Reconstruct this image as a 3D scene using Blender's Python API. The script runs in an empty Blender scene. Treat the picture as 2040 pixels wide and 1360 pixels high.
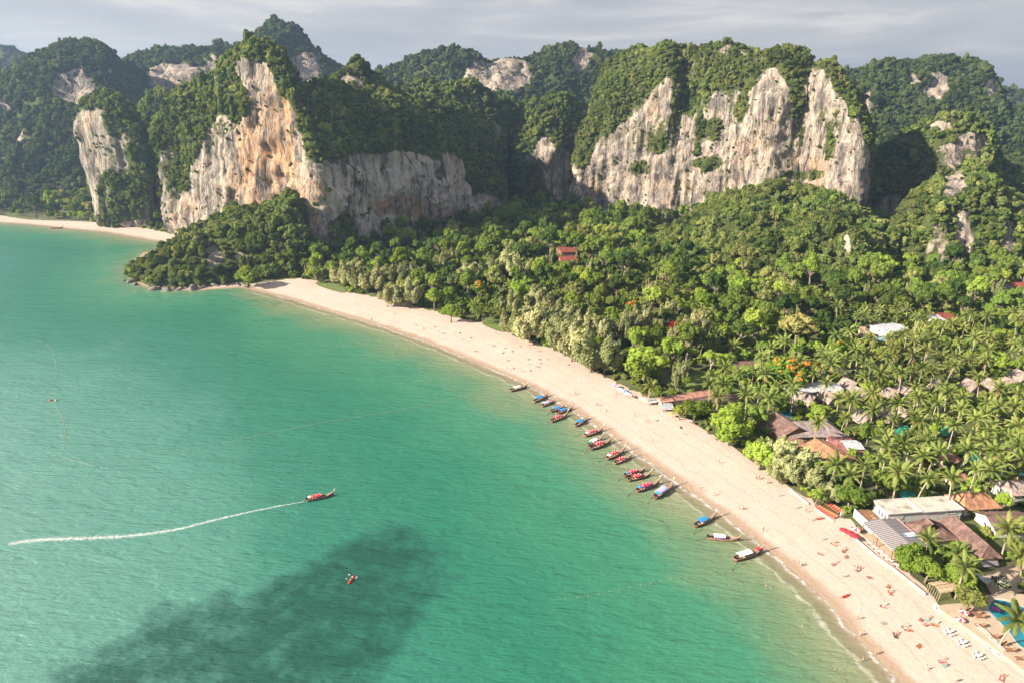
import bpy, bmesh, math, random
import numpy as np
from mathutils import Vector, Matrix, Euler
R_ = random.Random(7)
rng = np.random.default_rng(11)
SC = bpy.context.scene
COL = SC.collection
PI = math.pi
rad = math.radians

# ---------------------------------------------------------------- camera, sky, sun, exposure
CH = 130.0                                   # drone height above the sea
FPX = 1360.0
PITCH = math.atan(480.0 / 1360.0)
cam = bpy.data.cameras.new('camera'); camo = bpy.data.objects.new('camera', cam); COL.objects.link(camo)
cam.sensor_width = 36; cam.lens = 24.0; cam.clip_end = 20000; cam.clip_start = 0.5
camo.location = (0, 0, CH); camo.rotation_euler = (PI / 2 - PITCH, 0, 0)
SC.camera = camo

SUN_EL = 29.0
SUN_DIR = (-math.cos(rad(17)), -math.sin(rad(17)))          # horizontal direction towards the sun (left, a little behind)
sun = bpy.data.lights.new('sun', 'SUN'); suno = bpy.data.objects.new('sun', sun); COL.objects.link(suno)
sun.energy = 5.0; sun.angle = rad(0.9); sun.color = (1.0, 0.87, 0.70)
sv = Vector((SUN_DIR[0] * math.cos(rad(SUN_EL)), SUN_DIR[1] * math.cos(rad(SUN_EL)), math.sin(rad(SUN_EL))))
suno.rotation_euler = sv.to_track_quat('Z', 'Y').to_euler()

W = bpy.data.worlds.new('World'); SC.world = W; W.use_nodes = True
nt = W.node_tree; nt.nodes.clear()
def N(t, kind, **kw):
    n = t.nodes.new(kind)
    for k, v in kw.items():
        if k.startswith('i_'):
            n.inputs[k[2:].replace('_', ' ')].default_value = v
        else: setattr(n, k, v)
    return n
out = N(nt, 'ShaderNodeOutputWorld'); bg = N(nt, 'ShaderNodeBackground'); bg.inputs['Strength'].default_value = 0.095
sky = N(nt, 'ShaderNodeTexSky', sky_type='NISHITA', sun_disc=False, sun_elevation=rad(SUN_EL),
        sun_rotation=math.atan2(SUN_DIR[0], SUN_DIR[1]), air_density=1.3, dust_density=2.0)
tc = N(nt, 'ShaderNodeTexCoord')
mp = N(nt, 'ShaderNodeMapping'); mp.inputs['Scale'].default_value = (1.0, 1.0, 7.0); mp.inputs['Rotation'].default_value = (0.05, 0.04, 0.3)
cn = N(nt, 'ShaderNodeTexNoise'); cn.inputs['Scale'].default_value = 2.6; cn.inputs['Detail'].default_value = 9; cn.inputs['Roughness'].default_value = 0.6
cn.inputs['Distortion'].default_value = 0.4
cr = N(nt, 'ShaderNodeValToRGB')
for e, (p, c) in zip(cr.color_ramp.elements, ((0.40, (1.50, 1.45, 1.60, 1)), (0.64, (2.75, 2.50, 2.42, 1)))):
    e.position = p; e.color = c
e = cr.color_ramp.elements.new(0.52); e.color = (1.86, 1.76, 1.84, 1)
mx = N(nt, 'ShaderNodeMixRGB'); mx.inputs['Fac'].default_value = 0.90
nt.links.new(tc.outputs['Generated'], mp.inputs['Vector']); nt.links.new(mp.outputs['Vector'], cn.inputs['Vector'])
nt.links.new(cn.outputs['Fac'], cr.inputs['Fac']); nt.links.new(sky.outputs['Color'], mx.inputs['Color1'])
nt.links.new(cr.outputs['Color'], mx.inputs['Color2']); nt.links.new(mx.outputs['Color'], bg.inputs['Color'])
nt.links.new(bg.outputs['Background'], out.inputs['Surface'])
SC.view_settings.view_transform = 'Standard'; SC.view_settings.look = 'None'
SC.view_settings.exposure = 1.70; SC.view_settings.gamma = 1.0; SC.view_settings.use_curve_mapping = False
SC.cycles.use_denoising = True
SC.cycles.max_bounces = 5; SC.cycles.diffuse_bounces = 2; SC.cycles.glossy_bounces = 2
SC.cycles.transmission_bounces = 2; SC.cycles.transparent_max_bounces = 8; SC.cycles.volume_bounces = 0
SC.cycles.use_adaptive_sampling = True; SC.cycles.adaptive_threshold = 0.02
SC.cycles.caustics_reflective = False; SC.cycles.caustics_refractive = False

# ---------------------------------------------------------------- surveying helpers (photo pixel -> place)
_cp, _sp = math.cos(PITCH), math.sin(PITCH)
def raydir(px, py):
    a = (px - 1020) / FPX; b = (680 - py) / FPX
    return (a, _cp + b * _sp, -_sp + b * _cp)
def G(px, py, z=0.0):
    d = raydir(px, py); t = (z - CH) / d[2]
    return (t * d[0], t * d[1], z)
def PY(px, py, Y):
    d = raydir(px, py); t = Y / d[1]
    return (t * d[0], Y, CH + t * d[2])
def BX(px, Y, z=0.0):
    """the point of ground at distance Y seen in column px"""
    zc = Y * _cp - (z - CH) * _sp
    return ((px - 1020) / FPX * zc, Y, z)
def topix(x, y, z):
    zc = y * _cp - (z - CH) * _sp
    yc = y * _sp + (z - CH) * _cp
    return 1020 + FPX * x / zc, 680 - FPX * yc / zc

def tag(o, label=None, cat=None, group=None, kind=None):
    if label: o['label'] = label
    if cat: o['category'] = cat
    if group: o['group'] = group
    if kind: o['kind'] = kind
    return o
def empty(name, loc, rz=0.0, label=None, cat=None, group=None, scale=None):
    o = bpy.data.objects.new(name, None); COL.objects.link(o); o.location = loc; o.rotation_euler = (0, 0, rz)
    o.empty_display_size = 0.3
    if scale: o.scale = (scale,) * 3
    return tag(o, label, cat, group)
def link(name, me, parent=None, loc=None, rot=None, scale=None):
    o = bpy.data.objects.new(name, me); COL.objects.link(o)
    if parent is not None: o.parent = parent
    if loc is not None: o.location = loc
    if rot is not None: o.rotation_euler = rot
    if scale is not None: o.scale = scale if hasattr(scale, '__len__') else (scale,) * 3
    return o
def nmesh(name, verts, faces, mats=(), smooth=False, mi=None):
    """mesh from numpy arrays; faces (n,3) or (n,4) or a python list of tuples"""
    me = bpy.data.meshes.new(name)
    if isinstance(faces, np.ndarray):
        k = faces.shape[1]; nf = len(faces)
        me.vertices.add(len(verts)); me.vertices.foreach_set('co', np.ascontiguousarray(verts, dtype=np.float32).ravel())
        me.loops.add(nf * k); me.loops.foreach_set('vertex_index', faces.astype(np.int32).ravel())
        me.polygons.add(nf); me.polygons.foreach_set('loop_start', np.arange(0, nf * k, k, dtype=np.int32))
        if mi is not None: me.polygons.foreach_set('material_index', np.asarray(mi, dtype=np.int32))
        me.update(calc_edges=True)
    else:
        me.from_pydata([tuple(v) for v in verts], [], faces)
        if mi is not None: me.polygons.foreach_set('material_index', np.asarray(mi, dtype=np.int32))
        me.update()
    if smooth: me.polygons.foreach_set('use_smooth', np.ones(len(me.polygons), dtype=bool))
    for m in mats: me.materials.append(m)
    return me
def fattr(me, name, vals):
    a = me.attributes.new(name, 'FLOAT', 'POINT'); a.data.foreach_set('value', np.ascontiguousarray(vals, dtype=np.float32))

class MB:
    """collects boxes, bars, prisms into one mesh"""
    def __init__(s): s.v = []; s.f = []; s.m = []
    def add(s, vs, fs, m=0):
        o = len(s.v); s.v += [tuple(v) for v in vs]; s.f += [tuple(o + i for i in f) for f in fs]; s.m += [m] * len(fs); return s
    def box(s, c, d, rz=0, m=0, taper=1.0):
        x, y, z = c; a, b, h = d[0] / 2, d[1] / 2, d[2] / 2; cs, sn = math.cos(rz), math.sin(rz); vs = []
        for k, t in ((-1, 1), (1, taper)):
            for i, j in ((-1, -1), (1, -1), (1, 1), (-1, 1)):
                u, w = i * a * t, j * b * t; vs.append((x + u * cs - w * sn, y + u * sn + w * cs, z + k * h))
        return s.add(vs, [(3, 2, 1, 0), (4, 5, 6, 7), (0, 1, 5, 4), (1, 2, 6, 5), (2, 3, 7, 6), (3, 0, 4, 7)], m)
    def tube(s, pts, rs, n=6, m=0, cap=True):
        pts = [Vector(p) for p in pts]; rings = []
        if not hasattr(rs, '__len__'): rs = [rs] * len(pts)
        vs = []
        for i, p in enumerate(pts):
            d = (pts[min(i + 1, len(pts) - 1)] - pts[max(i - 1, 0)])
            d = d.normalized() if d.length > 1e-9 else Vector((0, 0, 1))
            a = d.cross(Vector((0, 0, 1)) if abs(d.z) < 0.9 else Vector((1, 0, 0))).normalized(); b = d.cross(a)
            for k in range(n):
                t = 2 * PI * k / n; vs.append(p + (a * math.cos(t) + b * math.sin(t)) * rs[i])
        fs = []
        for i in range(len(pts) - 1):
            for k in range(n):
                fs.append((i * n + k, (i + 1) * n + k, (i + 1) * n + (k + 1) % n, i * n + (k + 1) % n))
        if cap: fs += [tuple(range(n)), tuple(reversed(range((len(pts) - 1) * n, len(pts) * n)))]
        return s.add(vs, fs, m)
    def ball(s, c, r, m=0, n=8, k=5):
        r = r if hasattr(r, '__len__') else (r, r, r); vs = [(c[0], c[1], c[2] - r[2])]
        for i in range(1, k):
            t = -PI / 2 + PI * i / k
            for j in range(n):
                a = 2 * PI * j / n; vs.append((c[0] + r[0] * math.cos(t) * math.cos(a), c[1] + r[1] * math.cos(t) * math.sin(a), c[2] + r[2] * math.sin(t)))
        vs.append((c[0], c[1], c[2] + r[2])); L = len(vs) - 1; fs = []
        for j in range(n):
            fs.append((0, 1 + (j + 1) % n, 1 + j)); fs.append((L, L - n + j, L - n + (j + 1) % n))
            for i in range(k - 2):
                a = 1 + i * n; fs.append((a + j, a + (j + 1) % n, a + n + (j + 1) % n, a + n + j))
        return s.add(vs, fs, m)
    def mesh(s, name, mats, smooth=False):
        return nmesh(name, s.v, s.f, mats if hasattr(mats, '__len__') else [mats], smooth, s.m)
    def build(s, name, mats, parent=None, smooth=False, **kw):
        return link(name, s.mesh(name, mats, smooth), parent, **kw)

# ---------------------------------------------------------------- numpy gradient noise
def _h(ix, iy, iz, s):
    n = (ix.astype(np.int64) * 374761393 + iy.astype(np.int64) * 668265263 + iz.astype(np.int64) * 2147483647 + s * 974711) & 0xffffffff
    n = ((n ^ (n >> 13)) * 1274126177) & 0xffffffff
    n = ((n ^ (n >> 16)) * 2246822519) & 0xffffffff
    return ((n ^ (n >> 15)) & 0xffff) / 32767.5 - 1.0
def vnoise(x, y, z, s=0):
    x0, y0, z0 = np.floor(x), np.floor(y), np.floor(z); fx, fy, fz = x - x0, y - y0, z - z0
    ux, uy, uz = fx * fx * fx * (fx * (fx * 6 - 15) + 10), fy * fy * fy * (fy * (fy * 6 - 15) + 10), fz * fz * fz * (fz * (fz * 6 - 15) + 10)
    r = 0
    for i in (0, 1):
        for j in (0, 1):
            for k in (0, 1):
                w = (ux if i else 1 - ux) * (uy if j else 1 - uy) * (uz if k else 1 - uz)
                r = r + w * _h(x0 + i, y0 + j, z0 + k, s)
    return r
def fbm(P, sc, octv=4, s=0, st=(1, 1, 1), gain=0.5):
    a, t, r = 1.0, 0.0, 0
    x, y, z = P[:, 0] / sc * st[0], P[:, 1] / sc * st[1], P[:, 2] / sc * st[2]
    for o in range(octv):
        r = r + a * vnoise(x + 17.3 * o, y - 9.1 * o, z + 3.7 * o, s + o); t += a; a *= gain; x, y, z = x * 2.03, y * 2.03, z * 2.03
    return r / t
def ridged(P, sc, octv=3, s=0, st=(1, 1, 1)):
    a, t, r = 1.0, 0.0, 0
    x, y, z = P[:, 0] / sc * st[0], P[:, 1] / sc * st[1], P[:, 2] / sc * st[2]
    for o in range(octv):
        r = r + a * (1 - 2 * np.abs(vnoise(x + 7.3 * o, y - 5.1 * o, z + 1.7 * o, s + o))); t += a; a *= 0.5; x, y, z = x * 2.1, y * 2.1, z * 2.1
    return r / t

# ---------------------------------------------------------------- materials
MATS = {}
def mat(name, col=(0.5, 0.5, 0.5), rough=0.8, var=0.0, vsc=1.0, bump=0.0, bsc=10.0, metal=0.0, spec=0.3, rnd=0.0, dirt=None):
    """procedural principled: base colour with noise variation, fine relief, per-object variation"""
    m = bpy.data.materials.new(name); m.use_nodes = True; t = m.node_tree; b = t.nodes['Principled BSDF']
    b.inputs['Roughness'].default_value = rough; b.inputs['Metallic'].default_value = metal
    b.inputs['Specular IOR Level'].default_value = spec
    tcn = N(t, 'ShaderNodeTexCoord')
    n = N(t, 'ShaderNodeTexNoise'); n.inputs['Scale'].default_value = vsc; n.inputs['Detail'].default_value = 4
    t.links.new(tcn.outputs['Object'], n.inputs['Vector'])
    hs = N(t, 'ShaderNodeHueSaturation'); hs.inputs['Color'].default_value = (*col, 1)
    mr = N(t, 'ShaderNodeMapRange'); mr.inputs['From Min'].default_value = 0.3; mr.inputs['From Max'].default_value = 0.7
    mr.inputs['To Min'].default_value = 1 - var; mr.inputs['To Max'].default_value = 1 + var
    t.links.new(n.outputs['Fac'], mr.inputs['Value'])
    last = mr.outputs['Result']
    if rnd:
        oi = N(t, 'ShaderNodeObjectInfo'); m2 = N(t, 'ShaderNodeMapRange'); m2.inputs['To Min'].default_value = 1 - rnd; m2.inputs['To Max'].default_value = 1 + rnd
        mm = N(t, 'ShaderNodeMath', operation='MULTIPLY')
        t.links.new(oi.outputs['Random'], m2.inputs['Value']); t.links.new(m2.outputs['Result'], mm.inputs[0]); t.links.new(last, mm.inputs[1]); last = mm.outputs[0]
    t.links.new(last, hs.inputs['Value']); c = hs.outputs['Color']
    if dirt:
        n2 = N(t, 'ShaderNodeTexNoise'); n2.inputs['Scale'].default_value = dirt[1]; n2.inputs['Detail'].default_value = 6
        t.links.new(tcn.outputs['Object'], n2.inputs['Vector'])
        rr = N(t, 'ShaderNodeMapRange'); rr.inputs['From Min'].default_value = 0.52; rr.inputs['From Max'].default_value = 0.66; rr.inputs['To Max'].default_value = dirt[2]
        t.links.new(n2.outputs['Fac'], rr.inputs['Value'])
        mi = N(t, 'ShaderNodeMixRGB'); mi.inputs['Color2'].default_value = (*dirt[0], 1)
        t.links.new(rr.outputs['Result'], mi.inputs['Fac']); t.links.new(c, mi.inputs['Color1']); c = mi.outputs['Color']
    t.links.new(c, b.inputs['Base Color'])
    if bump:
        n3 = N(t, 'ShaderNodeTexNoise'); n3.inputs['Scale'].default_value = bsc; n3.inputs['Detail'].default_value = 5
        t.links.new(tcn.outputs['Object'], n3.inputs['Vector'])
        bp = N(t, 'ShaderNodeBump'); bp.inputs['Strength'].default_value = 1; bp.inputs['Distance'].default_value = bump
        t.links.new(n3.outputs['Fac'], bp.inputs['Height']); t.links.new(bp.outputs['Normal'], b.inputs['Normal'])
    MATS[name] = m
    return m

# ================================================================ LARGE STRUCTURE
# ---- coast line (water's edge) and line where the sand ends and the plants start, surveyed points
def poly(pts): return np.array([G(*p)[:2] for p in pts])
COAST = [(-400, 446), (0, 443), (60, 447), (130, 455), (200, 461), (260, 471), (310, 480), (348, 484), (330, 492), (285, 505), (264, 522), (256, 545),
         (272, 566), (300, 574), (345, 579), (400, 578), (440, 575), (480, 573), (530, 583), (580, 596), (640, 615), (700, 632), (760, 650), (820, 670), (880, 692), (940, 718), (1000, 742), (1053, 766), (1094, 788),
         (1143, 816), (1176, 837), (1230, 872), (1275, 905), (1320, 937), (1360, 966), (1428, 1015), (1461, 1040), (1516, 1080), (1543, 1104), (1588, 1142), (1646, 1194), (1700, 1258), (1745, 1305), (1790, 1352), (1860, 1420), (1960, 1520)]
coast = poly(COAST)
BACKSAND = [(-400, 435), (0, 433), (60, 440), (130, 443), (200, 447), (260, 454), (300, 460), (345, 470), (400, 500), (485, 569), (520, 566), (600, 559), (640, 566),
            (680, 585), (720, 592), (800, 606), (850, 622), (900, 637), (960, 650), (1000, 665), (1040, 680), (1080, 692), (1130, 715), (1180, 745), (1220, 763), (1260, 783),
            (1300, 803), (1330, 823), (1370, 842), (1400, 862), (1450, 890), (1500, 930), (1560, 970), (1600, 997), (1640, 1022), (1700, 1052), (1720, 1085),
            (1780, 1130), (1840, 1178), (1862, 1205), (1890, 1222), (1940, 1262), (1990, 1300), (2060, 1350), (2200, 1450)]
backs = poly(BACKSAND)
def seg_dist(P, L):
    best = np.full(len(P), 1e9)
    for a, b in zip(L[:-1], L[1:]):
        ab = b - a; t = np.clip(((P - a) @ ab) / (ab @ ab), 0, 1); q = a + t[:, None] * ab
        best = np.minimum(best, np.hypot(P[:, 0] - q[:, 0], P[:, 1] - q[:, 1]))
    return best
def inside(P, poly_):
    r = np.zeros(len(P), bool); n = len(poly_)
    for i in range(n):
        a, b = poly_[i], poly_[(i + 1) % n]
        if a[1] == b[1]: continue
        c = ((a[1] > P[:, 1]) != (b[1] > P[:, 1])) & (P[:, 0] < (b[0] - a[0]) * (P[:, 1] - a[1]) / (b[1] - a[1]) + a[0]); r ^= c
    return r
FAR = np.array([[700.0, 40.0], [4000, -500], [4000, 5500], [-4000, 5500], [-4000, 900]])
LANDP = np.vstack([coast, FAR]); VEGP = np.vstack([backs, FAR])
def smoothstep(a, b, x):
    t = np.clip((x - a) / (b - a), 0, 1); return t * t * (3 - 2 * t)
def coast_sd(P):
    d = seg_dist(P, coast); return np.where(inside(P, LANDP), d, -d)
def ground_z(P):
    sd = coast_sd(P)
    z = np.where(sd < 0, sd * 0.05, np.minimum(sd, 30) * 0.062) + 0.5 * smoothstep(28, 60, sd)
    n = fbm(np.c_[P, np.zeros(len(P))], 14, 3, 5) * 0.22 * smoothstep(2, 15, sd)
    return np.maximum(z, -6) + n, sd
def grid(x0, x1, y0, y1, st):
    xs = np.arange(x0, x1 + st / 2, st); ys = np.arange(y0, y1 + st / 2, st)
    X, Y = np.meshgrid(xs, ys); nx, ny = len(xs), len(ys)
    P = np.c_[X.ravel(), Y.ravel()]; i = np.arange((ny - 1) * nx).reshape(ny - 1, nx)[:, :-1].ravel()
    return P, np.c_[i, i + 1, i + nx + 1, i + nx]

# ---- sand and ground: one continuous sheet, split where the plants start
m_sand = bpy.data.materials.new('sand'); m_sand.use_nodes = True; t = m_sand.node_tree; b = t.nodes['Principled BSDF']
geo = N(t, 'ShaderNodeNewGeometry'); at = N(t, 'ShaderNodeAttribute', attribute_name='shore')
n1 = N(t, 'ShaderNodeTexNoise'); n1.inputs['Scale'].default_value = 0.09; n1.inputs['Detail'].default_value = 8; n1.inputs['Roughness'].default_value = 0.65
t.links.new(geo.outputs['Position'], n1.inputs['Vector'])
n2 = N(t, 'ShaderNodeTexNoise'); n2.inputs['Scale'].default_value = 0.8; n2.inputs['Detail'].default_value = 8; n2.inputs['Roughness'].default_value = 0.7
t.links.new(geo.outputs['Position'], n2.inputs['Vector'])
dry = N(t, 'ShaderNodeMixRGB'); dry.inputs['Color1'].default_value = (0.375, 0.29, 0.245, 1); dry.inputs['Color2'].default_value = (0.465, 0.375, 0.33, 1)
t.links.new(n1.outputs['Fac'], dry.inputs['Fac'])
dr2 = N(t, 'ShaderNodeMixRGB', blend_type='MULTIPLY'); dr2.inputs['Fac'].default_value = 1
rr = N(t, 'ShaderNodeMapRange'); rr.inputs['To Min'].default_value = 0.78; rr.inputs['To Max'].default_value = 1.18
t.links.new(n2.outputs['Fac'], rr.inputs['Value']); t.links.new(dry.outputs['Color'], dr2.inputs['Color1']); t.links.new(rr.outputs['Result'], dr2.inputs['Color2'])
ad = N(t, 'ShaderNodeMath', operation='MULTIPLY_ADD'); ad.inputs[1].default_value = 6.0; t.links.new(n1.outputs['Fac'], ad.inputs[0]); t.links.new(at.outputs['Fac'], ad.inputs[2])
wet = N(t, 'ShaderNodeMapRange'); wet.inputs['From Min'].default_value = 4.6; wet.inputs['From Max'].default_value = 7.4
t.links.new(ad.outputs[0], wet.inputs['Value'])
wm = N(t, 'ShaderNodeMixRGB'); wm.inputs['Color1'].default_value = (0.29, 0.215, 0.155, 1)
# tide lines of weed and coarse sand running along the shore
tn = N(t, 'ShaderNodeMath', operation='MULTIPLY_ADD'); tn.inputs[1].default_value = 7.0; t.links.new(n1.outputs['Fac'], tn.inputs[0]); t.links.new(at.outputs['Fac'], tn.inputs[2])
tw = N(t, 'ShaderNodeMath', operation='PINGPONG'); tw.inputs[1].default_value = 3.1; t.links.new(tn.outputs[0], tw.inputs[0])
tm = N(t, 'ShaderNodeMapRange'); tm.inputs['From Min'].default_value = 0.0; tm.inputs['From Max'].default_value = 0.55; tm.inputs['To Min'].default_value = 0.86; t.links.new(tw.outputs[0], tm.inputs['Value'])
dr3 = N(t, 'ShaderNodeMixRGB', blend_type='MULTIPLY'); dr3.inputs['Fac'].default_value = 1; t.links.new(dr2.outputs['Color'], dr3.inputs['Color1']); t.links.new(tm.outputs['Result'], dr3.inputs['Color2']); dr2 = dr3
t.links.new(wet.outputs['Result'], wm.inputs['Fac']); t.links.new(dr2.outputs['Color'], wm.inputs['Color2'])
t.links.new(wm.outputs['Color'], b.inputs['Base Color'])
rg = N(t, 'ShaderNodeMapRange'); rg.inputs['To Min'].default_value = 0.45; rg.inputs['To Max'].default_value = 0.95
t.links.new(wet.outputs['Result'], rg.inputs['Value']); t.links.new(rg.outputs['Result'], b.inputs['Roughness'])
b.inputs['Specular IOR Level'].default_value = 0.25
bp = N(t, 'ShaderNodeBump'); bp.inputs['Distance'].default_value = 0.25; t.links.new(n2.outputs['Fac'], bp.inputs['Height']); t.links.new(bp.outputs['Normal'], b.inputs['Normal'])

m_soil = mat('forest_soil', (0.075, 0.085, 0.032), 0.95, 0.4, 0.12, 0.2, 1.2, dirt=((0.06, 0.09, 0.022), 0.15, 0.95))
P, Fq = grid(-640, 640, 90, 1000, 2.5)
_d = seg_dist(P, backs); _near = np.where(_d < 1.9)[0]
for a, b_ in zip(backs[:-1], backs[1:]):          # let the edge of the sand follow its line instead of the grid
    ab = b_ - a; Q = P[_near]; tt = np.clip(((Q - a) @ ab) / (ab @ ab), 0, 1); q = a + tt[:, None] * ab; dd = np.hypot(*(Q - q).T)
    hit = dd < _d[_near] + 1e-6; hit &= dd < 1.3; P[_near[hit]] = q[hit]
gz, gsd = ground_z(P); vegin = inside(P, VEGP)
V3 = np.c_[P, gz]
cen = P[Fq].mean(1); cin = inside(cen, VEGP); csd = gsd[Fq].max(1)
def sub(V, Fs, extra):
    u, inv = np.unique(Fs, return_inverse=True); return V[u], inv.reshape(Fs.shape), extra[u]
v, f, s = sub(V3, Fq[(~cin) & (csd > -60)], gsd); me = nmesh('beach', v, f, [m_sand], True); fattr(me, 'shore', s)
beach = tag(link('beach', me), 'pale sand beach curving along the bay', kind='structure')
v, f, s = sub(V3, Fq[cin], gsd); me = nmesh('ground', v, f, [m_soil], True)
ground = tag(link('ground', me), 'soil and undergrowth under the trees behind the beach', kind='structure')
# the land beyond, as far as the horizon
far_mb = MB()
for (x0, x1, y0, y1) in ((-4000, -640, 1000, 5500), (-640, 640, 1000, 5500), (640, 4000, -500, 5500), (-4000, -640, 850, 1000)):
    far_mb.add([(x0, y0, 2.2), (x1, y0, 2.2), (x1, y1, 2.2), (x0, y1, 2.2)], [(0, 1, 2, 3)])
tag(far_mb.build('terrain', m_soil), 'flat land behind the limestone hills', kind='structure')

# ---- water
m_wat = bpy.data.materials.new('sea_water'); m_wat.use_nodes = True; t = m_wat.node_tree; b = t.nodes['Principled BSDF']; L = t.links
geo = N(t, 'ShaderNodeNewGeometry'); at = N(t, 'ShaderNodeAttribute', attribute_name='off'); rf = N(t, 'ShaderNodeAttribute', attribute_name='reef')
n1 = N(t, 'ShaderNodeTexNoise'); n1.inputs['Scale'].default_value = 0.03; n1.inputs['Detail'].default_value = 5
L.new(geo.outputs['Position'], n1.inputs['Vector'])
ad = N(t, 'ShaderNodeMath', operation='MULTIPLY_ADD'); ad.inputs[1].default_value = 46.0; ad.inputs[2].default_value = -23.0; L.new(n1.outputs['Fac'], ad.inputs[0])
mk = N(t, 'ShaderNodeMapRange'); mk.inputs['From Max'].default_value = 30; L.new(at.outputs['Fac'], mk.inputs['Value'])
ml = N(t, 'ShaderNodeMath', operation='MULTIPLY'); L.new(ad.outputs[0], ml.inputs[0]); L.new(mk.outputs['Result'], ml.inputs[1])
sm = N(t, 'ShaderNodeMath', operation='ADD'); L.new(ml.outputs[0], sm.inputs[0]); L.new(at.outputs['Fac'], sm.inputs[1])
dv = N(t, 'ShaderNodeMath', operation='DIVIDE'); dv.inputs[1].default_value = 260.0; L.new(sm.outputs[0], dv.inputs[0])
cr = N(t, 'ShaderNodeValToRGB'); els = cr.color_ramp.elements
els[0].position = 0.0; els[0].color = (0.25, 0.225, 0.14, 1); els[1].position = 1.0; els[1].color = (0.11, 0.23, 0.20, 1)  # offshore end paled: sky glare on the sea put into its colour
for p, c in ((0.66, (0.062, 0.185, 0.150, 1)), (0.023, (0.18, 0.205, 0.118, 1)), (0.065, (0.105, 0.175, 0.098, 1)), (0.14, (0.038, 0.165, 0.098, 1)), (0.31, (0.018, 0.130, 0.086, 1)), (0.48, (0.026, 0.138, 0.100, 1))):
    e = els.new(p); e.color = c
L.new(dv.outputs[0], cr.inputs['Fac'])
# reef and seagrass below
n4 = N(t, 'ShaderNodeTexNoise'); n4.inputs['Scale'].default_value = 0.13; n4.inputs['Detail'].default_value = 9; n4.inputs['Roughness'].default_value = 0.62
L.new(geo.outputs['Position'], n4.inputs['Vector'])
ra = N(t, 'ShaderNodeMath', operation='MULTIPLY_ADD'); ra.inputs[1].default_value = 1.7; L.new(n4.outputs['Fac'], ra.inputs[0]); L.new(rf.outputs['Fac'], ra.inputs[2])
rm = N(t, 'ShaderNodeMapRange'); rm.inputs['From Min'].default_value = 1.02; rm.inputs['From Max'].default_value = 1.70; rm.inputs['To Max'].default_value = 0.84
L.new(ra.outputs[0], rm.inputs['Value'])
mr_ = N(t, 'ShaderNodeMixRGB'); mr_.inputs['Color2'].default_value = (0.008, 0.050, 0.038, 1)
L.new(rm.outputs['Result'], mr_.inputs['Fac']); L.new(cr.outputs['Color'], mr_.inputs['Color1'])
# foam at the water's edge
n5 = N(t, 'ShaderNodeTexNoise'); n5.inputs['Scale'].default_value = 0.5; n5.inputs['Detail'].default_value = 8; n5.inputs['Roughness'].default_value = 0.7
L.new(geo.outputs['Position'], n5.inputs['Vector'])
n6 = N(t, 'ShaderNodeTexNoise'); n6.inputs['Scale'].default_value = 0.035; L.new(geo.outputs['Position'], n6.inputs['Vector'])
n7 = N(t, 'ShaderNodeTexNoise'); n7.inputs['Scale'].default_value = 0.11; n7.inputs['Detail'].default_value = 5; L.new(geo.outputs['Position'], n7.inputs['Vector'])
owob = N(t, 'ShaderNodeMath', operation='MULTIPLY_ADD'); owob.inputs[1].default_value = 7.0; L.new(n7.outputs['Fac'], owob.inputs[0]); L.new(at.outputs['Fac'], owob.inputs[2])
fo = N(t, 'ShaderNodeMath', operation='SUBTRACT'); fo.inputs[1].default_value = 4.6; L.new(owob.outputs[0], fo.inputs[0])
fa = N(t, 'ShaderNodeMath', operation='ABSOLUTE'); L.new(fo.outputs[0], fa.inputs[0])
fo2 = N(t, 'ShaderNodeMath', operation='SUBTRACT'); fo2.inputs[1].default_value = 9.6; L.new(owob.outputs[0], fo2.inputs[0])
fa2 = N(t, 'ShaderNodeMath', operation='ABSOLUTE'); L.new(fo2.outputs[0], fa2.inputs[0]); fa3 = N(t, 'ShaderNodeMath', operation='ADD'); fa3.inputs[1].default_value = 0.72; L.new(fa2.outputs[0], fa3.inputs[0])
fmn = N(t, 'ShaderNodeMath', operation='MINIMUM'); L.new(fa.outputs[0], fmn.inputs[0]); L.new(fa3.outputs[0], fmn.inputs[1]); fa = fmn
fm = N(t, 'ShaderNodeMapRange'); fm.inputs['From Min'].default_value = 0.3; fm.inputs['From Max'].default_value = 1.5; fm.inputs['To Min'].default_value = 1; fm.inputs['To Max'].default_value = 0
L.new(fa.outputs[0], fm.inputs['Value'])
f2 = N(t, 'ShaderNodeMapRange'); f2.inputs['From Min'].default_value = 0.30; f2.inputs['From Max'].default_value = 0.58; L.new(n5.outputs['Fac'], f2.inputs['Value'])
f3 = N(t, 'ShaderNodeMapRange'); f3.inputs['From Min'].default_value = 0.24; f3.inputs['From Max'].default_value = 0.42; L.new(n6.outputs['Fac'], f3.inputs['Value'])
x1 = N(t, 'ShaderNodeMath', operation='MULTIPLY'); x2 = N(t, 'ShaderNodeMath', operation='MULTIPLY')
L.new(fm.outputs['Result'], x1.inputs[0]); L.new(f2.outputs['Result'], x1.inputs[1]); L.new(x1.outputs[0], x2.inputs[0]); L.new(f3.outputs['Result'], x2.inputs[1])
fx = N(t, 'ShaderNodeMixRGB'); fx.inputs['Color2'].default_value = (0.50, 0.485, 0.45, 1); L.new(x2.outputs[0], fx.inputs['Fac']); L.new(mr_.outputs['Color'], fx.inputs['Color1'])
L.new(fx.outputs['Color'], b.inputs['Base Color'])
b.inputs['Roughness'].default_value = 0.27; b.inputs['IOR'].default_value = 1.33
al = N(t, 'ShaderNodeMapRange'); al.inputs['From Min'].default_value = -0.5; al.inputs['From Max'].default_value = 7; al.inputs['To Min'].default_value = 0.12
L.new(at.outputs['Fac'], al.inputs['Value'])
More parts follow.
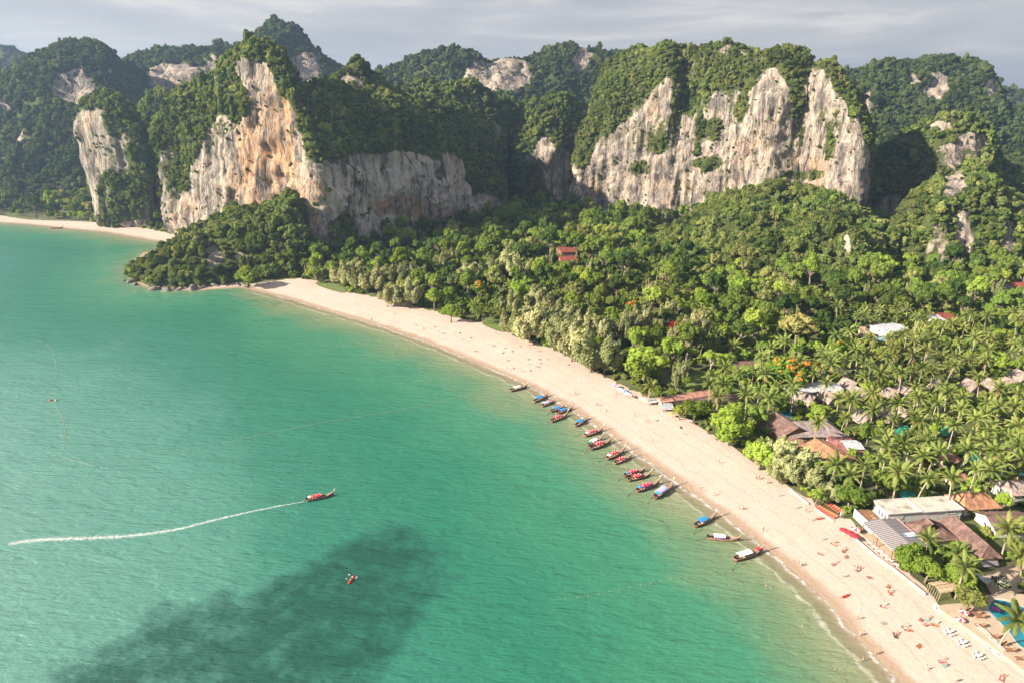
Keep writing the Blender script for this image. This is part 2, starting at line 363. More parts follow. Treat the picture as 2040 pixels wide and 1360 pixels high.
am = N(t, 'ShaderNodeMath', operation='MAXIMUM'); L.new(al.outputs['Result'], am.inputs[0]); L.new(x2.outputs[0], am.inputs[1]); L.new(am.outputs[0], b.inputs['Alpha'])
# waves: wind ripples, chop and swell
mpw = N(t, 'ShaderNodeMapping'); mpw.inputs['Rotation'].default_value = (0, 0, rad(38)); mpw.inputs['Scale'].default_value = (0.36, 1.0, 1.0); L.new(geo.outputs['Position'], mpw.inputs['Vector'])
w1 = N(t, 'ShaderNodeTexNoise'); w1.inputs['Scale'].default_value = 1.0; w1.inputs['Detail'].default_value = 4; w1.inputs['Roughness'].default_value = 0.6
w2 = N(t, 'ShaderNodeTexNoise'); w2.inputs['Scale'].default_value = 0.38; w2.inputs['Detail'].default_value = 4; w2.inputs['Distortion'].default_value = 0.6
w3 = N(t, 'ShaderNodeTexNoise'); w3.inputs['Scale'].default_value = 0.075; w3.inputs['Detail'].default_value = 3; w3.inputs['Distortion'].default_value = 0.8
for w in (w1, w2, w3): L.new(mpw.outputs['Vector'], w.inputs['Vector'])
prev = None
for w, d in ((w3, 1.2), (w2, 0.75), (w1, 0.42)):
    bp = N(t, 'ShaderNodeBump'); bp.inputs['Distance'].default_value = d; bp.inputs['Strength'].default_value = 0.9
    L.new(w.outputs['Fac'], bp.inputs['Height'])
    if prev: L.new(prev.outputs['Normal'], bp.inputs['Normal'])
    prev = bp
L.new(prev.outputs['Normal'], b.inputs['Normal'])
P, Fq = grid(-800, 240, 60, 900, 4.0)
sd = coast_sd(P); keep = sd[Fq].min(1) < 6
REEF = [((150, 1330), 200, 70), ((-40, 1420), 330, 150), ((300, 1290), 260, 110), ((640, 1230), 330, 130), ((820, 1110), 170, 80), ((800, 1240), 160, 90), ((150, 1420), 300, 90), ((700, 1130), 150, 90), ((450, 1380), 500, 60)]
pxs, pys = topix(P[:, 0], P[:, 1], np.zeros(len(P)))
reef = np.zeros(len(P))
RP = poly([(40, 1430), (110, 1345), (200, 1285), (290, 1232), (390, 1208), (470, 1180), (540, 1130), (620, 1092), (700, 1068), (790, 1045), (880, 1052), (925, 1100), (945, 1170), (900, 1240), (830, 1300), (770, 1430)])
rsd = seg_dist(P, np.vstack([RP, RP[:1]])); rin = inside(P, RP); wob = fbm(np.c_[P, np.zeros(len(P))], 22, 4, 91) * 9
reef = smoothstep(-5, 9, np.where(rin, rsd, -rsd) + wob) * 0.80 * smoothstep(1150, 720, pxs + 0.35 * (pys - 1100))
reef = np.maximum(reef, 0.30 * (1 - np.hypot((pxs - 560) / 200, (pys - 600) / 20)))
u, inv = np.unique(Fq[keep], return_inverse=True)
me = nmesh('water', np.c_[P[u], np.zeros(len(u))], inv.reshape(-1, 4), [m_wat], True); fattr(me, 'off', -sd[u] + 16 * (smoothstep(520, 440, pxs[u]) * smoothstep(485, 500, pys[u]) * smoothstep(0.3, 2.5, -sd[u]))); fattr(me, 'reef', reef[u])
tag(link('water', me), 'turquoise sea of the bay', kind='structure')
mb = MB()
for (x0, x1, y0, y1) in ((-4000, -800, -1500, 900), (-800, 1200, -1500, 60)):
    mb.add([(x0, y0, 0), (x1, y0, 0), (x1, y1, 0), (x0, y1, 0)], [(0, 1, 2, 3)])
me = mb.mesh('water', m_wat); fattr(me, 'off', np.full(len(me.vertices), 300.0)); fattr(me, 'reef', np.zeros(len(me.vertices)))
tag(link('water', me), 'open sea further out', kind='structure')

# ---------------------------------------------------------------- limestone massifs
def rock_material():
    m = bpy.data.materials.new('limestone'); m.use_nodes = True; t = m.node_tree; b = t.nodes['Principled BSDF']; L = t.links
    geo = N(t, 'ShaderNodeNewGeometry'); rk = N(t, 'ShaderNodeAttribute', attribute_name='rock'); og = N(t, 'ShaderNodeAttribute', attribute_name='ochre')
    st = N(t, 'ShaderNodeMapping'); st.inputs['Scale'].default_value = (1, 1, 0.17); L.new(geo.outputs['Position'], st.inputs['Vector'])
    a = N(t, 'ShaderNodeTexNoise'); a.inputs['Scale'].default_value = 0.13; a.inputs['Detail'].default_value = 10; a.inputs['Roughness'].default_value = 0.68; a.inputs['Distortion'].default_value = 0.7; L.new(st.outputs['Vector'], a.inputs['Vector'])
    c = N(t, 'ShaderNodeTexNoise'); c.inputs['Scale'].default_value = 0.55; c.inputs['Detail'].default_value = 6; c.inputs['Roughness'].default_value = 0.6; L.new(st.outputs['Vector'], c.inputs['Vector'])
    d = N(t, 'ShaderNodeTexNoise'); d.inputs['Scale'].default_value = 0.035; d.inputs['Detail'].default_value = 7; d.inputs['Roughness'].default_value = 0.6; L.new(geo.outputs['Position'], d.inputs['Vector'])
    base = N(t, 'ShaderNodeValToRGB'); e = base.color_ramp.elements
    e[0].position = 0.34; e[0].color = (0.045, 0.04, 0.037, 1); e[1].position = 0.66; e[1].color = (0.54, 0.465, 0.39, 1)
    for p, cc in ((0.43, (0.15, 0.132, 0.118, 1)), (0.50, (0.30, 0.255, 0.215, 1)), (0.57, (0.42, 0.355, 0.285, 1))):
        q = e.new(p); q.color = cc
    L.new(a.outputs['Fac'], base.inputs['Fac'])
    om = N(t, 'ShaderNodeMath', operation='MULTIPLY_ADD'); om.inputs[1].default_value = 2.6; om.inputs[2].default_value = -1.36; L.new(d.outputs['Fac'], om.inputs[0])
    oa = N(t, 'ShaderNodeMath', operation='ADD', use_clamp=True); L.new(om.outputs[0], oa.inputs[0]); L.new(og.outputs['Fac'], oa.inputs[1])
    oc = N(t, 'ShaderNodeMixRGB'); oc.inputs['Color1'].default_value = (0.54, 0.37, 0.235, 1); oc.inputs['Color2'].default_value = (0.52, 0.23, 0.085, 1); L.new(c.outputs['Fac'], oc.inputs['Fac'])
    ok = N(t, 'ShaderNodeMath', operation='MULTIPLY'); okr = N(t, 'ShaderNodeMapRange'); okr.inputs['From Min'].default_value = 0.40; okr.inputs['From Max'].default_value = 0.54
    L.new(a.outputs['Fac'], okr.inputs['Value']); L.new(okr.outputs['Result'], ok.inputs[0]); L.new(oa.outputs[0], ok.inputs[1])
    m1 = N(t, 'ShaderNodeMixRGB'); L.new(ok.outputs[0], m1.inputs['Fac']); L.new(base.outputs['Color'], m1.inputs['Color1']); L.new(oc.outputs['Color'], m1.inputs['Color2'])
    # thin dark and white water streaks
    s1 = N(t, 'ShaderNodeMapRange'); s1.inputs['From Min'].default_value = 0.36; s1.inputs['From Max'].default_value = 0.46; s1.inputs['To Min'].default_value = 0.45; L.new(c.outputs['Fac'], s1.inputs['Value'])
    m2 = N(t, 'ShaderNodeMixRGB', blend_type='MULTIPLY'); m2.inputs['Fac'].default_value = 1; L.new(m1.outputs['Color'], m2.inputs['Color1']); L.new(s1.outputs['Result'], m2.inputs['Color2'])
    s2 = N(t, 'ShaderNodeMapRange'); s2.inputs['From Min'].default_value = 0.58; s2.inputs['From Max'].default_value = 0.68; s2.inputs['To Max'].default_value = 0.7; L.new(c.outputs['Fac'], s2.inputs['Value'])
    m3 = N(t, 'ShaderNodeMixRGB'); m3.inputs['Color2'].default_value = (0.46, 0.425, 0.385, 1); L.new(s2.outputs['Result'], m3.inputs['Fac']); L.new(m2.outputs['Color'], m3.inputs['Color1'])
    gp_ = N(t, 'ShaderNodeMapRange'); gp_.inputs['From Min'].default_value = 0.50; gp_.inputs['From Max'].default_value = 0.66; gp_.inputs['To Max'].default_value = 0.6
    d2 = N(t, 'ShaderNodeTexNoise'); d2.inputs['Scale'].default_value = 0.055; d2.inputs['Detail'].default_value = 8; d2.inputs['Roughness'].default_value = 0.7
    st2 = N(t, 'ShaderNodeMapping'); st2.inputs['Scale'].default_value = (1, 1, 0.45); L.new(geo.outputs['Position'], st2.inputs['Vector']); L.new(st2.outputs['Vector'], d2.inputs['Vector']); L.new(d2.outputs['Fac'], gp_.inputs['Value'])
    wv = N(t, 'ShaderNodeMapRange'); wv.inputs['From Min'].default_value = -0.3; wv.inputs['From Max'].default_value = -0.9; wv.inputs['To Max'].default_value = 0.62; L.new(og.outputs['Fac'], wv.inputs['Value'])  # strongly negative ochre whitens the rock: pale streaks plus painted fill light
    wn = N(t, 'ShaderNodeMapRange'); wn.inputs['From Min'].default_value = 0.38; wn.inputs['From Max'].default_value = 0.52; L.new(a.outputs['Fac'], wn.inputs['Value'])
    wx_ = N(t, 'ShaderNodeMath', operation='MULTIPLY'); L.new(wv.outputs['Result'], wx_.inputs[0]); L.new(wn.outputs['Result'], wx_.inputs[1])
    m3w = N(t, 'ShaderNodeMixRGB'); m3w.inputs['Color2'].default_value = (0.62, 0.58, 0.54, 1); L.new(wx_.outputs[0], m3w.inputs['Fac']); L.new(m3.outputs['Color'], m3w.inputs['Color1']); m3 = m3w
    m3b = N(t, 'ShaderNodeMixRGB'); m3b.inputs['Color2'].default_value = (0.165, 0.15, 0.14, 1); L.new(gp_.outputs['Result'], m3b.inputs['Fac']); L.new(m3.outputs['Color'], m3b.inputs['Color1']); m3 = m3b
    c2 = N(t, 'ShaderNodeTexNoise'); c2.inputs['Scale'].default_value = 1.5; c2.inputs['Detail'].default_value = 5; c2.inputs['Roughness'].default_value = 0.65; c2.inputs['Distortion'].default_value = 0.5
    st3 = N(t, 'ShaderNodeMapping'); st3.inputs['Scale'].default_value = (1, 1, 0.28); L.new(geo.outputs['Position'], st3.inputs['Vector']); L.new(st3.outputs['Vector'], c2.inputs['Vector'])
    s3 = N(t, 'ShaderNodeMapRange'); s3.inputs['From Min'].default_value = 0.36; s3.inputs['From Max'].default_value = 0.50; s3.inputs['To Min'].default_value = 0.42; L.new(c2.outputs['Fac'], s3.inputs['Value'])
    m3c = N(t, 'ShaderNodeMixRGB', blend_type='MULTIPLY'); m3c.inputs['Fac'].default_value = 1; L.new(m3.outputs['Color'], m3c.inputs['Color1']); L.new(s3.outputs['Result'], m3c.inputs['Color2']); m3 = m3c
    # moss and creepers where plants take hold
    g = N(t, 'ShaderNodeTexNoise'); g.inputs['Scale'].default_value = 0.25; g.inputs['Detail'].default_value = 8; g.inputs['Roughness'].default_value = 0.7; L.new(geo.outputs['Position'], g.inputs['Vector'])
    ga = N(t, 'ShaderNodeMath', operation='MULTIPLY_ADD'); ga.inputs[1].default_value = 1.2; L.new(g.outputs['Fac'], ga.inputs[0]); L.new(rk.outputs['Fac'], ga.inputs[2])
    gm = N(t, 'ShaderNodeMapRange'); gm.inputs['From Min'].default_value = 0.92; gm.inputs['From Max'].default_value = 1.12; L.new(ga.outputs[0], gm.inputs['Value'])
    gc = N(t, 'ShaderNodeMixRGB'); gc.inputs['Color1'].default_value = (0.035, 0.05, 0.016, 1); gc.inputs['Color2'].default_value = (0.085, 0.10, 0.03, 1); L.new(c.outputs['Fac'], gc.inputs['Fac'])
    m4 = N(t, 'ShaderNodeMixRGB'); L.new(gm.outputs['Result'], m4.inputs['Fac']); L.new(gc.outputs['Color'], m4.inputs['Color1']); L.new(m3.outputs['Color'], m4.inputs['Color2'])
    L.new(m4.outputs['Color'], b.inputs['Base Color']); b.inputs['Roughness'].default_value = 0.95; b.inputs['Specular IOR Level'].default_value = 0.1
    b1 = N(t, 'ShaderNodeBump'); b1.inputs['Distance'].default_value = 3.6; L.new(a.outputs['Fac'], b1.inputs['Height'])
    b2 = N(t, 'ShaderNodeBump'); b2.inputs['Distance'].default_value = 1.3; L.new(c.outputs['Fac'], b2.inputs['Height']); L.new(b1.outputs['Normal'], b2.inputs['Normal'])
    L.new(b2.outputs['Normal'], b.inputs['Normal'])
    return m
m_rock = rock_material()

def catmull(A, us):
    n = len(A); i = np.clip(np.floor(us).astype(int), 0, n - 2); t = (us - i)[:, None, None]
    p0, p1, p2, p3 = A[np.maximum(i - 1, 0)], A[i], A[i + 1], A[np.minimum(i + 2, n - 1)]
    m1 = (p2 - p0) * 0.42; m2 = (p3 - p1) * 0.42
    return (2 * t**3 - 3 * t**2 + 1) * p1 + (t**3 - 2 * t**2 + t) * m1 + (-2 * t**3 + 3 * t**2) * p2 + (t**3 - t**2) * m2
MASSIFS = []
def massif(name, label, stations, thick, step, amp=1.0, bulge=0.12, endw=14, patches=(), ochre=(), veg_density=1.0, rockbias=0.0, cliff=True, seed=0, size=(3.6, 8.0), foot=0.0, ribs=1.0, top=1.0, pale_fill=()):
    """a karst hill lofted over stations: front foot, cliff edge, ridge, back shoulder, back foot"""
    rows = []
    for (bp_, cp, rp) in stations:
        b0 = np.array(G(bp_[0], -bp_[1], 0)) if bp_[1] < 0 else np.array(BX(bp_[0], bp_[1], 0))
        b0[2] = -3
        c0 = np.array(PY(*cp)) if cp[2] > 300 else np.array(PY(cp[0], cp[1], b0[1] + cp[2]))
        r0 = np.array(PY(*rp)) if rp[2] > 300 else np.array(PY(rp[0], rp[1], b0[1] + rp[2]))
        tall = (size[0] * 0.6 + size[1] * 0.4) * 0.6; r0[2] -= tall; c0[2] -= 0 if cliff else tall * 0.8
        back = r0[:2] / np.hypot(*r0[:2])
        k1 = np.array([*(r0[:2] + back * thick * 0.45), r0[2] * 0.8]); k2 = np.array([*(r0[:2] + back * thick), -3.0])
        mid = b0 * 0.5 + c0 * 0.5
        rows.append([b0, mid, c0, c0 * 0.5 + r0 * 0.5 + np.array([0, -1, 1.0]) * bulge * np.linalg.norm(r0 - c0), r0, k1, k2])
    A = np.array(rows)
    # rounded ends
    def endcap(A, e, d):
        outl = []
        cen = A[e].copy(); ax = A[e][:, :2].mean(0); dirv = A[e][:, :2].mean(0) - A[e + d][:, :2].mean(0); dirv /= np.linalg.norm(dirv)
        for k in (1, 2, 3):
            th = k / 3 * PI / 2; q = cen.copy(); q[:, :2] = ax + (cen[:, :2] - ax) * max(math.cos(th), 0.02) + dirv * endw * math.sin(th)
            q[:, 2] = cen[:, 2] * (max(math.cos(th), 0) ** 0.35 * 0.75 + 0.25 if k < 3 else 0.3); q[0, 2] = q[-1, 2] = -3
            outl.append(q)
        return outl
    L0 = endcap(A, 0, 1)[::-1]; L1 = endcap(A, -1, -1)
    A = np.concatenate([np.array(L0), A, np.array(L1)])
    front = A[:, :5].mean(1)[:, :2]; seg = np.hypot(*np.diff(front, axis=0).T); cum = np.r_[0, np.cumsum(seg)]
    nu = max(8, int(cum[-1] / step)); us = np.interp(np.linspace(0, cum[-1], nu), cum, np.arange(len(A)))
    U = catmull(A, us)                                      # nu x 7 x 3
    # along the profile
    pl = np.linalg.norm(np.diff(U, axis=1), axis=2).mean(0); pc = np.r_[0, np.cumsum(pl)]
    w = pl.copy(); w[4:] *= 0.35; wc = np.r_[0, np.cumsum(w)]; nv = max(8, int(wc[-1] / step))
    vs = np.interp(np.linspace(0, wc[-1], nv), wc, np.arange(7))
    S = np.transpose(catmull(np.transpose(U, (1, 0, 2)), vs), (1, 0, 2))     # nu x nv x 3
    du = np.gradient(S, axis=0); dvv = np.gradient(S, axis=1); nn = np.cross(du, dvv); nn /= np.linalg.norm(nn, axis=2)[..., None] + 1e-9
    P = S.reshape(-1, 3); Nn = nn.reshape(-1, 3); vv = np.tile(vs, nu); uu = np.repeat(us, nv)
    if Nn[:, 1].mean() > 0 and (Nn[vv < 3.5][:, 1].mean() > 0): Nn = -Nn
    steep = 1 - np.clip(Nn[:, 2], 0, 1)
    cl = np.clip(1 - (vv - 1.9) / 0.5, 0, 1) * (vv < 2.6) if cliff else np.zeros(len(P))
    fl = (ridged(P, 40, 3, seed, (1, 1, 0.25)) * 8.5 * ribs + ridged(P, 11, 3, seed + 3, (1, 1, 0.28)) * 2.6 + fbm(P, 26, 5, seed + 5, (1, 1, 1.1), 0.6) * 8.0)
    tp = fbm(P, 34, 5, seed + 9, (1, 1, 0.8), 0.55) * 10.5 + ridged(P, 18, 3, seed + 12, (1, 1, 0.5)) * 3.6 + (top - 1) * (ridged(P, 46, 3, seed + 15, (1, 1, 0.12)) * 12 + fbm(P, 28, 4, seed + 16) * 6)
    fl = fl + ridged(P, 4.5, 2, seed + 41, (1, 1, 0.3)) * 0.9
    disp = (fl * cl + tp * (1 - cl)) * amp
    hz = np.clip((P[:, 2] + 3) / 12, 0, 1); disp *= hz
    P2 = P + Nn * disp[:, None]
    P2[:, 2] += 0
    P2[:, 2] = np.where(vv > 5.9, -3, P2[:, 2]); P2[:, 2] = np.where(vv < 0.05, -3, P2[:, 2])
    i = np.arange((nu - 1) * nv).reshape(nu - 1, nv)[:, :-1].ravel(); Fq = np.c_[i, i + nv, i + nv + 1, i + 1]
    # final normals for the rock mask
    S2 = P2.reshape(nu, nv, 3); n2 = np.cross(np.gradient(S2, axis=0), np.gradient(S2, axis=1)); n2 /= np.linalg.norm(n2, axis=2)[..., None] + 1e-9
    n2 = n2.reshape(-1, 3); n2 *= np.sign((n2 * Nn).sum(1))[:, None]
    q = fbm(P2, 24, 5, seed + 20, (1, 1, 0.5), 0.68) * 1.15
    rock = cl * 0.9 - 0.35 + np.clip(0.72 - n2[:, 2], -0.5, 0.5) * 0.35 + q * 0.95 + rockbias + (0 if cliff else -0.35) - (vv < 0.2) * 0.3 - foot
    rock = np.where(vv > 4.3, rock - 0.3, rock)
    px, py = topix(P2[:, 0], P2[:, 1], P2[:, 2])
    wx = fbm(P2, 16, 4, seed + 31) * 14; wy = fbm(P2, 16, 4, seed + 37) * 14
    for (cx, cy, rx, ry, val) in patches:
        d = np.hypot((px + wx - cx) / rx, (py + wy - cy) / ry); k = smoothstep(1.15, 0.75, d) * (vv < 4.2); rock = rock * (1 - k) + (val * 0.85 + q * 0.75) * k
    oc = np.full(len(P2), -0.25)
    for (cx, cy, rx, ry, val) in ochre:
        d = np.hypot((px + wx - cx) / rx, (py + wy - cy) / ry); oc = np.maximum(oc, val * smoothstep(1.25, 0.4, d) + -0.25 * smoothstep(0.4, 1.25, d))
    for (cx, cy, rx, ry, val) in pale_fill:  # white-streaked rock, lightened further to stand in for fill light in shade
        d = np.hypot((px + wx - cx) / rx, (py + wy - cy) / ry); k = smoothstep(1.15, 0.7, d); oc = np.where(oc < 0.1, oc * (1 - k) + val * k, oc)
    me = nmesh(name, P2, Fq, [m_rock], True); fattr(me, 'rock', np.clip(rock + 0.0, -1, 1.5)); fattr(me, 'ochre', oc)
    o = tag(link(name, me), label, kind='structure')
    MASSIFS.append(dict(P=P2, F=Fq, N=n2, rock=rock, vv=vv, name=name, dens=veg_density, size=size, seed=seed, nu=nu, nv=nv, step=step))
    return o
def S(b, c, r): return (b, c, r)
# --- the great orange wall with its shaded right flank
massif('limestone_cliff', 'tall orange and grey limestone wall rising behind the headland', [
    S((343, -466), (333, 300, 5), (343, 240, 22)), S((352, -470), (362, 262, 8), (366, 184, 40)), S((398, -480), (400, 240, 10), (402, 182, 45)),
    S((438, -487), (436, 222, 10), (436, 176, 42)), S((480, -493), (468, 190, 12), (464, 135, 32)), S((508, -498), (495, 128, 14), (512, 100, 28)),
    S((540, -503), (532, 150, 14), (547, 110, 34)), S((580, -510), (574, 200, 12), (573, 148, 45)), S((618, -517), (606, 278, 12), (600, 170, 60)),
    S((648, -521), (632, 326, 8), (630, 182, 85)), S((690, -509), (680, 330, 5), (665, 190, 95)), S((718, -501), (708, 330, 5), (705, 196, 100)),
    S((745, -494), (738, 335, 5), (740, 198, 100)), S((790, -483), (786, 325, 6), (790, 212, 95)), S((840, -472), (836, 325, 6), (835, 212, 90)),
    S((888, -461), (884, 322, 6), (880, 221, 85)), S((928, -451), (925, 338, 6), (925, 234, 70)), S((962, -443), (955, 375, 6), (962, 280, 50)),
    S((982, -438), (978, 405, 5), (986, 350, 35))], 90, 1.35, 1.05, bulge=0.16, endw=10, top=1.8, pale_fill=((800, 400, 200, 100, -0.9),),
    patches=((367, 340, 36, 48, -1.0), (353, 270, 20, 45, -0.6), (400, 290, 14, 45, -0.4), (395, 215, 50, 32, -0.8), (465, 200, 34, 40, -0.5), (515, 100, 32, 20, -1.0),
             (590, 200, 42, 70, -1.0), (545, 330, 65, 165, 1.3), (520, 180, 26, 60, 1.3), (430, 370, 55, 110, 1.2), (640, 395, 35, 65, 1.2), (625, 270, 22, 40, -0.3), (800, 385, 178, 84, 1.5), (790, 238, 190, 50, -1.0), (680, 460, 28, 30, -0.2),
             (960, 330, 40, 60, -0.9), (700, 170, 40, 30, -0.4), (900, 420, 60, 30, 1.2)), size=(3.0, 6.6),
    ochre=((530, 330, 75, 190, 0.95), (560, 240, 36, 90, 0.8), (460, 390, 50, 60, 0.25), (365, 420, 40, 40, 0.35), (610, 400, 40, 100, 0.6), (800, 410, 90, 26, 0.4), (870, 425, 60, 24, 0.35)), seed=1)
massif('limestone_peak', 'pyramid-shaped limestone peak behind the shaded wall', [
    S((655, 700), (648, 225, 705), (650, 160, 722)), S((680, 700), (672, 210, 702), (680, 142, 722)), S((708, 695), (701, 212, 700), (703, 115, 722)),
    S((738, 700), (730, 215, 705), (733, 136, 726)), S((768, 708), (762, 215, 714), (762, 162, 735)), S((800, 715), (795, 225, 722), (795, 190, 745))],
    90, 1.8, 0.8, 0.05, 10, patches=((702, 185, 32, 34, 1.6), (745, 215, 22, 34, 0.8), (704, 130, 30, 22, -0.9), (780, 200, 30, 40, -0.8)), seed=4)
massif('limestone_plateau', 'wooded limestone plateau in the middle behind the cliffs', [
    S((815, 850), (812, 230, 856), (810, 168, 875)), S((840, 850), (835, 225, 856), (838, 160, 875)), S((880, 845), (872, 225, 850), (875, 158, 875)), S((915, 850), (910, 225, 856), (910, 160, 875)),
    S((945, 860), (938, 225, 866), (938, 157, 885)), S((968, 865), (960, 235, 870), (960, 178, 890)), S((985, 865), (980, 245, 870), (978, 198, 890))], 110, 2.2, 0.9, 0.1, 14,
    patches=((860, 220, 60, 30, 0.0),), rockbias=-0.45, seed=6)
massif('limestone_hill', 'dark wooded limestone knob above the shaded gully', [
    S((975, 930), (970, 290, 936), (968, 222, 952)), S((992, 925), (988, 280, 930), (988, 190, 950)), S((1020, 930), (1015, 280, 936), (1016, 190, 955)),
    S((1045, 940), (1040, 290, 945), (1042, 202, 962)), S((1066, 950), (1060, 300, 955), (1064, 196, 972))], 100, 1.9, 0.9, 0.1, 12, rockbias=-0.45, seed=8)
massif('limestone_hill', 'sunlit limestone hill with bare rock strips beside the gully', [
    S((1052, 870), (1038, 330, 875), (1040, 250, 890)), S((1066, 865), (1056, 310, 870), (1058, 197, 895)), S((1090, 860), (1082, 300, 864), (1084, 190, 892)),
    S((1115, 858), (1108, 290, 863), (1110, 188, 892)), S((1138, 865), (1134, 300, 870), (1136, 192, 895)), S((1152, 875), (1150, 330, 880), (1152, 225, 900))], 100, 1.7, 0.9, 0.12, 8,
    patches=((1085, 305, 20, 34, 1.5), (1100, 345, 15, 46, 1.5), (1128, 400, 20, 40, 1.5), (1060, 400, 30, 80, -0.8), (1150, 300, 12, 60, -0.6)), rockbias=-0.3, seed=10)
# --- the broad sunlit wall on the right
massif('limestone_cliff', 'broad sunlit limestone wall with tree-covered top on the right', [
    S((1156, 822), (1156, 335, 5), (1165, 250, 30)), S((1178, 818), (1180, 312, 6), (1187, 185, 50)), S((1205, 810), (1210, 285, 8), (1214, 132, 65)),
    S((1238, 800), (1244, 262, 8), (1244, 109, 70)), S((1272, 788), (1285, 222, 8), (1284, 104, 65)), S((1305, 772), (1328, 182, 778), (1325, 101, 830)),
    S((1335, 770), (1352, 240, 777), (1355, 102, 832)), S((1372, 762), (1388, 235, 769), (1388, 101, 815)), S((1415, 745), (1430, 215, 752), (1432, 98, 798)), S((1455, 732), (1472, 215, 739), (1470, 106, 784)),
    S((1480, 715), (1500, 200, 722), (1496, 120, 765)), S((1505, 695), (1530, 165, 702), (1524, 109, 740)), S((1540, 690), (1565, 190, 697), (1564, 106, 735)),
    S((1572, 690), (1600, 235, 697), (1597, 113, 735)), S((1592, 682), (1620, 205, 689), (1614, 138, 720)), S((1612, 672), (1644, 185, 680), (1642, 136, 705)),
    S((1640, 660), (1676, 205, 668), (1676, 158, 692)), S((1665, 650), (1704, 245, 656), (1706, 190, 680)), S((1680, 645), (1716, 300, 650), (1720, 235, 670))],
    110, 1.45, 0.95, 0.16, 8,
    patches=((1205, 190, 55, 85, -0.35), (1165, 300, 16, 40, -0.8), (1270, 140, 60, 45, -0.25), (1290, 270, 50, 40, 0.9), (1328, 205, 13, 50, 1.3), (1362, 200, 18, 46, -0.8), (1380, 265, 9, 24, -0.3), (1395, 320, 16, 14, -0.4),
             (1430, 140, 50, 34, -0.15), (1400, 285, 50, 46, 0.9), (1455, 225, 46, 46, 0.9), (1500, 270, 55, 60, 1.2), (1535, 175, 24, 42, 1.3), (1588, 205, 14, 42, -0.7), (1565, 118, 40, 18, -0.8), (1630, 290, 60, 66, 1.2), (1632, 180, 30, 42, 1.0), (1660, 235, 30, 30, 0.7),
             (1700, 215, 14, 22, -0.4), (1690, 300, 18, 60, 0.8), (1430, 330, 70, 60, 1.2), (1240, 370, 90, 70, 1.4), (1330, 350, 70, 60, 1.2), (1420, 255, 22, 24, 0.4), (1200, 420, 50, 30, 1.2), (1350, 262, 44, 44, 0.75), (1590, 270, 16, 34, 0.9), (1262, 272, 46, 36, 0.8), (1298, 292, 30, 20, 0.55), (1392, 262, 10, 50, -0.1), (1415, 328, 40, 16, 0.40), (1270, 335, 30, 14, 0.6), (1610, 345, 50, 12, 0.45), (1475, 215, 16, 30, 0.1), (1655, 300, 12, 40, 0.3), (1205, 355, 12, 30, 0.4)), size=(2.8, 6.4), rockbias=0.24, top=1.6,
    ribs=0.6, ochre=((1220, 350, 60, 60, 0.10), (1300, 240, 30, 60, 0.22), (1340, 370, 80, 50, 0.14), (1500, 300, 80, 70, 0.24), (1600, 340, 70, 40, 0.28)), seed=13)
# --- wooded slope in front of it, and the hills to its right
massif('wooded_hill', 'steep wooded slope at the foot of the sunlit wall', [
    S((1300, -505), (1300, 490, 15), (1305, 462, 60)), S((1345, -520), (1345, 480, 35), (1345, 442, 100)), S((1395, -535), (1392, 470, 50), (1392, 418, 150)),
    S((1440, -548), (1435, 450, 70), (1435, 392, 690)), S((1485, -560), (1480, 445, 80), (1480, 376, 680)), S((1535, -570), (1530, 450, 75), (1535, 368, 665)),
    S((1580, -575), (1575, 455, 75), (1585, 380, 655)), S((1625, -580), (1625, 460, 72), (1632, 384, 645)), S((1665, -582), (1670, 470, 62), (1688, 398, 628)), S((1695, -585), (1705, 490, 52), (1728, 430, 610))],
    70, 2.4, 1.35, 0.02, 14, cliff=False, rockbias=-0.5, seed=17, size=(5, 11), veg_density=1.1)
massif('limestone_hill', 'dark limestone hill in the shade right of the sunlit wall', [
    S((1730, 715), (1728, 420, 720), (1730, 330, 740)), S((1750, 705), (1755, 400, 712), (1760, 296, 740)), S((1785, 700), (1795, 380, 708), (1802, 276, 740)), S((1815, 695), (1835, 350, 702), (1842, 244, 735)),
    S((1855, 690), (1880, 330, 697), (1885, 230, 730)), S((1895, 690), (1930, 330, 697), (1932, 231, 730)), S((1930, 695), (1968, 350, 702), (1972, 252, 735)),
    S((1955, 700), (1990, 380, 706), (1995, 305, 735)), S((1990, 700), (2025, 400, 706), (2035, 350, 740)), S((2050, 700), (2090, 420, 706), (2095, 375, 740))], 110, 2.0, 0.9, 0.1, 12,
    patches=((1935, 285, 34, 22, 1.5), (1875, 250, 26, 16, 1.2), (1900, 310, 60, 26, 0.5)), rockbias=-0.35, seed=21)
massif('limestone_hill', 'wooded limestone hill with bare rock tips at the right edge', [
    S((1775, -540), (1780, 500, 10), (1785, 462, 25)), S((1795, -542), (1800, 480, 15), (1812, 412, 45)), S((1825, -542), (1832, 450, 20), (1845, 366, 60)),
    S((1855, -545), (1870, 430, 22), (1885, 343, 66)), S((1890, -545), (1908, 420, 22), (1922, 328, 70)), S((1920, -545), (1945, 420, 22), (1958, 332, 72)),
    S((1955, -545), (1980, 440, 22), (1998, 370, 72)), S((2000, -545), (2030, 450, 22), (2050, 402, 75)), S((2070, -545), (2100, 470, 22), (2120, 430, 75))], 90, 1.7, 0.85, 0.1, 10,
    patches=((1900, 362, 24, 30, 1.8), (1940, 330, 20, 14, 1.6), (1922, 465, 12, 48, 1.8), (1835, 365, 13, 20, 1.3), (2008, 470, 12, 32, 1.5)), rockbias=-0.55, seed=24)
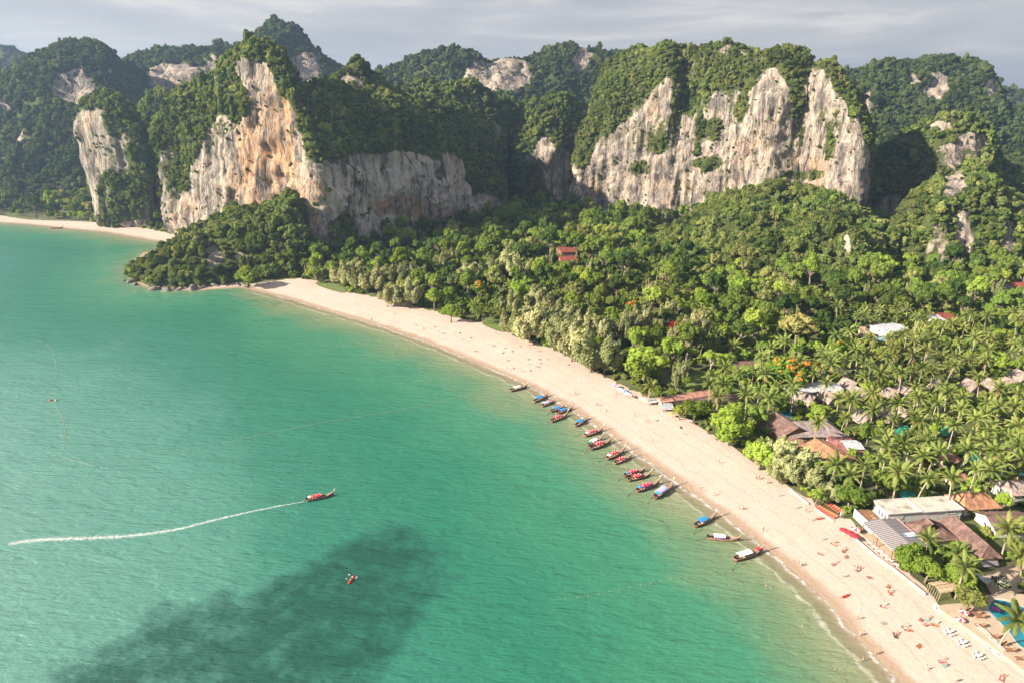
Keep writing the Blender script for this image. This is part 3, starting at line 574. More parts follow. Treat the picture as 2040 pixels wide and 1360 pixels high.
massif('limestone_pinnacle', 'small overgrown limestone pinnacle among the trees on the right', [
    S((1683, -560), (1682, 500, 5), (1684, 468, 10)), S((1700, -563), (1698, 490, 5), (1700, 453, 12)), S((1725, -563), (1725, 500, 6), (1727, 465, 14)), S((1750, -560), (1752, 520, 6), (1755, 500, 14))], 25, 1.1, 0.5, 0.05, 6,
    patches=((1690, 490, 11, 30, 0.8), (1715, 540, 22, 16, 1.6), (1752, 535, 16, 18, 1.5)), rockbias=-0.25, seed=26, size=(2.0, 3.6))
# --- left of the bay
massif('limestone_tower', 'leaning limestone tower at the far end of the left beach', [
    S((206, -453), (158, 228, 6), (166, 196, 16)), S((226, -455), (188, 222, 6), (188, 184, 26)), S((252, -456), (222, 236, 6), (216, 182, 32)), S((276, -457), (255, 256, 8), (247, 196, 36)),
    S((296, -457), (282, 300, 8), (274, 232, 36))], 60, 1.6, 0.7, 0.1, 6,
    patches=((190, 270, 38, 50, 1.2), (225, 300, 40, 60, 0.8), (205, 195, 50, 22, -1.0), (240, 230, 30, 40, -0.5), (245, 400, 45, 60, -1.0), (215, 390, 18, 50, 0.2), (285, 330, 26, 80, -1.0), (280, 445, 50, 8, 0.9)), ochre=((180, 260, 40, 50, 0.05),), seed=29)
massif('limestone_dome', 'dark tree-covered limestone dome behind the leaning tower', [
    S((292, 860), (282, 300, 866), (280, 210, 880)), S((315, 855), (300, 290, 860), (298, 184, 880)), S((338, 855), (322, 290, 860), (320, 172, 880)), S((358, 860), (345, 300, 866), (344, 188, 880)), S((375, 870), (362, 310, 875), (360, 225, 890))],
    90, 2.2, 0.7, 0.1, 10, rockbias=-0.6, seed=31)
massif('headland', 'low wooded headland with rocky foot reaching into the sea', [
    S((272, -562), (268, 545, 6), (275, 527, 18)), S((300, -573), (298, 535, 12), (305, 508, 32)), S((345, -577), (343, 520, 20), (345, 483, 55)), S((395, -576), (392, 505, 25), (390, 455, 85)),
    S((435, -573), (432, 500, 30), (432, 445, 95)), S((475, -569), (472, 485, 32), (474, 418, 95)), S((515, -566), (512, 480, 32), (518, 412, 95)), S((550, -564), (548, 475, 34), (552, 402, 88)),
    S((580, -562), (578, 480, 34), (580, 392, 75)), S((600, -560), (598, 510, 25), (600, 450, 55))], 45, 1.8, 0.5, 0.08, 8,
    patches=((422, 515, 16, 30, 1.8), (480, 505, 12, 10, 1.0), (575, 420, 20, 40, -1.0)), rockbias=-0.45, cliff=False, seed=35, size=(4.5, 9))
# --- far ranges
massif('mountain', 'hazy wooded mountain with pale cliffs at the far left', [
    S((-90, 850), (-90, 290, 960), (-90, 190, 1100)), S((-30, 850), (-30, 280, 960), (-30, 165, 1120)), S((20, 850), (20, 260, 960), (20, 150, 1120)), S((60, 850), (60, 240, 960), (60, 120, 1120)), S((100, 855), (100, 225, 970), (100, 103, 1130)),
    S((140, 860), (140, 215, 980), (138, 84, 1140)), S((180, 865), (182, 210, 990), (182, 78, 1140)), S((215, 880), (215, 215, 1000), (215, 92, 1140)), S((245, 900), (242, 225, 1010), (240, 126, 1140))], 300, 5.0, 1.3, 0.08, 40,
    patches=((150, 172, 50, 44, 1.8), (218, 150, 15, 15, 1.5), (42, 280, 10, 30, 1.5), (10, 210, 14, 24, 1.2)), rockbias=-0.75, cliff=False, seed=41, size=(5.5, 10))
massif('mountain', 'hazy mountain range with the highest peak behind the orange wall', [
    S((215, 1010), (215, 260, 1180), (215, 160, 1280)), S((260, 1010), (258, 240, 1180), (255, 115, 1290)), S((300, 1010), (298, 235, 1180), (295, 102, 1300)), S((345, 1010), (342, 230, 1180), (340, 99, 1300)), S((395, 1010), (392, 225, 1180), (392, 97, 1300)),
    S((450, 1010), (446, 225, 1180), (446, 93, 1300)), S((500, 1010), (495, 225, 1180), (500, 78, 1310)), S((535, 1010), (530, 220, 1180), (530, 52, 1310)), S((568, 1010), (562, 215, 1180), (562, 47, 1310)), S((600, 1010), (592, 215, 1180), (595, 66, 1310)),
    S((635, 1010), (628, 220, 1180), (630, 96, 1310)), S((670, 1010), (660, 230, 1180), (662, 130, 1310)), S((720, 1010), (710, 235, 1180), (712, 150, 1310)), S((780, 1010), (765, 240, 1180), (765, 148, 1310))], 350, 5.0, 1.3, 0.06, 40,
    patches=((350, 158, 72, 34, 1.8), (425, 148, 26, 42, 1.8), (612, 140, 30, 42, 1.8), (320, 190, 40, 24, 1.2)), rockbias=-0.75, cliff=False, seed=44, size=(5.5, 10.5))
massif('mountain', 'hazy mountain range with a white cliff in the middle distance', [
    S((760, 1180), (750, 200, 1290), (745, 142, 1360)), S((800, 1180), (790, 200, 1270), (790, 130, 1330)), S((845, 1180), (835, 200, 1250), (835, 112, 1310)), S((895, 1180), (888, 200, 1240), (888, 99, 1300)), S((940, 1180), (934, 200, 1235), (934, 100, 1300)),
    S((970, 1180), (966, 200, 1230), (966, 118, 1300)), S((1005, 1180), (1000, 200, 1230), (1000, 115, 1300)), S((1050, 1180), (1050, 200, 1235), (1050, 117, 1310)), S((1085, 1180), (1085, 200, 1240), (1085, 99, 1320)),
    S((1130, 1180), (1130, 200, 1240), (1132, 87, 1320)), S((1170, 1180), (1172, 200, 1250), (1172, 98, 1330)), S((1220, 1180), (1225, 200, 1250), (1228, 106, 1330)), S((1290, 1180), (1300, 200, 1250), (1300, 108, 1330)),
    S((1350, 1180), (1360, 200, 1250), (1362, 95, 1330)), S((1400, 1180), (1410, 200, 1250), (1415, 98, 1330)), S((1450, 1180), (1465, 200, 1250), (1470, 103, 1330)), S((1490, 1180), (1500, 200, 1250), (1505, 130, 1330)), S((1560, 1180), (1580, 200, 1250), (1590, 170, 1330))],
    300, 5.0, 1.2, 0.06, 40, patches=((1000, 150, 64, 40, 1.8), (1158, 120, 20, 32, 1.7), (940, 150, 16, 30, 1.3)), rockbias=-0.7, cliff=False, seed=47, size=(5.5, 10.5))
massif('mountain', 'green mountain ridge with small bare cliffs at the upper right', [
    S((1560, 900), (1600, 250, 1050), (1610, 175, 1180)), S((1610, 900), (1650, 240, 1050), (1660, 146, 1180)), S((1660, 900), (1700, 240, 1050), (1712, 142, 1180)), S((1700, 900), (1740, 240, 1050), (1756, 124, 1180)), S((1750, 900), (1790, 240, 1050), (1800, 126, 1180)),
    S((1790, 900), (1830, 240, 1050), (1850, 118, 1180)), S((1830, 900), (1880, 240, 1050), (1900, 120, 1180)), S((1870, 890), (1920, 240, 1050), (1940, 130, 1180)), S((1900, 880), (1960, 250, 1040), (1976, 152, 1160)), S((1940, 860), (1998, 290, 1010), (2000, 205, 1120)),
    S((1990, 850), (2045, 320, 980), (2060, 225, 1100)), S((2070, 850), (2120, 340, 980), (2140, 240, 1100)), S((2180, 850), (2240, 350, 980), (2260, 260, 1100))], 300, 4.5, 1.2, 0.06, 40,
    patches=((1862, 172, 30, 32, 1.8), (1725, 205, 20, 30, 1.6), (1972, 180, 14, 28, 1.8), (1822, 155, 12, 12, 1.5)), rockbias=-0.75, cliff=False, seed=51, size=(5.5, 10.5))
massif('mountain', 'distant blue ridge at the right edge of the horizon', [
    S((1900, 1700), (1930, 215, 1750), (1930, 188, 1850)), S((1980, 1700), (2000, 215, 1750), (2000, 178, 1850)), S((2040, 1700), (2060, 215, 1750), (2065, 184, 1850)), S((2120, 1700), (2150, 215, 1750), (2155, 180, 1850)), S((2240, 1700), (2280, 215, 1750), (2285, 190, 1850))],
    300, 9.0, 1.2, 0.06, 40, rockbias=-0.8, cliff=False, seed=55, size=(9, 15), veg_density=0.6)
massif('mountain', 'distant hazy ridge at the left edge of the horizon', [
    S((-160, 1500), (-160, 200, 1560), (-160, 105, 1680)), S((-80, 1500), (-80, 200, 1560), (-80, 98, 1680)), S((-10, 1500), (-10, 200, 1560), (-10, 92, 1680)), S((25, 1500), (25, 200, 1560), (25, 97, 1680)), S((60, 1500), (60, 200, 1560), (62, 116, 1680)), S((110, 1500), (110, 200, 1560), (110, 140, 1680))],
    300, 9.0, 1.2, 0.06, 40, rockbias=-0.8, cliff=False, seed=57, size=(9, 15), veg_density=0.6)

# ================================================================ VEGETATION
def leaf_material(name, cols, flower=None, transl=0.35, rough=0.6):
    m = bpy.data.materials.new(name); m.use_nodes = True; t = m.node_tree; t.nodes.clear(); L = t.links
    o = N(t, 'ShaderNodeOutputMaterial'); oi = N(t, 'ShaderNodeObjectInfo'); tcn = N(t, 'ShaderNodeTexCoord')
    ad = N(t, 'ShaderNodeVectorMath', operation='ADD'); L.new(tcn.outputs['Object'], ad.inputs[0]); L.new(oi.outputs['Random'], ad.inputs[1])
    n = N(t, 'ShaderNodeTexNoise'); n.inputs['Scale'].default_value = 3.5; n.inputs['Detail'].default_value = 3; L.new(ad.outputs['Vector'], n.inputs['Vector'])
    k = N(t, 'ShaderNodeMath', operation='MULTIPLY_ADD'); k.inputs[1].default_value = 0.7; k.inputs[2].default_value = -0.35; L.new(n.outputs['Fac'], k.inputs[0])
    a = N(t, 'ShaderNodeMath', operation='ADD', use_clamp=True); L.new(k.outputs[0], a.inputs[0]); L.new(oi.outputs['Random'], a.inputs[1])
    cr = N(t, 'ShaderNodeValToRGB'); e = cr.color_ramp.elements
    e[0].position = 0; e[0].color = (*cols[0], 1); e[1].position = 1; e[1].color = (*cols[-1], 1)
    for i, c in enumerate(cols[1:-1]): q = e.new((i + 1) / (len(cols) - 1)); q.color = (*c, 1)
    L.new(a.outputs[0], cr.inputs['Fac']); c = cr.outputs['Color']
    if flower:
        n2 = N(t, 'ShaderNodeTexNoise'); n2.inputs['Scale'].default_value = flower[2]; L.new(ad.outputs['Vector'], n2.inputs['Vector'])
        sp = N(t, 'ShaderNodeSeparateXYZ'); L.new(tcn.outputs['Object'], sp.inputs[0])
        mm = N(t, 'ShaderNodeMath', operation='MULTIPLY_ADD'); mm.inputs[1].default_value = 0.16; L.new(sp.outputs['Z'], mm.inputs[0]); L.new(n2.outputs['Fac'], mm.inputs[2])
        mr = N(t, 'ShaderNodeMapRange'); mr.inputs['From Min'].default_value = flower[1]; mr.inputs['From Max'].default_value = flower[1] + 0.03; L.new(mm.outputs[0], mr.inputs['Value'])
        mi = N(t, 'ShaderNodeMixRGB'); mi.inputs['Color2'].default_value = (*flower[0], 1); L.new(mr.outputs['Result'], mi.inputs['Fac']); L.new(c, mi.inputs['Color1']); c = mi.outputs['Color']
    gp = N(t, 'ShaderNodeNewGeometry'); gn = N(t, 'ShaderNodeTexNoise'); gn.inputs['Scale'].default_value = 0.022; gn.inputs['Detail'].default_value = 4; L.new(gp.outputs['Position'], gn.inputs['Vector'])
    gr = N(t, 'ShaderNodeMapRange'); gr.inputs['From Min'].default_value = 0.35; gr.inputs['From Max'].default_value = 0.65; gr.inputs['To Min'].default_value = 0.85; gr.inputs['To Max'].default_value = 1.5; L.new(gn.outputs['Fac'], gr.inputs['Value'])
    gh = N(t, 'ShaderNodeMapRange'); gh.inputs['From Min'].default_value = 0.35; gh.inputs['From Max'].default_value = 0.65; gh.inputs['To Min'].default_value = 0.495; gh.inputs['To Max'].default_value = 0.525; L.new(gn.outputs['Color'], gh.inputs['Value'])
    hv = N(t, 'ShaderNodeHueSaturation'); L.new(gr.outputs['Result'], hv.inputs['Value']); L.new(gh.outputs['Result'], hv.inputs['Hue']); L.new(c, hv.inputs['Color']); c = hv.outputs['Color']
    d = N(t, 'ShaderNodeBsdfDiffuse'); tr = N(t, 'ShaderNodeBsdfTranslucent'); ms = N(t, 'ShaderNodeMixShader'); ms.inputs['Fac'].default_value = transl
    br = N(t, 'ShaderNodeMixRGB', blend_type='MULTIPLY'); br.inputs['Fac'].default_value = 1; br.inputs['Color2'].default_value = (1.25, 1.3, 0.6, 1)
    L.new(c, d.inputs['Color']); L.new(c, br.inputs['Color1']); L.new(br.outputs['Color'], tr.inputs['Color'])
    L.new(d.outputs[0], ms.inputs[1]); L.new(tr.outputs[0], ms.inputs[2]); L.new(ms.outputs[0], o.inputs['Surface'])
    return m
m_leaf_hill = leaf_material('hill_leaves', [(0.05, 0.075, 0.022), (0.095, 0.13, 0.032), (0.155, 0.185, 0.045), (0.13, 0.145, 0.055), (0.25, 0.26, 0.08)])
m_leaf = leaf_material('leaves', [(0.038, 0.075, 0.018), (0.07, 0.13, 0.022), (0.11, 0.175, 0.03), (0.175, 0.23, 0.04), (0.12, 0.17, 0.05)])
m_leaf_pale = leaf_material('pale_leaves', [(0.16, 0.22, 0.05), (0.22, 0.25, 0.08)])
m_leaf_lime = leaf_material('lime_leaves', [(0.20, 0.29, 0.03), (0.26, 0.33, 0.03)])
m_leaf_ochre = leaf_material('ochre_leaves', [(0.20, 0.19, 0.07), (0.24, 0.22, 0.08)])
m_leaf_cas = leaf_material('feathery_needles', [(0.15, 0.165, 0.07), (0.23, 0.235, 0.115), (0.31, 0.30, 0.16)], transl=0.3)
m_leaf_palm = leaf_material('palm_leaf', [(0.10, 0.13, 0.035), (0.155, 0.18, 0.048), (0.22, 0.235, 0.075)], transl=0.3)
m_leaf_flame = leaf_material('flowering_leaves', [(0.07, 0.13, 0.02), (0.13, 0.19, 0.03)], flower=((0.42, 0.16, 0.04), 0.62, 2.6))
m_leaf_red = leaf_material('crimson_bracts', [(0.22, 0.02, 0.035), (0.32, 0.03, 0.06)])
m_leaf_white = leaf_material('blossoming_leaves', [(0.03, 0.06, 0.02), (0.045, 0.08, 0.02)], flower=((0.6, 0.6, 0.52), 0.60, 7.0))
m_bark = mat('bark', (0.20, 0.165, 0.125), 0.95, 0.3, 1.5, 0.05, 6)
m_bark_pale = mat('pale_bark', (0.42, 0.37, 0.30), 0.9, 0.2, 1.5, 0.04, 6)
m_palm_trunk = mat('palm_trunk', (0.34, 0.29, 0.23), 0.95, 0.25, 3, 0.04, 8)

def ico(sub):
    bm = bmesh.new(); bmesh.ops.create_icosphere(bm, subdivisions=sub, radius=1)
    v = np.array([x.co[:] for x in bm.verts]); f = np.array([[x.index for x in q.verts] for q in bm.faces]); bm.free(); return v, f
ICO2, ICO2F = ico(2)
def cards(C, Nn, size, r, aspect=1.5, droop=None):
    """leaf-sized quads at C facing roughly Nn"""
    n = len(C); nn = Nn + r.normal(0, 0.42, (n, 3)); nn /= np.linalg.norm(nn, axis=1)[:, None] + 1e-9
    up = r.normal(0, 1, (n, 3)) if droop is None else droop + r.normal(0, 0.25, (n, 3))
    a = up - (up * nn).sum(1)[:, None] * nn; a /= np.linalg.norm(a, axis=1)[:, None] + 1e-9; b = np.cross(nn, a)
    s = size * r.uniform(0.6, 1.35, n)[:, None]
    q = np.stack([C - a * s * aspect * .5 , C + b * s * .5, C + a * s * aspect * .5, C - b * s * .5], 1)      # leaf-like diamond
    q[:, 0] -= nn * s * 0.12; q[:, 2] -= nn * s * 0.12
    return q.reshape(-1, 3), np.arange(4 * n).reshape(n, 4)
def crown_mesh(name, m, r, nl, puffs=9, flat=0.75, leaf=0.16, spread=0.62, pr=(0.34, 0.52), top=0.35):
    """unit crown (radius about 1) from overlapping leafy puffs"""
    Cs, Ns, V, F = [], [], [], []; off = 0
    for k in range(puffs):
        if k == 0: c = np.zeros(3); R = 0.62
        else:
            th = r.uniform(0, 2 * PI); el = math.asin(r.uniform(-0.35, 1.0)); d = spread * r.uniform(0.8, 1.1)
            c = np.array([math.cos(th) * math.cos(el) * d, math.sin(th) * math.cos(el) * d, math.sin(el) * d * flat]); R = r.uniform(*pr)
        v = ICO2 * R * 0.74; v = v * (1 + 0.22 * vnoise(v[:, 0] * 4 + k, v[:, 1] * 4, v[:, 2] * 4, k)[:, None]); v[:, 2] *= flat * 1.05
        V.append(v + c); F.append(ICO2F + off); off += len(v)
        n = int(nl * (R ** 2) / (puffs * 0.19)); d = r.normal(0, 1, (n, 3)); d /= np.linalg.norm(d, axis=1)[:, None]
        d[:, 2] = np.where(d[:, 2] < -0.5, -d[:, 2], d[:, 2])
        rr = R * (0.86 + 0.22 * r.random(n) ** 1.5)
        p = d * rr[:, None]; p[:, 2] *= flat * 1.05; Cs.append(p + c); Ns.append(d)
    C = np.concatenate(Cs); D = np.concatenate(Ns)
    q, f = cards(C, D, leaf, r)
    tv = np.concatenate(V); tf = np.concatenate(F)
    allv = np.concatenate([tv, q]); faces = [tuple(x) for x in tf] + [tuple(x + len(tv)) for x in f]
    return nmesh(name, allv, faces, [m])
def casuarina_mesh(name, m, r, plumes=14, nl=150):
    """unit-height feathery crown of upward plumes"""
    Cs, Ds, Us = [], [], []
    V, F = [], []; off = 0
    for k in range(plumes):
        th = r.uniform(0, 2 * PI); z0 = r.uniform(0.05, 0.5); rr = r.uniform(0.05, 0.24); h = r.uniform(0.28, 0.48); 
        if k < 2: rr = 0.03; z0 = 0.3; h = 0.68
        t = r.random(nl) ** 0.8; wdt = 0.135 * (1 - t) ** 0.6 * np.minimum(1, t * 5 + 0.35) * r.uniform(0.8, 1.2)
        lean = np.array([math.cos(th), math.sin(th), 0]); c0 = lean * rr + np.array([0, 0, z0])
        ax = lean * 0.30 + np.array([0.12, 0, 1.0]); a = r.uniform(0, 2 * PI, nl); d = np.c_[np.cos(a), np.sin(a), r.uniform(-0.2, 0.6, nl)]
        C = c0 + ax * (t * h)[:, None] + d * wdt[:, None]; Cs.append(C); Ds.append(d); Us.append(ax * 0.8 + d * 0.7)
        v = ICO2 * np.array([0.085, 0.085, h * 0.42]); v = v * (1 + 0.25 * vnoise(ICO2[:, 0] * 3 + k, ICO2[:, 1] * 3, ICO2[:, 2] * 5, k)[:, None]); v += c0 + ax * h * 0.38
        V.append(v); F.append(ICO2F + off); off += len(v)
    C = np.concatenate(Cs); D = np.concatenate(Ds); Uu = np.concatenate(Us)
    q, f = cards(C, D, 0.045, r, 2.6, droop=Uu); tv = np.concatenate(V); tf = np.concatenate(F)
    return nmesh(name, np.concatenate([tv, q]), [tuple(x) for x in tf] + [tuple(x + len(tv)) for x in f], [m])
def frond_mesh(name, m, r, ln=4.2, nleaf=15, droop=0.8, wid=0.62):
    mb = MB(); pts = []
    for i in range(7):
        t = i / 6; pts.append((ln * (t * 0.98 - 0.16 * t * t * droop), 0, ln * (0.22 * t - 0.62 * droop * t ** 2.2)))
    mb.tube(pts, [0.055 * (1 - 0.8 * i / 6) for i in range(7)], 3, cap=False)
    for k in range(nleaf):
        t = 0.10 + 0.88 * k / (nleaf - 1); f = t * 6; i = min(int(f), 5); u = f - i
        p = Vector(pts[i]).lerp(Vector(pts[i + 1]), u); dirv = (Vector(pts[i + 1]) - Vector(pts[i])).normalized()
        L0 = wid * (math.sin(PI * min(1, t * 0.82 + 0.14)) ** 0.7) * r.uniform(0.85, 1.15) * 1.35
        for s in (-1, 1):
            tip = p + dirv * L0 * 0.62 + Vector((0, s * L0 * 0.80, -L0 * r.uniform(0.25, 0.65)))
            w = dirv * 0.16; mid = (p + tip) / 2 + Vector((0, 0, 0.06))
            mb.add([p - w * 0.6, mid - w, tip, mid + w, p + w * 0.6], [(0, 1, 3, 4), (1, 2, 3)])
    return mb.mesh(name, m)
r_ = np.random.default_rng(3)
HILL = [crown_mesh('hill_tree', m_leaf_hill, r_, 300, 7, 0.85, 0.30) for _ in range(5)]
BROAD_FAR = [crown_mesh('tree_crown', m_leaf, r_, 520, 12, 0.95, 0.22, 0.70, (0.26, 0.44)) for _ in range(5)]
BROAD = [crown_mesh('crown', m_leaf, r_, 1500, 17, 0.92, 0.14, 0.72, (0.22, 0.40)) for _ in range(6)]
CAS = [casuarina_mesh('crown', m_leaf_cas, r_, 15, 120) for _ in range(4)]
CAS_FAR = CAS[:2]
FRONDS = [frond_mesh('frond', m_leaf_palm, r_, ln, 15, dr) for ln, dr in ((4.3, 0.55), (4.4, 0.85), (4.0, 1.15))]
m_dead = leaf_material('dead_palm_leaf', [(0.22, 0.15, 0.07), (0.30, 0.21, 0.11)], transl=0.2)
DEAD = frond_mesh('frond', m_dead, r_, 3.6, 13, 1.6, 0.5)
def frond_pose(r, k, n):
    a = k * 2.39996 + r.uniform(-0.2, 0.2); lvl = k / n
    el = 1.15 - 1.35 * lvl + r.uniform(-0.12, 0.12)
    return (0, -el, a), (0 if lvl < 0.35 else (1 if lvl < 0.75 else 2))
def palm_crown(name, r, n=17):
    vs, fs, off = [], [], 0
    for k in range(n):
        rot, mi = frond_pose(r, k, n); M_ = Euler(rot).to_matrix(); me = FRONDS[mi]
        for v in me.vertices: vs.append(tuple(M_ @ v.co))
        for p in me.polygons: fs.append(tuple(i + off for i in p.vertices))
        off = len(vs)
    return nmesh(name, vs, fs, [m_leaf_palm])
rr_ = random.Random(5)
PALM_CROWN = [palm_crown('frond_crown', rr_) for _ in range(3)]

# ---- geometry-nodes scatter of small crowns over the hills (nobody could count them)
def proto_collection(name, meshes):
    c = bpy.data.collections.new(name)
    for i, me in enumerate(meshes):
        o = bpy.data.objects.new(f'{name}_{i:02d}', me); c.objects.link(o)
    return c
def scatter(name, label, pts, scl, rotz, idx, coll, tilt=None):
    me = bpy.data.meshes.new(name); me.vertices.add(len(pts)); me.vertices.foreach_set('co', np.ascontiguousarray(pts, np.float32).ravel())
    a = me.attributes.new('scl', 'FLOAT_VECTOR', 'POINT'); a.data.foreach_set('vector', np.ascontiguousarray(scl, np.float32).ravel())
    a = me.attributes.new('rot', 'FLOAT_VECTOR', 'POINT'); rv = np.zeros((len(pts), 3), np.float32); rv[:, 2] = rotz
    if tilt is not None: rv[:, :2] = tilt
    a.data.foreach_set('vector', rv.ravel())
    a = me.attributes.new('idx', 'INT', 'POINT'); a.data.foreach_set('value', np.ascontiguousarray(idx, np.int32))
    me.update()
    o = link(name, me); tag(o, label, kind='stuff')
    ng = bpy.data.node_groups.new(name, 'GeometryNodeTree')
    ng.interface.new_socket('Geometry', in_out='INPUT', socket_type='NodeSocketGeometry'); ng.interface.new_socket('Geometry', in_out='OUTPUT', socket_type='NodeSocketGeometry')
    gi = N(ng, 'NodeGroupInput'); go = N(ng, 'NodeGroupOutput'); ip = N(ng, 'GeometryNodeInstanceOnPoints'); ci = N(ng, 'GeometryNodeCollectionInfo')
    ci.inputs['Collection'].default_value = coll; ci.inputs['Separate Children'].default_value = True; ci.inputs['Reset Children'].default_value = True
    def at(nm, ty): q = N(ng, 'GeometryNodeInputNamedAttribute', data_type=ty); q.inputs['Name'].default_value = nm; return q.outputs['Attribute']
    er = N(ng, 'FunctionNodeEulerToRotation')
    ng.links.new(gi.outputs[0], ip.inputs['Points']); ng.links.new(ci.outputs[0], ip.inputs['Instance']); ip.inputs['Pick Instance'].default_value = True
    ng.links.new(at('idx', 'INT'), ip.inputs['Instance Index']); ng.links.new(at('rot', 'FLOAT_VECTOR'), er.inputs[0]); ng.links.new(er.outputs[0], ip.inputs['Rotation'])
    ng.links.new(at('scl', 'FLOAT_VECTOR'), ip.inputs['Scale']); ng.links.new(ip.outputs[0], go.inputs[0])
    md = o.modifiers.new('scatter', 'NODES'); md.node_group = ng
    return o
m_leaf_far = leaf_material('mountain_leaves', [(0.028, 0.048, 0.022), (0.05, 0.075, 0.03), (0.085, 0.11, 0.04), (0.12, 0.14, 0.055)])  # darker, bluer hill leaves: shade and haze of the far ranges in colour
HILLF = []
for me in HILL: q = me.copy(); q.materials.clear(); q.materials.append(m_leaf_far); HILLF.append(q)
HC = proto_collection('hill_trees', HILL); HCF = proto_collection('mountain_trees', HILLF)
n_sc = 0
for M in MASSIFS:
    P, F = M['P'], M['F']; c = P[F].mean(1); A = 0.5 * np.linalg.norm(np.cross(P[F[:, 2]] - P[F[:, 0]], P[F[:, 3]] - P[F[:, 1]]), axis=1)
    nr = M['N'][F].mean(1); rk = M['rock'][F].mean(1); vvf = M['vv'][F].mean(1)
    lo, hi = M['size']; mean = (lo + hi) / 2
    pr = smoothstep(0.42, 0.05, rk + 0.15 * rng.standard_normal(len(rk))); pr = np.maximum(pr, 0.010 + 0.30 * smoothstep(0.22, 0.42, fbm(c, 15, 3, M['seed'] + 60, (1, 1, 1.6))))
    pr *= (vvf < 5.6) * (c[:, 2] > 1.0) * np.where(vvf > 4.6, 0.25, 1.0)
    lam = A * pr * 1.45 / (mean * 0.78) ** 2 * M['dens']
    k = rng.poisson(lam); fi = np.repeat(np.arange(len(F)), k); n = len(fi)
    u, v = rng.random(n)[:, None], rng.random(n)[:, None]; q = P[F[fi]]
    pt = (q[:, 0] * (1 - u) + q[:, 1] * u) * (1 - v) + (q[:, 3] * (1 - u) + q[:, 2] * u) * v
    s = lo + (hi - lo) * rng.beta(1.3, 2.6, n); s *= np.where(rk[fi] > 0.25, 0.6, 1.0) * np.where(rng.random(n) < 0.04, 1.7, 1.0); s *= 0.5
    pt = pt + nr[fi] * (s * 0.25)[:, None]; pt[:, 2] += s * 0.25
    sv3 = np.c_[s * rng.uniform(0.85, 1.2, n), s * rng.uniform(0.85, 1.2, n), s * np.where(rng.random(n) < 0.15, rng.uniform(1.3, 2.0, n), rng.uniform(0.75, 1.3, n))]
    scatter('hillside_trees', 'dense trees and creepers covering the ' + M['name'].replace('_', ' '), pt, sv3, rng.uniform(0, 2 * PI, n), rng.integers(0, len(HILL), n), HCF if M['name'] == 'mountain' else HC); n_sc += n
print('hill instances', n_sc)

# ================================================================ BUILDINGS
def gz_at(x, y): return float(ground_z(np.array([[x, y]]))[0][0])
def mat_roof(name, col, pitch=0.9, var=0.25, rough=0.85, depth=0.06, dirt=None, axis='X'):
    m = mat(name, col, rough, var, 0.35, rnd=0.12, dirt=dirt or ((col[0] * 0.55, col[1] * 0.55, col[2] * 0.6), 0.5, 0.55)); t = m.node_tree; b = t.nodes['Principled BSDF']
    tcn = N(t, 'ShaderNodeTexCoord'); w = N(t, 'ShaderNodeTexWave', bands_direction=axis); w.inputs['Scale'].default_value = 1 / pitch; w.inputs['Distortion'].default_value = 0.3
    t.links.new(tcn.outputs['Object'], w.inputs['Vector']); w2 = N(t, 'ShaderNodeTexNoise'); w2.inputs['Scale'].default_value = 5; t.links.new(tcn.outputs['Object'], w2.inputs['Vector'])
    bp = N(t, 'ShaderNodeBump'); bp.inputs['Distance'].default_value = depth; t.links.new(w.outputs['Fac'], bp.inputs['Height'])
    b2 = N(t, 'ShaderNodeBump'); b2.inputs['Distance'].default_value = 0.08; t.links.new(w2.outputs['Fac'], b2.inputs['Height']); t.links.new(bp.outputs['Normal'], b2.inputs['Normal'])
    t.links.new(b2.outputs['Normal'], b.inputs['Normal'])
    src = b.inputs['Base Color'].links[0].from_socket; wr = N(t, 'ShaderNodeMapRange'); wr.inputs['From Max'].default_value = 0.35; wr.inputs['To Min'].default_value = 0.62
    wy = N(t, 'ShaderNodeTexWave', bands_direction='Y' if axis == 'X' else 'X'); wy.inputs['Scale'].default_value = 0.55 / pitch; wy.inputs['Distortion'].default_value = 0.6; t.links.new(tcn.outputs['Object'], wy.inputs['Vector'])
    t.links.new(wy.outputs['Fac'], wr.inputs['Value']); mu = N(t, 'ShaderNodeMixRGB', blend_type='MULTIPLY'); mu.inputs['Fac'].default_value = 1; t.links.new(src, mu.inputs['Color1']); t.links.new(wr.outputs['Result'], mu.inputs['Color2'])
    n9 = N(t, 'ShaderNodeTexNoise'); n9.inputs['Scale'].default_value = 0.7; n9.inputs['Detail'].default_value = 8; n9.inputs['Roughness'].default_value = 0.7; t.links.new(tcn.outputs['Object'], n9.inputs['Vector'])
    r9 = N(t, 'ShaderNodeMapRange'); r9.inputs['From Min'].default_value = 0.35; r9.inputs['From Max'].default_value = 0.65; r9.inputs['To Min'].default_value = 0.65; r9.inputs['To Max'].default_value = 1.25; t.links.new(n9.outputs['Fac'], r9.inputs['Value'])
    m9 = N(t, 'ShaderNodeMixRGB', blend_type='MULTIPLY'); m9.inputs['Fac'].default_value = 1; t.links.new(mu.outputs['Color'], m9.inputs['Color1']); t.links.new(r9.outputs['Result'], m9.inputs['Color2']); t.links.new(m9.outputs['Color'], b.inputs['Base Color']); return m
m_wall = mat('white_plaster', (0.52, 0.51, 0.49), 0.85, 0.08, 0.8, dirt=((0.35, 0.33, 0.30), 0.7, 0.5))
m_wall_tan = mat('tan_plaster', (0.46, 0.36, 0.27), 0.9, 0.1, 0.8)
m_wood = mat('brown_wood', (0.20, 0.11, 0.065), 0.8, 0.25, 2, 0.02, 12)
m_wood_grey = mat('weathered_wood', (0.30, 0.25, 0.21), 0.9, 0.25, 2, 0.02, 12)
m_glass = mat('dark_glass', (0.02, 0.03, 0.035), 0.08, 0.1, 1, spec=0.6)
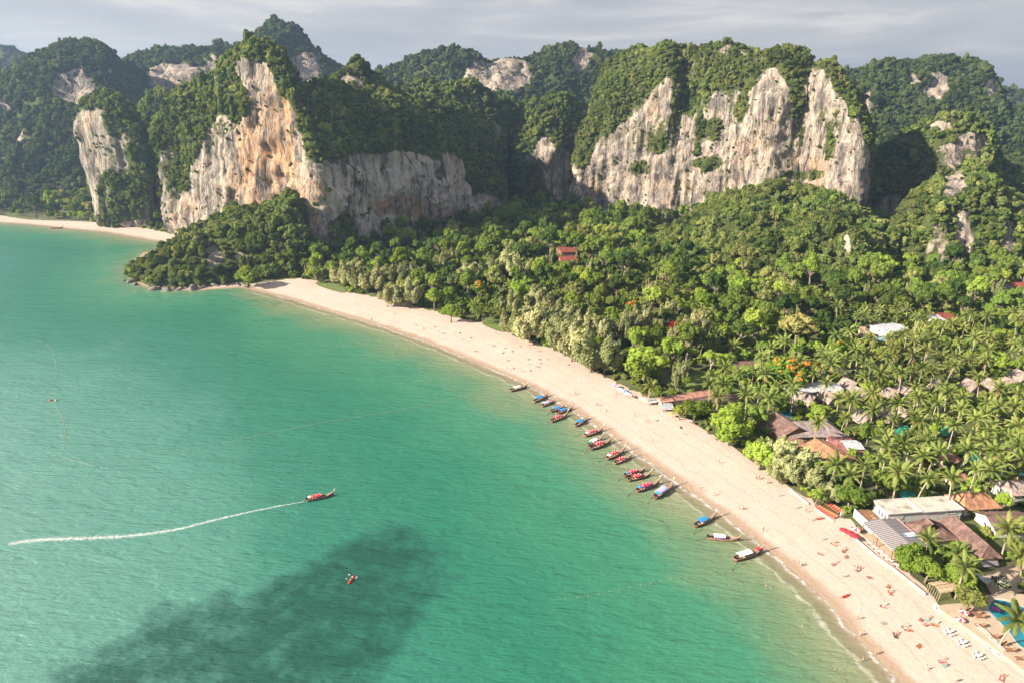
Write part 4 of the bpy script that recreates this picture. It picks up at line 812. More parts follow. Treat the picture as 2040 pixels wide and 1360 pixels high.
m_white = mat('white_paint', (0.62, 0.62, 0.61), 0.5, 0.05, 1)
m_concrete = mat('pale_concrete', (0.40, 0.375, 0.335), 0.95, 0.15, 0.6, 0.02, 6, dirt=((0.16, 0.13, 0.11), 0.22, 0.85))
m_tile_brown = mat_roof('brown_tiles', (0.175, 0.11, 0.095))
m_tile_mauve = mat_roof('mauve_shingles', (0.27, 0.22, 0.215), 0.6)
m_tile_grey = mat_roof('grey_brown_shingles', (0.32, 0.255, 0.225), 0.5)
m_tile_red = mat_roof('red_tiles', (0.24, 0.06, 0.04))
m_tile_pink = mat_roof('rose_metal', (0.33, 0.14, 0.135), 0.6, 0.15, 0.6)
m_tile_orange = mat_roof('terracotta_tiles', (0.42, 0.215, 0.125), 0.5, 0.2)
m_tile_salmon = mat_roof('salmon_tiles', (0.38, 0.20, 0.15), 0.6)
m_metal_white = mat_roof('pale_metal', (0.48, 0.50, 0.54), 0.7, 0.1, 0.45, dirt=((0.40, 0.38, 0.36), 0.3, 0.5))
m_metal_grey = mat_roof('grey_metal', (0.42, 0.44, 0.45), 0.5, 0.15, 0.5)
m_thatch = mat('thatch', (0.36, 0.27, 0.19), 1.0, 0.35, 1.2, 0.12, 5)
m_slat = mat('slate_slats', (0.17, 0.16, 0.18), 0.6, 0.15, 2)
m_slatgap = mat('underlay', (0.42, 0.38, 0.37), 0.9, 0.1, 2)
m_red = mat('red_fabric', (0.48, 0.03, 0.045), 0.8, 0.15, 2)
m_orangered = mat('coral_cushion', (0.42, 0.12, 0.075), 0.85, 0.15, 3)
m_pool = mat('pool_water', (0.01, 0.16, 0.22), 0.06, 0.25, 0.5, 0.03, 2.5, spec=0.5)
m_pool_teal = mat('teal_water', (0.01, 0.22, 0.20), 0.1, 0.25, 0.5, 0.03, 2.5, spec=0.5)
m_deck = mat('deck_paving', (0.36, 0.285, 0.215), 0.9, 0.12, 0.6, 0.01, 6)
m_tarp = mat('green_netting', (0.02, 0.22, 0.15), 0.8, 0.25, 1)
m_blue = mat('blue_tarp', (0.02, 0.16, 0.42), 0.6, 0.2, 1.5)
m_paleblue = mat('pale_blue_fibreglass', (0.40, 0.55, 0.68), 0.4, 0.2, 1.5)

def rect(A, B, C, z):
    """orthogonal footprint from three surveyed corners at height z: A->B is the length, C fixes the width"""
    a, b_, c = Vector(G(*A, z)[:2]), Vector(G(*B, z)[:2]), Vector(G(*C, z)[:2])
    u = b_ - a; L_ = u.length; u.normalize(); n = Vector((-u.y, u.x)); wd = (c - a).dot(n)
    cen = a + u * L_ / 2 + n * wd / 2
    return cen, math.atan2(u.y, u.x), L_, abs(wd)
FOOT = []          # (cx, cy, rz, L, W) footprints kept free of trees
SHOW = []          # roofs that stay in view: trees in front are kept lower
def footprint(cen, rz, L_, W_, m=1.0): FOOT.append((cen[0], cen[1], rz, L_ / 2 + m, W_ / 2 + m))
def roof_parts(mb, L_, W_, ze, zr, hip=0.0, ov=0.5, th=0.18, m=0, m2=None):
    a, b_ = L_ / 2 + ov, W_ / 2 + ov; h = a - hip * b_ if hip else a; m2 = m if m2 is None else m2
    e = [(-a, -b_), (a, -b_), (a, b_), (-a, b_)]; drop = (zr - ze) * ov / (W_ / 2 + 1e-6) * 0.6
    for dz, flip in ((0, 1), (-th, 0)):
        vs = [(x, y, ze - drop + dz) for x, y in e] + [(-h, 0, zr + dz), (h, 0, zr + dz)]
        fs = [(0, 1, 5, 4), (2, 3, 4, 5)] + ([(1, 2, 5), (3, 0, 4)] if hip else [])
        if not flip: fs = [tuple(reversed(f)) for f in fs]
        o = len(mb.v); mb.v += vs; mb.f += [tuple(i + o for i in f) for f in fs]; mb.m += [m, m2] + ([m, m] if hip else [])
    o = len(mb.v) - 12
    rim = [(0, 1), (1, 2), (2, 3), (3, 0)] if hip else [(0, 1), (2, 3), (1, 5), (5, 2), (3, 4), (4, 0)]
    for i, j in rim: mb.f.append((o + i, o + i + 6, o + j + 6, o + j)); mb.m.append(m)
WIN_CACHE = {}
def window(parent, x, y, z, w, h, rz, frame=None):
    k = (round(w, 1), round(h, 1))
    if k not in WIN_CACHE:
        f = MB(); t_ = 0.09
        for (cx, cz, a, b_) in ((0, h / 2 - t_ / 2, w, t_), (0, -h / 2 + t_ / 2, w, t_), (-w / 2 + t_ / 2, 0, t_, h - 2 * t_), (w / 2 - t_ / 2, 0, t_, h - 2 * t_), (0, 0, t_ * 0.7, h - 2 * t_)):
            f.box((cx, 0, cz), (a, 0.10, b_))
        p = MB(); p.box((0, 0.03, 0), (w - 2 * t_, 0.03, h - 2 * t_)); WIN_CACHE[k] = (f.mesh('window', m_white), p.mesh('pane', m_glass))
    f, p = WIN_CACHE[k]; o = link('window', f, parent, (x, y, z), (0, 0, rz)); link('pane', p, o); return o
def house(name, label, A, B, C, ze, zr, roofm, cat='house', wallm=None, hip=0.0, ov=0.6, cross=False, wins=0, group=None, roof2=None, z0=None, winh=1.2, cap=True, doors=False, open_=False):
    cen, rz, L_, W_ = rect(A, B, C, ze)
    L_ -= 2 * ov * 0.6; W_ -= 2 * ov * 0.6
    if cross: rz += PI / 2; L_, W_ = W_, L_
    while not (-PI / 2 < rz <= PI / 2): rz += PI if rz <= -PI / 2 else -PI
    z = gz_at(*cen) if z0 is None else z0; z = max(z, 1.0)
    root = empty(name, (cen[0], cen[1], z), rz, label, cat, group)
    hh = ze - z; hr = zr - z; wb = MB(); wm = wallm or m_wall
    if open_:
        for i in (-1, 1):
            for j in (-1, 0, 1):
                link('post', POST, root, (j * (L_ / 2 - 0.3), i * (W_ / 2 - 0.3), hh / 2), None, (1, 1, hh))
        wb.box((0, 0, 0.15), (L_, W_, 0.3)); wb.build('floor', m_deck, root)
        wb2 = MB(); wb2.box((0, W_ * 0.1, 0.8), (L_ * 0.5, W_ * 0.3, 1.0)); wb2.build('counter', m_wood, root)
    else:
        wb.box((0, 0, (hh - 0.05) / 2 - 0.15), (L_, W_, hh + 0.25))
        if not hip:
            for s in (-1, 1):
                x = s * (L_ / 2); wb.add([(x, -W_ / 2, hh - 0.06), (x, W_ / 2, hh - 0.06), (x, 0, hr - 0.3), (x - s * 0.2, -W_ / 2, hh - 0.06), (x - s * 0.2, W_ / 2, hh - 0.06), (x - s * 0.2, 0, hr - 0.3)],
                    [(0, 1, 2), (5, 4, 3), (0, 2, 5, 3), (2, 1, 4, 5), (1, 0, 3, 4)])
        wb.build('wall', wm, root)
        for k in range(wins):
            x = -L_ / 2 + L_ * (k + 0.5) / wins
            window(root, x, -W_ / 2 - 0.05, hh - 0.5 - winh / 2, min(1.5, L_ / wins * 0.55), winh, 0)
        if wins:
            for s in (-1, 1): window(root, s * (L_ / 2 + 0.05), 0, hh - 0.5 - winh / 2, min(1.4, W_ * 0.3), winh, s * PI / 2)
    rb = MB(); roof_parts(rb, L_, W_, hh, hr, hip, ov, m=0, m2=1 if roof2 else 0); rb.build('roof', [roofm, roof2] if roof2 else [roofm], root)
    if cap:
        h = L_ / 2 + ov - (hip * (W_ / 2 + ov) if hip else 0); c_ = MB(); c_.tube([(-h, 0, hr + 0.02), (h, 0, hr + 0.02)], 0.16, 6)
        if hip:
            a, b_ = L_ / 2 + ov, W_ / 2 + ov
            drop = (hr - hh) * ov / (W_ / 2) * 0.6
            for sx in (-1, 1):
                for sy in (-1, 1): c_.tube([(sx * h, 0, hr), (sx * a, sy * b_, hh - drop + 0.02)], 0.12, 5)
        c_.build('ridge_cap', roofm, root)
    footprint(cen, rz, L_, W_); SHOW.append((cen[0], cen[1], zr, max(L_, W_) / 2)); return root, L_, W_, hh, hr
pb = MB(); pb.box((0, 0, 0), (0.16, 0.16, 1)); POST = pb.mesh('post', m_wood)

# white flat-roofed building in two sections with balcony
def white_building():
    cen, rz, L_, W_ = rect((1769, 1025), (1921, 1014), (1738, 998), 7.5); 
    z = max(gz_at(*cen), 1.5); hh = 7.5 - z
    r = empty('hotel_building', (cen[0], cen[1], z), rz, 'long white flat-roofed building with dark windows behind the beach terrace', 'building')
    w = MB(); w.box((0, 0, hh / 2 - 0.2), (L_ - 0.6, W_ - 0.6, hh)); w.build('wall', m_wall, r)
    for x0, x1, dz in ((-L_ / 2, -L_ / 2 + L_ * 0.45, 0.25), (-L_ / 2 + L_ * 0.45 + 0.1, L_ / 2, 0.0)):
        b = MB(); b.box(((x0 + x1) / 2, 0, hh + dz / 2 - 0.1), (x1 - x0, W_, 0.2 + dz)); b.build('roof_slab', m_concrete, r)
        e = MB()
        for (cx, cy, a, q) in (((x0 + x1) / 2, -W_ / 2 - 0.06, x1 - x0, 0.12), ((x0 + x1) / 2, W_ / 2 + 0.06, x1 - x0, 0.12), (x0 + 0.05, 0, 0.1, W_), (x1 - 0.05, 0, 0.1, W_)):
            e.box((cx, cy, hh + dz + 0.06), (a, q, 0.35))
        e.build('parapet', m_wall, r)
    for k in range(4): window(r, -L_ / 2 + 2.3 + k * 0.95, -W_ / 2 + 0.22, hh - 1.45, 0.75, 1.3, 0)
    for k in range(4): window(r, L_ / 2 - 5.4 + k * 0.85, -W_ / 2 + 0.22, hh - 1.0, 0.75, 0.9, 0)
    for k in range(5): b = MB(); b.box((-L_ / 2 + L_ * 0.56 + k * 0.6, -W_ / 2 + 0.24, hh - 0.55), (0.5, 0.06, 0.2)); b.build('vent', m_glass, r)
    for k in range(3): window(r, -L_ / 2 + 0.24, -W_ / 2 + 1.2 + k * 1.5, hh - 1.6, 1.1, 1.9, -PI / 2)
    for k in range(5):
        b = MB(); b.tube([(L_ / 2 - 4.5 + k * 0.9, -W_ / 2 + 0.2, 1.2), (L_ / 2 - 4.5 + k * 0.9, -W_ / 2 + 0.2, hh - 2.0)], 0.05, 5); b.build('drainpipe', m_wood_grey, r)
    # terrace on the beach side
    t_ = MB(); t_.box((-L_ / 2 - 3.0, -0.8, (hh - 3) / 2 - 0.2), (5.6, W_ + 2, hh - 3)); t_.build('terrace_wall', m_wall, r)
    t_ = MB(); t_.box((-L_ / 2 - 3.0, -0.8, hh - 3.2 + 0.13), (5.2, W_ + 1.6, 0.25)); t_.build('terrace_floor', m_wood, r)
    t_ = MB(); 
    for (cx, cy, a, q) in ((-L_ / 2 - 5.7, -0.8, 0.15, W_ + 2), (-L_ / 2 - 3, -W_ / 2 - 1.75, 5.4, 0.15)): t_.box((cx, cy, hh - 2.75), (a, q, 0.7))
    t_.build('balustrade', m_white, r)
    footprint(cen, rz, L_ + 8, W_ + 1); SHOW.append((cen[0], cen[1], 7.5, L_ / 2 + 2)); return r
white_building()
# slatted beach pavilion: ridge with a band of slats on each side
def slat_pavilion():
    cen, rz, L_, W_ = rect((1716, 1046), (1777, 1102), (1783, 1037), 5.0)
    W_ = max(W_, 9.0)
    z = max(gz_at(*cen), 1.6); r = empty('slatted_pavilion', (cen[0], cen[1], z), rz, 'beach pavilion with a roof of dark parallel slats beside the white building', 'pavilion')
    h = 4.2 - z * 0 ; hr = 5.2
    for sx in (-1, 0, 1):
        for sy in (-1, 1): link('post', POST, r, (sx * (L_ / 2 - 0.4), sy * (W_ / 2 - 0.4), h / 2), None, (1.3, 1.3, h))
    u = MB()
    for s in (-1, 1):
        u.add([(-L_ / 2, s * W_ / 2, h), (L_ / 2, s * W_ / 2, h), (L_ / 2, 0, hr), (-L_ / 2, 0, hr), (-L_ / 2, s * W_ / 2, h - 0.1), (L_ / 2, s * W_ / 2, h - 0.1), (L_ / 2, 0, hr - 0.1), (-L_ / 2, 0, hr - 0.1)],
              [(0, 1, 2, 3), (7, 6, 5, 4), (0, 4, 5, 1), (2, 6, 7, 3)] if s > 0 else [(3, 2, 1, 0), (4, 5, 6, 7), (1, 5, 4, 0), (3, 7, 6, 2)])
    u.build('roof_sheet', m_slatgap, r)
    n = int(L_ / 0.78); sl = math.hypot(W_ / 2, hr - h); an = math.atan2(hr - h, W_ / 2)
    sm = MB(); sm.box((0, 0, 0), (0.42, sl - 0.1, 0.12)); sme = sm.mesh('slat', m_slat)
    for s in (-1, 1):
        for k in range(n):
            link('slat', sme, r, (-L_ / 2 + (k + 0.5) * L_ / n, s * W_ / 4, (h + hr) / 2 + 0.12), (-s * an, 0, 0))
    b = MB(); b.box((0, W_ / 2 + 0.1, h + 0.05), (L_ + 0.4, 0.35, 0.3)); b.build('beam', mat('pink_beam', (0.50, 0.30, 0.26)), r)
    b = MB(); b.box((L_ * 0.12, W_ * 0.24, (h + hr) / 2 + 0.23), (2.0, sl * 0.9, 0.06)); o = b.build('skylight', m_paleblue, r); 
    b = MB(); b.box((0, 0, 0.25), (L_, W_, 0.5)); b.build('floor', m_deck, r)
    # tables under the seaward edge
    footprint(cen, rz, L_, W_); SHOW.append((cen[0], cen[1], 5.5, L_ / 2)); return r
slat_pavilion()
house('pyramid_roof_hall', 'brown pyramid-roofed hall between the slatted pavilion and the palms', (1789, 1043), (1825, 1077), (1866, 1036), 4.8, 8.6, m_tile_brown, 'building', m_wall_tan, hip=0.92)
house('brown_roof_building', 'long brown tile-roofed building running down towards the garden palms', (1869, 1034), (1955, 1110), (1906, 1032), 4.8, 7.6, m_tile_brown, 'building', m_wall_tan, hip=0.7, wins=5)
house('orange_roof_building', 'hipped terracotta-roofed building at the inland end of the white building', (1923, 1014), (1995, 1009), (1900, 983), 5.0, 8.0, m_tile_orange, 'building', m_wall, hip=0.7, wins=4)
house('brown_roof_building', 'brown-roofed building with white side wall at the right edge of the photo', (1985, 1057), (2075, 1056), (1936, 1018), 5.0, 7.2, m_tile_brown, 'building', m_wall, wins=5)
house('villa', 'two-storey white villa under a brown roof at the right edge among palms', (2018, 985), (2070, 982), (2008, 955), 6.5, 9.0, m_tile_grey, 'house', m_wall, hip=0.6, wins=3)
house('orange_roof_building', 'terracotta gabled building beside the rose metal roofs', (1652, 926), (1594, 888), (1690, 902), 5.2, 7.4, m_tile_orange, 'building', m_wall_tan, wins=4)
house('salmon_roof_building', 'small salmon-roofed building between the shingle hall and the terracotta gables', (1580, 896), (1610, 893), (1572, 872), 5.0, 6.6, m_tile_salmon, 'building', m_wall_tan, wins=2)
house('tan_roof_building', 'low tan-roofed porch half hidden by the feathery trees by the beach', (1612, 921), (1648, 936), (1632, 905), 4.0, 5.6, m_tile_orange, 'building', m_wall_tan, hip=0.5)
house('rose_roof_building', 'building with rose-coloured metal roof around a pale skylight', (1668, 898), (1722, 900), (1650, 868), 5.0, 6.2, m_tile_pink, 'building', m_wall, hip=0.4)
house('pale_roof_building', 'small pale metal roof nested against the rose-coloured roofs', (1690, 893), (1722, 893), (1680, 876), 6.2, 6.9, m_metal_white, 'building', m_wall)
house('shingle_hall', 'grey shingle-roofed hall with brown end behind the beach trees', (1512, 838), (1556, 870), (1572, 829), 5.0, 8.2, m_tile_brown, 'building', m_wood, roof2=m_tile_mauve, wins=3)
house('shingle_hall', 'wide mauve-grey shingle roof stretching inland from the brown-ended hall', (1574, 870), (1686, 867), (1575, 838), 5.0, 8.0, m_tile_mauve, 'building', m_wood, hip=0.8, wins=6)
house('long_shed', 'long building with white metal roof above the row of bungalows', (1585, 783), (1680, 774), (1560, 766), 6.0, 6.8, m_metal_white, 'building', m_wall, wins=9)
BUNG = [(1600, 792, 'behind the flame trees, nearest the beach'), (1640, 788, 'just below the middle of the white metal roof'), (1664, 785, 'just below the inland end of the white metal roof'), (1682, 763, 'touching the inland tip of the white metal roof'),
        (1704, 781, 'inland of the white metal roof, beside a lime-green shrub'), (1765, 781, 'lower one of the joined pair in the middle of the palm grove'), (1791, 775, 'upper one of the joined pair in the middle of the palm grove'), (1863, 766, 'standing alone between tall palms'), (1924, 764, 'leftmost of the cluster near the right edge'),
        (1966, 763, 'in the middle of the cluster near the right edge'), (1999, 761, 'rightmost large one of the cluster near the right edge'), (2022, 745, 'partly hidden at the back of the cluster near the right edge'), (1711, 827, 'behind the shingle hall, left of two palms'), (1760, 826, 'between the two tall palms behind the shingle hall'), (1788, 820, 'furthest inland of the row behind the shingle hall')]
for (px, py, where) in BUNG:
    w = 15
    house('bungalow', 'grey-brown shingled bungalow ' + where, (px - w, py + 1), (px + w * 0.75, py + 13), (px - w * 0.2, py - 9), 4.2, 7.2, m_tile_grey, 'bungalow', m_wood_grey, ov=0.8, wins=1, group='bungalows in the palm grove')
house('long_roof_building', 'long low building with red-brown roof beside the lawn by the beach', (1318, 801), (1436, 783), (1311, 790), 4.2, 5.4, m_tile_salmon, 'building', m_wall_tan, ov=0.4, wins=8)
house('long_roof_building', 'long red-brown roof just below the lawn-side building, ending among palms', (1380, 806), (1490, 793), (1368, 794), 4.0, 5.2, m_tile_brown, 'building', m_wall_tan, ov=0.4, wins=6)
house('beach_hut', 'small grey-roofed beach hut at the sand end of the long building, left one', (1293, 802), (1309, 800), (1291, 793), 3.2, 3.9, m_metal_grey, 'hut', open_=True, ov=0.4, group='beach huts')
house('beach_hut', 'larger grey-roofed beach hut beside the green shrubs, right one', (1320, 814), (1342, 814), (1316, 801), 3.4, 4.3, m_metal_grey, 'hut', open_=True, ov=0.4, group='beach huts')
house('wooden_house', 'dark brown-roofed house above the palms behind the lawn', (1470, 737), (1510, 735), (1466, 719), 7.0, 9.0, m_tile_brown, 'house', m_wood, wins=3)
house('red_roof_house', 'bright red roof in the dark forest at the foot of the gully, lower tier', (1120, 523), (1152, 522), (1120, 510), 9, 11, m_tile_red, 'house', m_wood, wins=2)
house('red_roof_house', 'red roof further back in the dark forest, upper tier', (1118, 503), (1152, 502), (1119, 492), 9, 11.5, m_tile_red, 'house', m_wood, wins=2)
house('thatched_pavilion', 'round-looking thatched pavilion beside a small blue pool', (1718, 673), (1746, 671), (1712, 656), 5.0, 9.0, m_thatch, 'pavilion', m_wood, hip=0.95)
house('pale_roof_house', 'house with pale blue metal roof behind the thatched pavilion', (1770, 662), (1812, 656), (1764, 644), 7.0, 8.0, m_metal_white, 'house', m_wall, wins=3)
house('pale_roof_house', 'pale metal roof joined to the small red roof near the wooded hill', (1864, 640), (1886, 638), (1860, 626), 8, 8.8, m_metal_white, 'house', m_wall)
house('red_roof_house', 'small bright red roof among the treetops on the far right', (1884, 636), (1906, 633), (1880, 622), 8.2, 9.6, m_tile_red, 'house', m_wall)
house('garden_house', 'small terracotta roof surrounded by the tall palms near green netting', (1890, 925), (1916, 915), (1878, 905), 5, 6.2, m_tile_salmon, 'house', m_wall_tan)
house('white_house', 'white-walled roof peeping out behind the grey feathery beach trees', (1218, 690), (1234, 688), (1216, 678), 7, 7.8, m_metal_white, 'house', m_wall)
house('pavilion', 'salmon-roofed garden pavilion by the palms at the lawn edge', (1004, 626), (1022, 628), (1008, 617), 5, 6.4, m_tile_salmon, 'pavilion', m_wood, open_=True)
house('small_roof', 'small brown roof between the terracotta building and the palm grove', (1895, 958), (1930, 953), (1888, 945), 4, 5, m_tile_salmon, 'building', m_wall_tan)
house('villa', 'rosy-roofed house half hidden at the right edge below the wooded hill', (2026, 575), (2060, 574), (2028, 562), 7, 9, m_tile_red, 'house', m_wall)
house('slatted_shelter', 'low dark slatted shelter roof under the palms behind the brown roofs', (1958, 1128), (1992, 1124), (1955, 1114), 3.0, 3.6, m_slat, 'shelter', m_wood, open_=True, ov=0.3)

# open thatched pergola by the beach wall, its strips lifted one by one
def pergola():
    cen, rz, L_, W_ = rect((1848, 1164), (1893, 1157), (1872, 1185), 4.0)
    z = gz_at(*cen); r = empty('thatch_pergola', (cen[0], cen[1], z), rz, 'open beach shelter roofed with strips of pale thatch beside the beach wall', 'shelter')
    for sx in (-1, 1):
        for sy in (-1, 1): link('post', POST, r, (sx * (L_ / 2 - 0.4), sy * (W_ / 2 - 0.4), 1.4), None, (1, 1, 2.8))
    sm = MB(); sm.box((0, 0, 0), (0.36, W_ / 2 + 0.2, 0.14)); me = sm.mesh('thatch_strip', m_thatch)
    n = int(L_ / 0.48)
    for s in (-1, 1):
        for k in range(n): link('thatch_strip', me, r, (-L_ / 2 + (k + 0.5) * L_ / n, s * W_ / 4, 3.1 + 0.04 * (k % 3)), (-s * 0.33, 0, R_.uniform(-0.04, 0.04)))
    b = MB(); b.tube([(-L_ / 2, 0, 3.55), (L_ / 2, 0, 3.55)], 0.12, 6); b.build('ridge_pole', m_wood, r)
    b = MB()
    for k in range(7): b.tube([(-L_ / 2 - 0.2, -W_ / 2 + k * W_ / 6, 0.1), (-L_ / 2 + 0.2, -W_ / 2 + k * W_ / 6, 2.6)], 0.06, 5)
    b.build('side_screen', m_wood_grey, r)
    footprint(cen, rz, L_, W_); SHOW.append((cen[0], cen[1], 3.5, L_ / 2))
pergola()

# ---- pools, paving, lawns
def patch(name, label, pts, m, z=None, dz=0.05, kind='structure', th=0.0):
    v = []
    for p in pts: x, y, _ = G(p[0], p[1], 2.0); v.append((x, y))
    zz = max(gz_at(x, y) for x, y in v) + dz if z is None else z
    # smooth outline
    n = len(v); out_ = []
    for i in range(n):
        p0, p1, p2, p3 = (Vector(v[(i + k - 1) % n]) for k in range(4))
        for s in (0, 0.33, 0.66):
            a = 2 * p1; b_ = (p2 - p0) * s; c_ = (2 * p0 - 5 * p1 + 4 * p2 - p3) * s * s; d_ = (-p0 + 3 * p1 - 3 * p2 + p3) * s ** 3
            q = (a + b_ + c_ + d_) * 0.5; out_.append((q.x, q.y, zz))
    bm = bmesh.new(); vs = [bm.verts.new(p) for p in out_]; f = bm.faces.new(vs)
    if th:
        e = bmesh.ops.extrude_face_region(bm, geom=[f]); 
        for g in e['geom']:
            if isinstance(g, bmesh.types.BMVert): g.co.z -= th
    bmesh.ops.recalc_face_normals(bm, faces=bm.faces[:]); me = bpy.data.meshes.new(name); bm.to_mesh(me); bm.free(); me.materials.append(m)
    if not th and me.polygons[0].normal.z < 0: me.flip_normals()
    o = link(name, me); tag(o, label, kind=kind); return o, zz
m_lawn = mat('lawn', (0.10, 0.14, 0.035), 0.95, 0.3, 0.4, 0.05, 5)
_, pz = patch('pool_deck', 'paved deck around the blue swimming pool', [(1868, 1212), (1905, 1205), (1935, 1205), (1965, 1188), (2060, 1190), (2140, 1240), (2160, 1420), (2080, 1372), (2020, 1325), (1960, 1280), (1905, 1240)], m_deck, dz=0.35, th=1.2)
PP = [(1973, 1206), (1985, 1199), (2010, 1203), (2040, 1215), (2090, 1235), (2110, 1290), (2080, 1300), (2050, 1297), (2030, 1290), (2015, 1270), (1998, 1250), (1980, 1232), (1968, 1218)]
qx, qy = sum(p[0] for p in PP) / 13, sum(p[1] for p in PP) / 13
patch('pool_coping', 'pale stone rim of the swimming pool', [(qx + (p[0] - qx) * 1.06, qy + (p[1] - qy) * 1.09) for p in PP], m_concrete, z=pz + 0.02)
patch('swimming_pool', 'curving blue swimming pool by the beach deck', [(1973, 1206), (1985, 1199), (2010, 1203), (2040, 1215), (2090, 1235), (2110, 1290), (2080, 1300), (2050, 1297), (2030, 1290), (2015, 1270), (1998, 1250), (1980, 1232), (1968, 1218)], m_pool, z=pz + 0.05)
patch('lawn', 'mown lawn between the big round tree and the long roofs', [(1290, 783), (1330, 768), (1380, 748), (1430, 745), (1440, 762), (1380, 775), (1320, 790)], m_lawn, dz=0.08)
patch('lawn', 'sunlit strip of lawn among the palms above the sand', [(960, 645), (985, 630), (1020, 634), (1030, 652), (1000, 662)], m_lawn, dz=0.08)
patch('lawn', 'small grass verge at the far end of the beach', [(628, 566), (650, 560), (675, 568), (690, 582), (665, 580)], m_lawn, dz=0.10)
patch('teal_pool', 'small teal garden pool behind the white building', [(1790, 990), (1803, 978), (1822, 982), (1832, 992), (1810, 996)], m_pool_teal, dz=0.4)
patch('teal_pool', 'teal garden pool under the palms at the right', [(1915, 912), (1935, 905), (1955, 912), (1945, 922), (1925, 922)], m_pool_teal, dz=0.4)
patch('teal_pool', 'teal pool corner at the right edge beside the villa', [(2022, 942), (2035, 934), (2055, 940), (2045, 952)], m_pool_teal, dz=0.4)
patch('blue_pool', 'small bright blue pool beside the thatched pavilion', [(1742, 682), (1752, 675), (1772, 676), (1768, 686)], m_pool, dz=1.5)
patch('blue_pool', 'dark blue pool hidden among trees behind the shingle hall', [(1552, 830), (1560, 818), (1575, 826), (1572, 838)], m_pool, dz=0.5)
patch('netting', 'green netting stretched under the palms', [(1780, 870), (1800, 858), (1812, 866), (1800, 880)], m_tarp, dz=2.2)
patch('netting', 'green netting below the palm grove on the right', [(1870, 868), (1884, 860), (1892, 872), (1880, 880)], m_tarp, dz=2.2)
patch('courtyard', 'shady sandy courtyard behind the flowering bush', [(1960, 1150), (1985, 1135), (2040, 1125), (2060, 1170), (2010, 1185), (1975, 1185)], m_deck, dz=0.06)
CLEAR = [(1135, 530, 20, 8), (1400, 808, 90, 5), (1985, 1150, 55, 26), (2010, 1230, 60, 60), (1375, 758, 58, 14), (1000, 645, 26, 10), (655, 570, 30, 10), (1812, 988, 22, 9), (1935, 914, 22, 9), (1645, 1020, 30, 26), (1700, 1040, 40, 20), (1757, 680, 18, 8), (1870, 1180, 35, 25), (1910, 1215, 40, 22), (1735, 1025, 18, 22), (1850, 1045, 110, 14), (1500, 905, 10, 10), (1790, 868, 16, 10)]

# ================================================================ TREES OF THE LOWLAND
def tone(name, cols): return leaf_material(name, cols)
TONES = {
 'dark green': tone('dark_leaves', [(0.055, 0.085, 0.022), (0.09, 0.13, 0.03)]),
 'mid green': tone('mid_leaves', [(0.115, 0.155, 0.03), (0.16, 0.20, 0.042)]),
 'bright green': tone('bright_leaves', [(0.175, 0.23, 0.036), (0.23, 0.28, 0.05)]),
 'olive green': tone('olive_leaves', [(0.19, 0.20, 0.06), (0.25, 0.25, 0.09)]),
 'yellow-green': tone('yellowish_leaves', [(0.22, 0.265, 0.045), (0.26, 0.30, 0.06)])}
BR = {}
for kk, mm_ in TONES.items():
    BR[kk] = []
    for j in range(3):
        me = BROAD[R_.randrange(6)].copy(); me.materials.clear(); me.materials.append(mm_); BR[kk].append(me)
def trunk_mesh(m, r, h=1.0, limbs=5, lean=0.05, fork=0.45, rad0=0.045):
    mb = MB(); pts = [(0, 0, -0.05), (lean * 0.3, 0, fork * 0.5), (lean, 0.01, fork), (lean * 1.2, 0.02, 0.8)]
    mb.tube(pts, [rad0 * 1.3, rad0, rad0 * 0.75, rad0 * 0.3], 7)
    for k in range(limbs):
        a = k * 2.4 + r.uniform(-0.3, 0.3); z0 = fork * r.uniform(0.8, 1.15); ln_ = r.uniform(0.28, 0.42)
        p = Vector((lean, 0.01, z0)); q = p + Vector((math.cos(a) * ln_ * 0.5, math.sin(a) * ln_ * 0.5, 0.14)); e = p + Vector((math.cos(a) * ln_, math.sin(a) * ln_, 0.36))
        mb.tube([p, q, e], [rad0 * 0.5, rad0 * 0.36, rad0 * 0.14], 5)
    return mb.mesh('trunk', m, True)
TRUNKS = [trunk_mesh(m_bark, R_) for _ in range(3)]; TRUNK_PALE = trunk_mesh(m_bark_pale, R_, limbs=7, lean=0.08, rad0=0.05)
def palm_trunk(r, lean):
    mb = MB(); n = 8; pts = [(lean * (i / n) ** 1.8, 0, i / n) for i in range(n + 1)]
    mb.tube(pts, [0.026 - 0.010 * (i / n) + (0.008 if i == 0 else 0) for i in range(n + 1)], 7); return mb.mesh('trunk', m_palm_trunk, True)
PTR = [(palm_trunk(R_, l), l) for l in (0.04, 0.12, 0.22)]
TREES = []       # dicts collected first, labelled and built afterwards
def want(kind, x, y, z, r, h, **kw): TREES.append(dict(kind=kind, x=x, y=y, z=z, r=r, h=h, **kw))
def at_crown(kind, px, py, rpx, h, hc=None, **kw):
    """tree whose crown centre is seen at px,py with the given radius in photo pixels; h = height of the crown centre"""
    x, y, _ = G(px, py, (hc or h) + 2); zc = y * _cp - (h + 2 - CH) * _sp; r = rpx * zc / FPX
    want(kind, x, y, max(gz_at(x, y), 0.4), r, h, **kw)
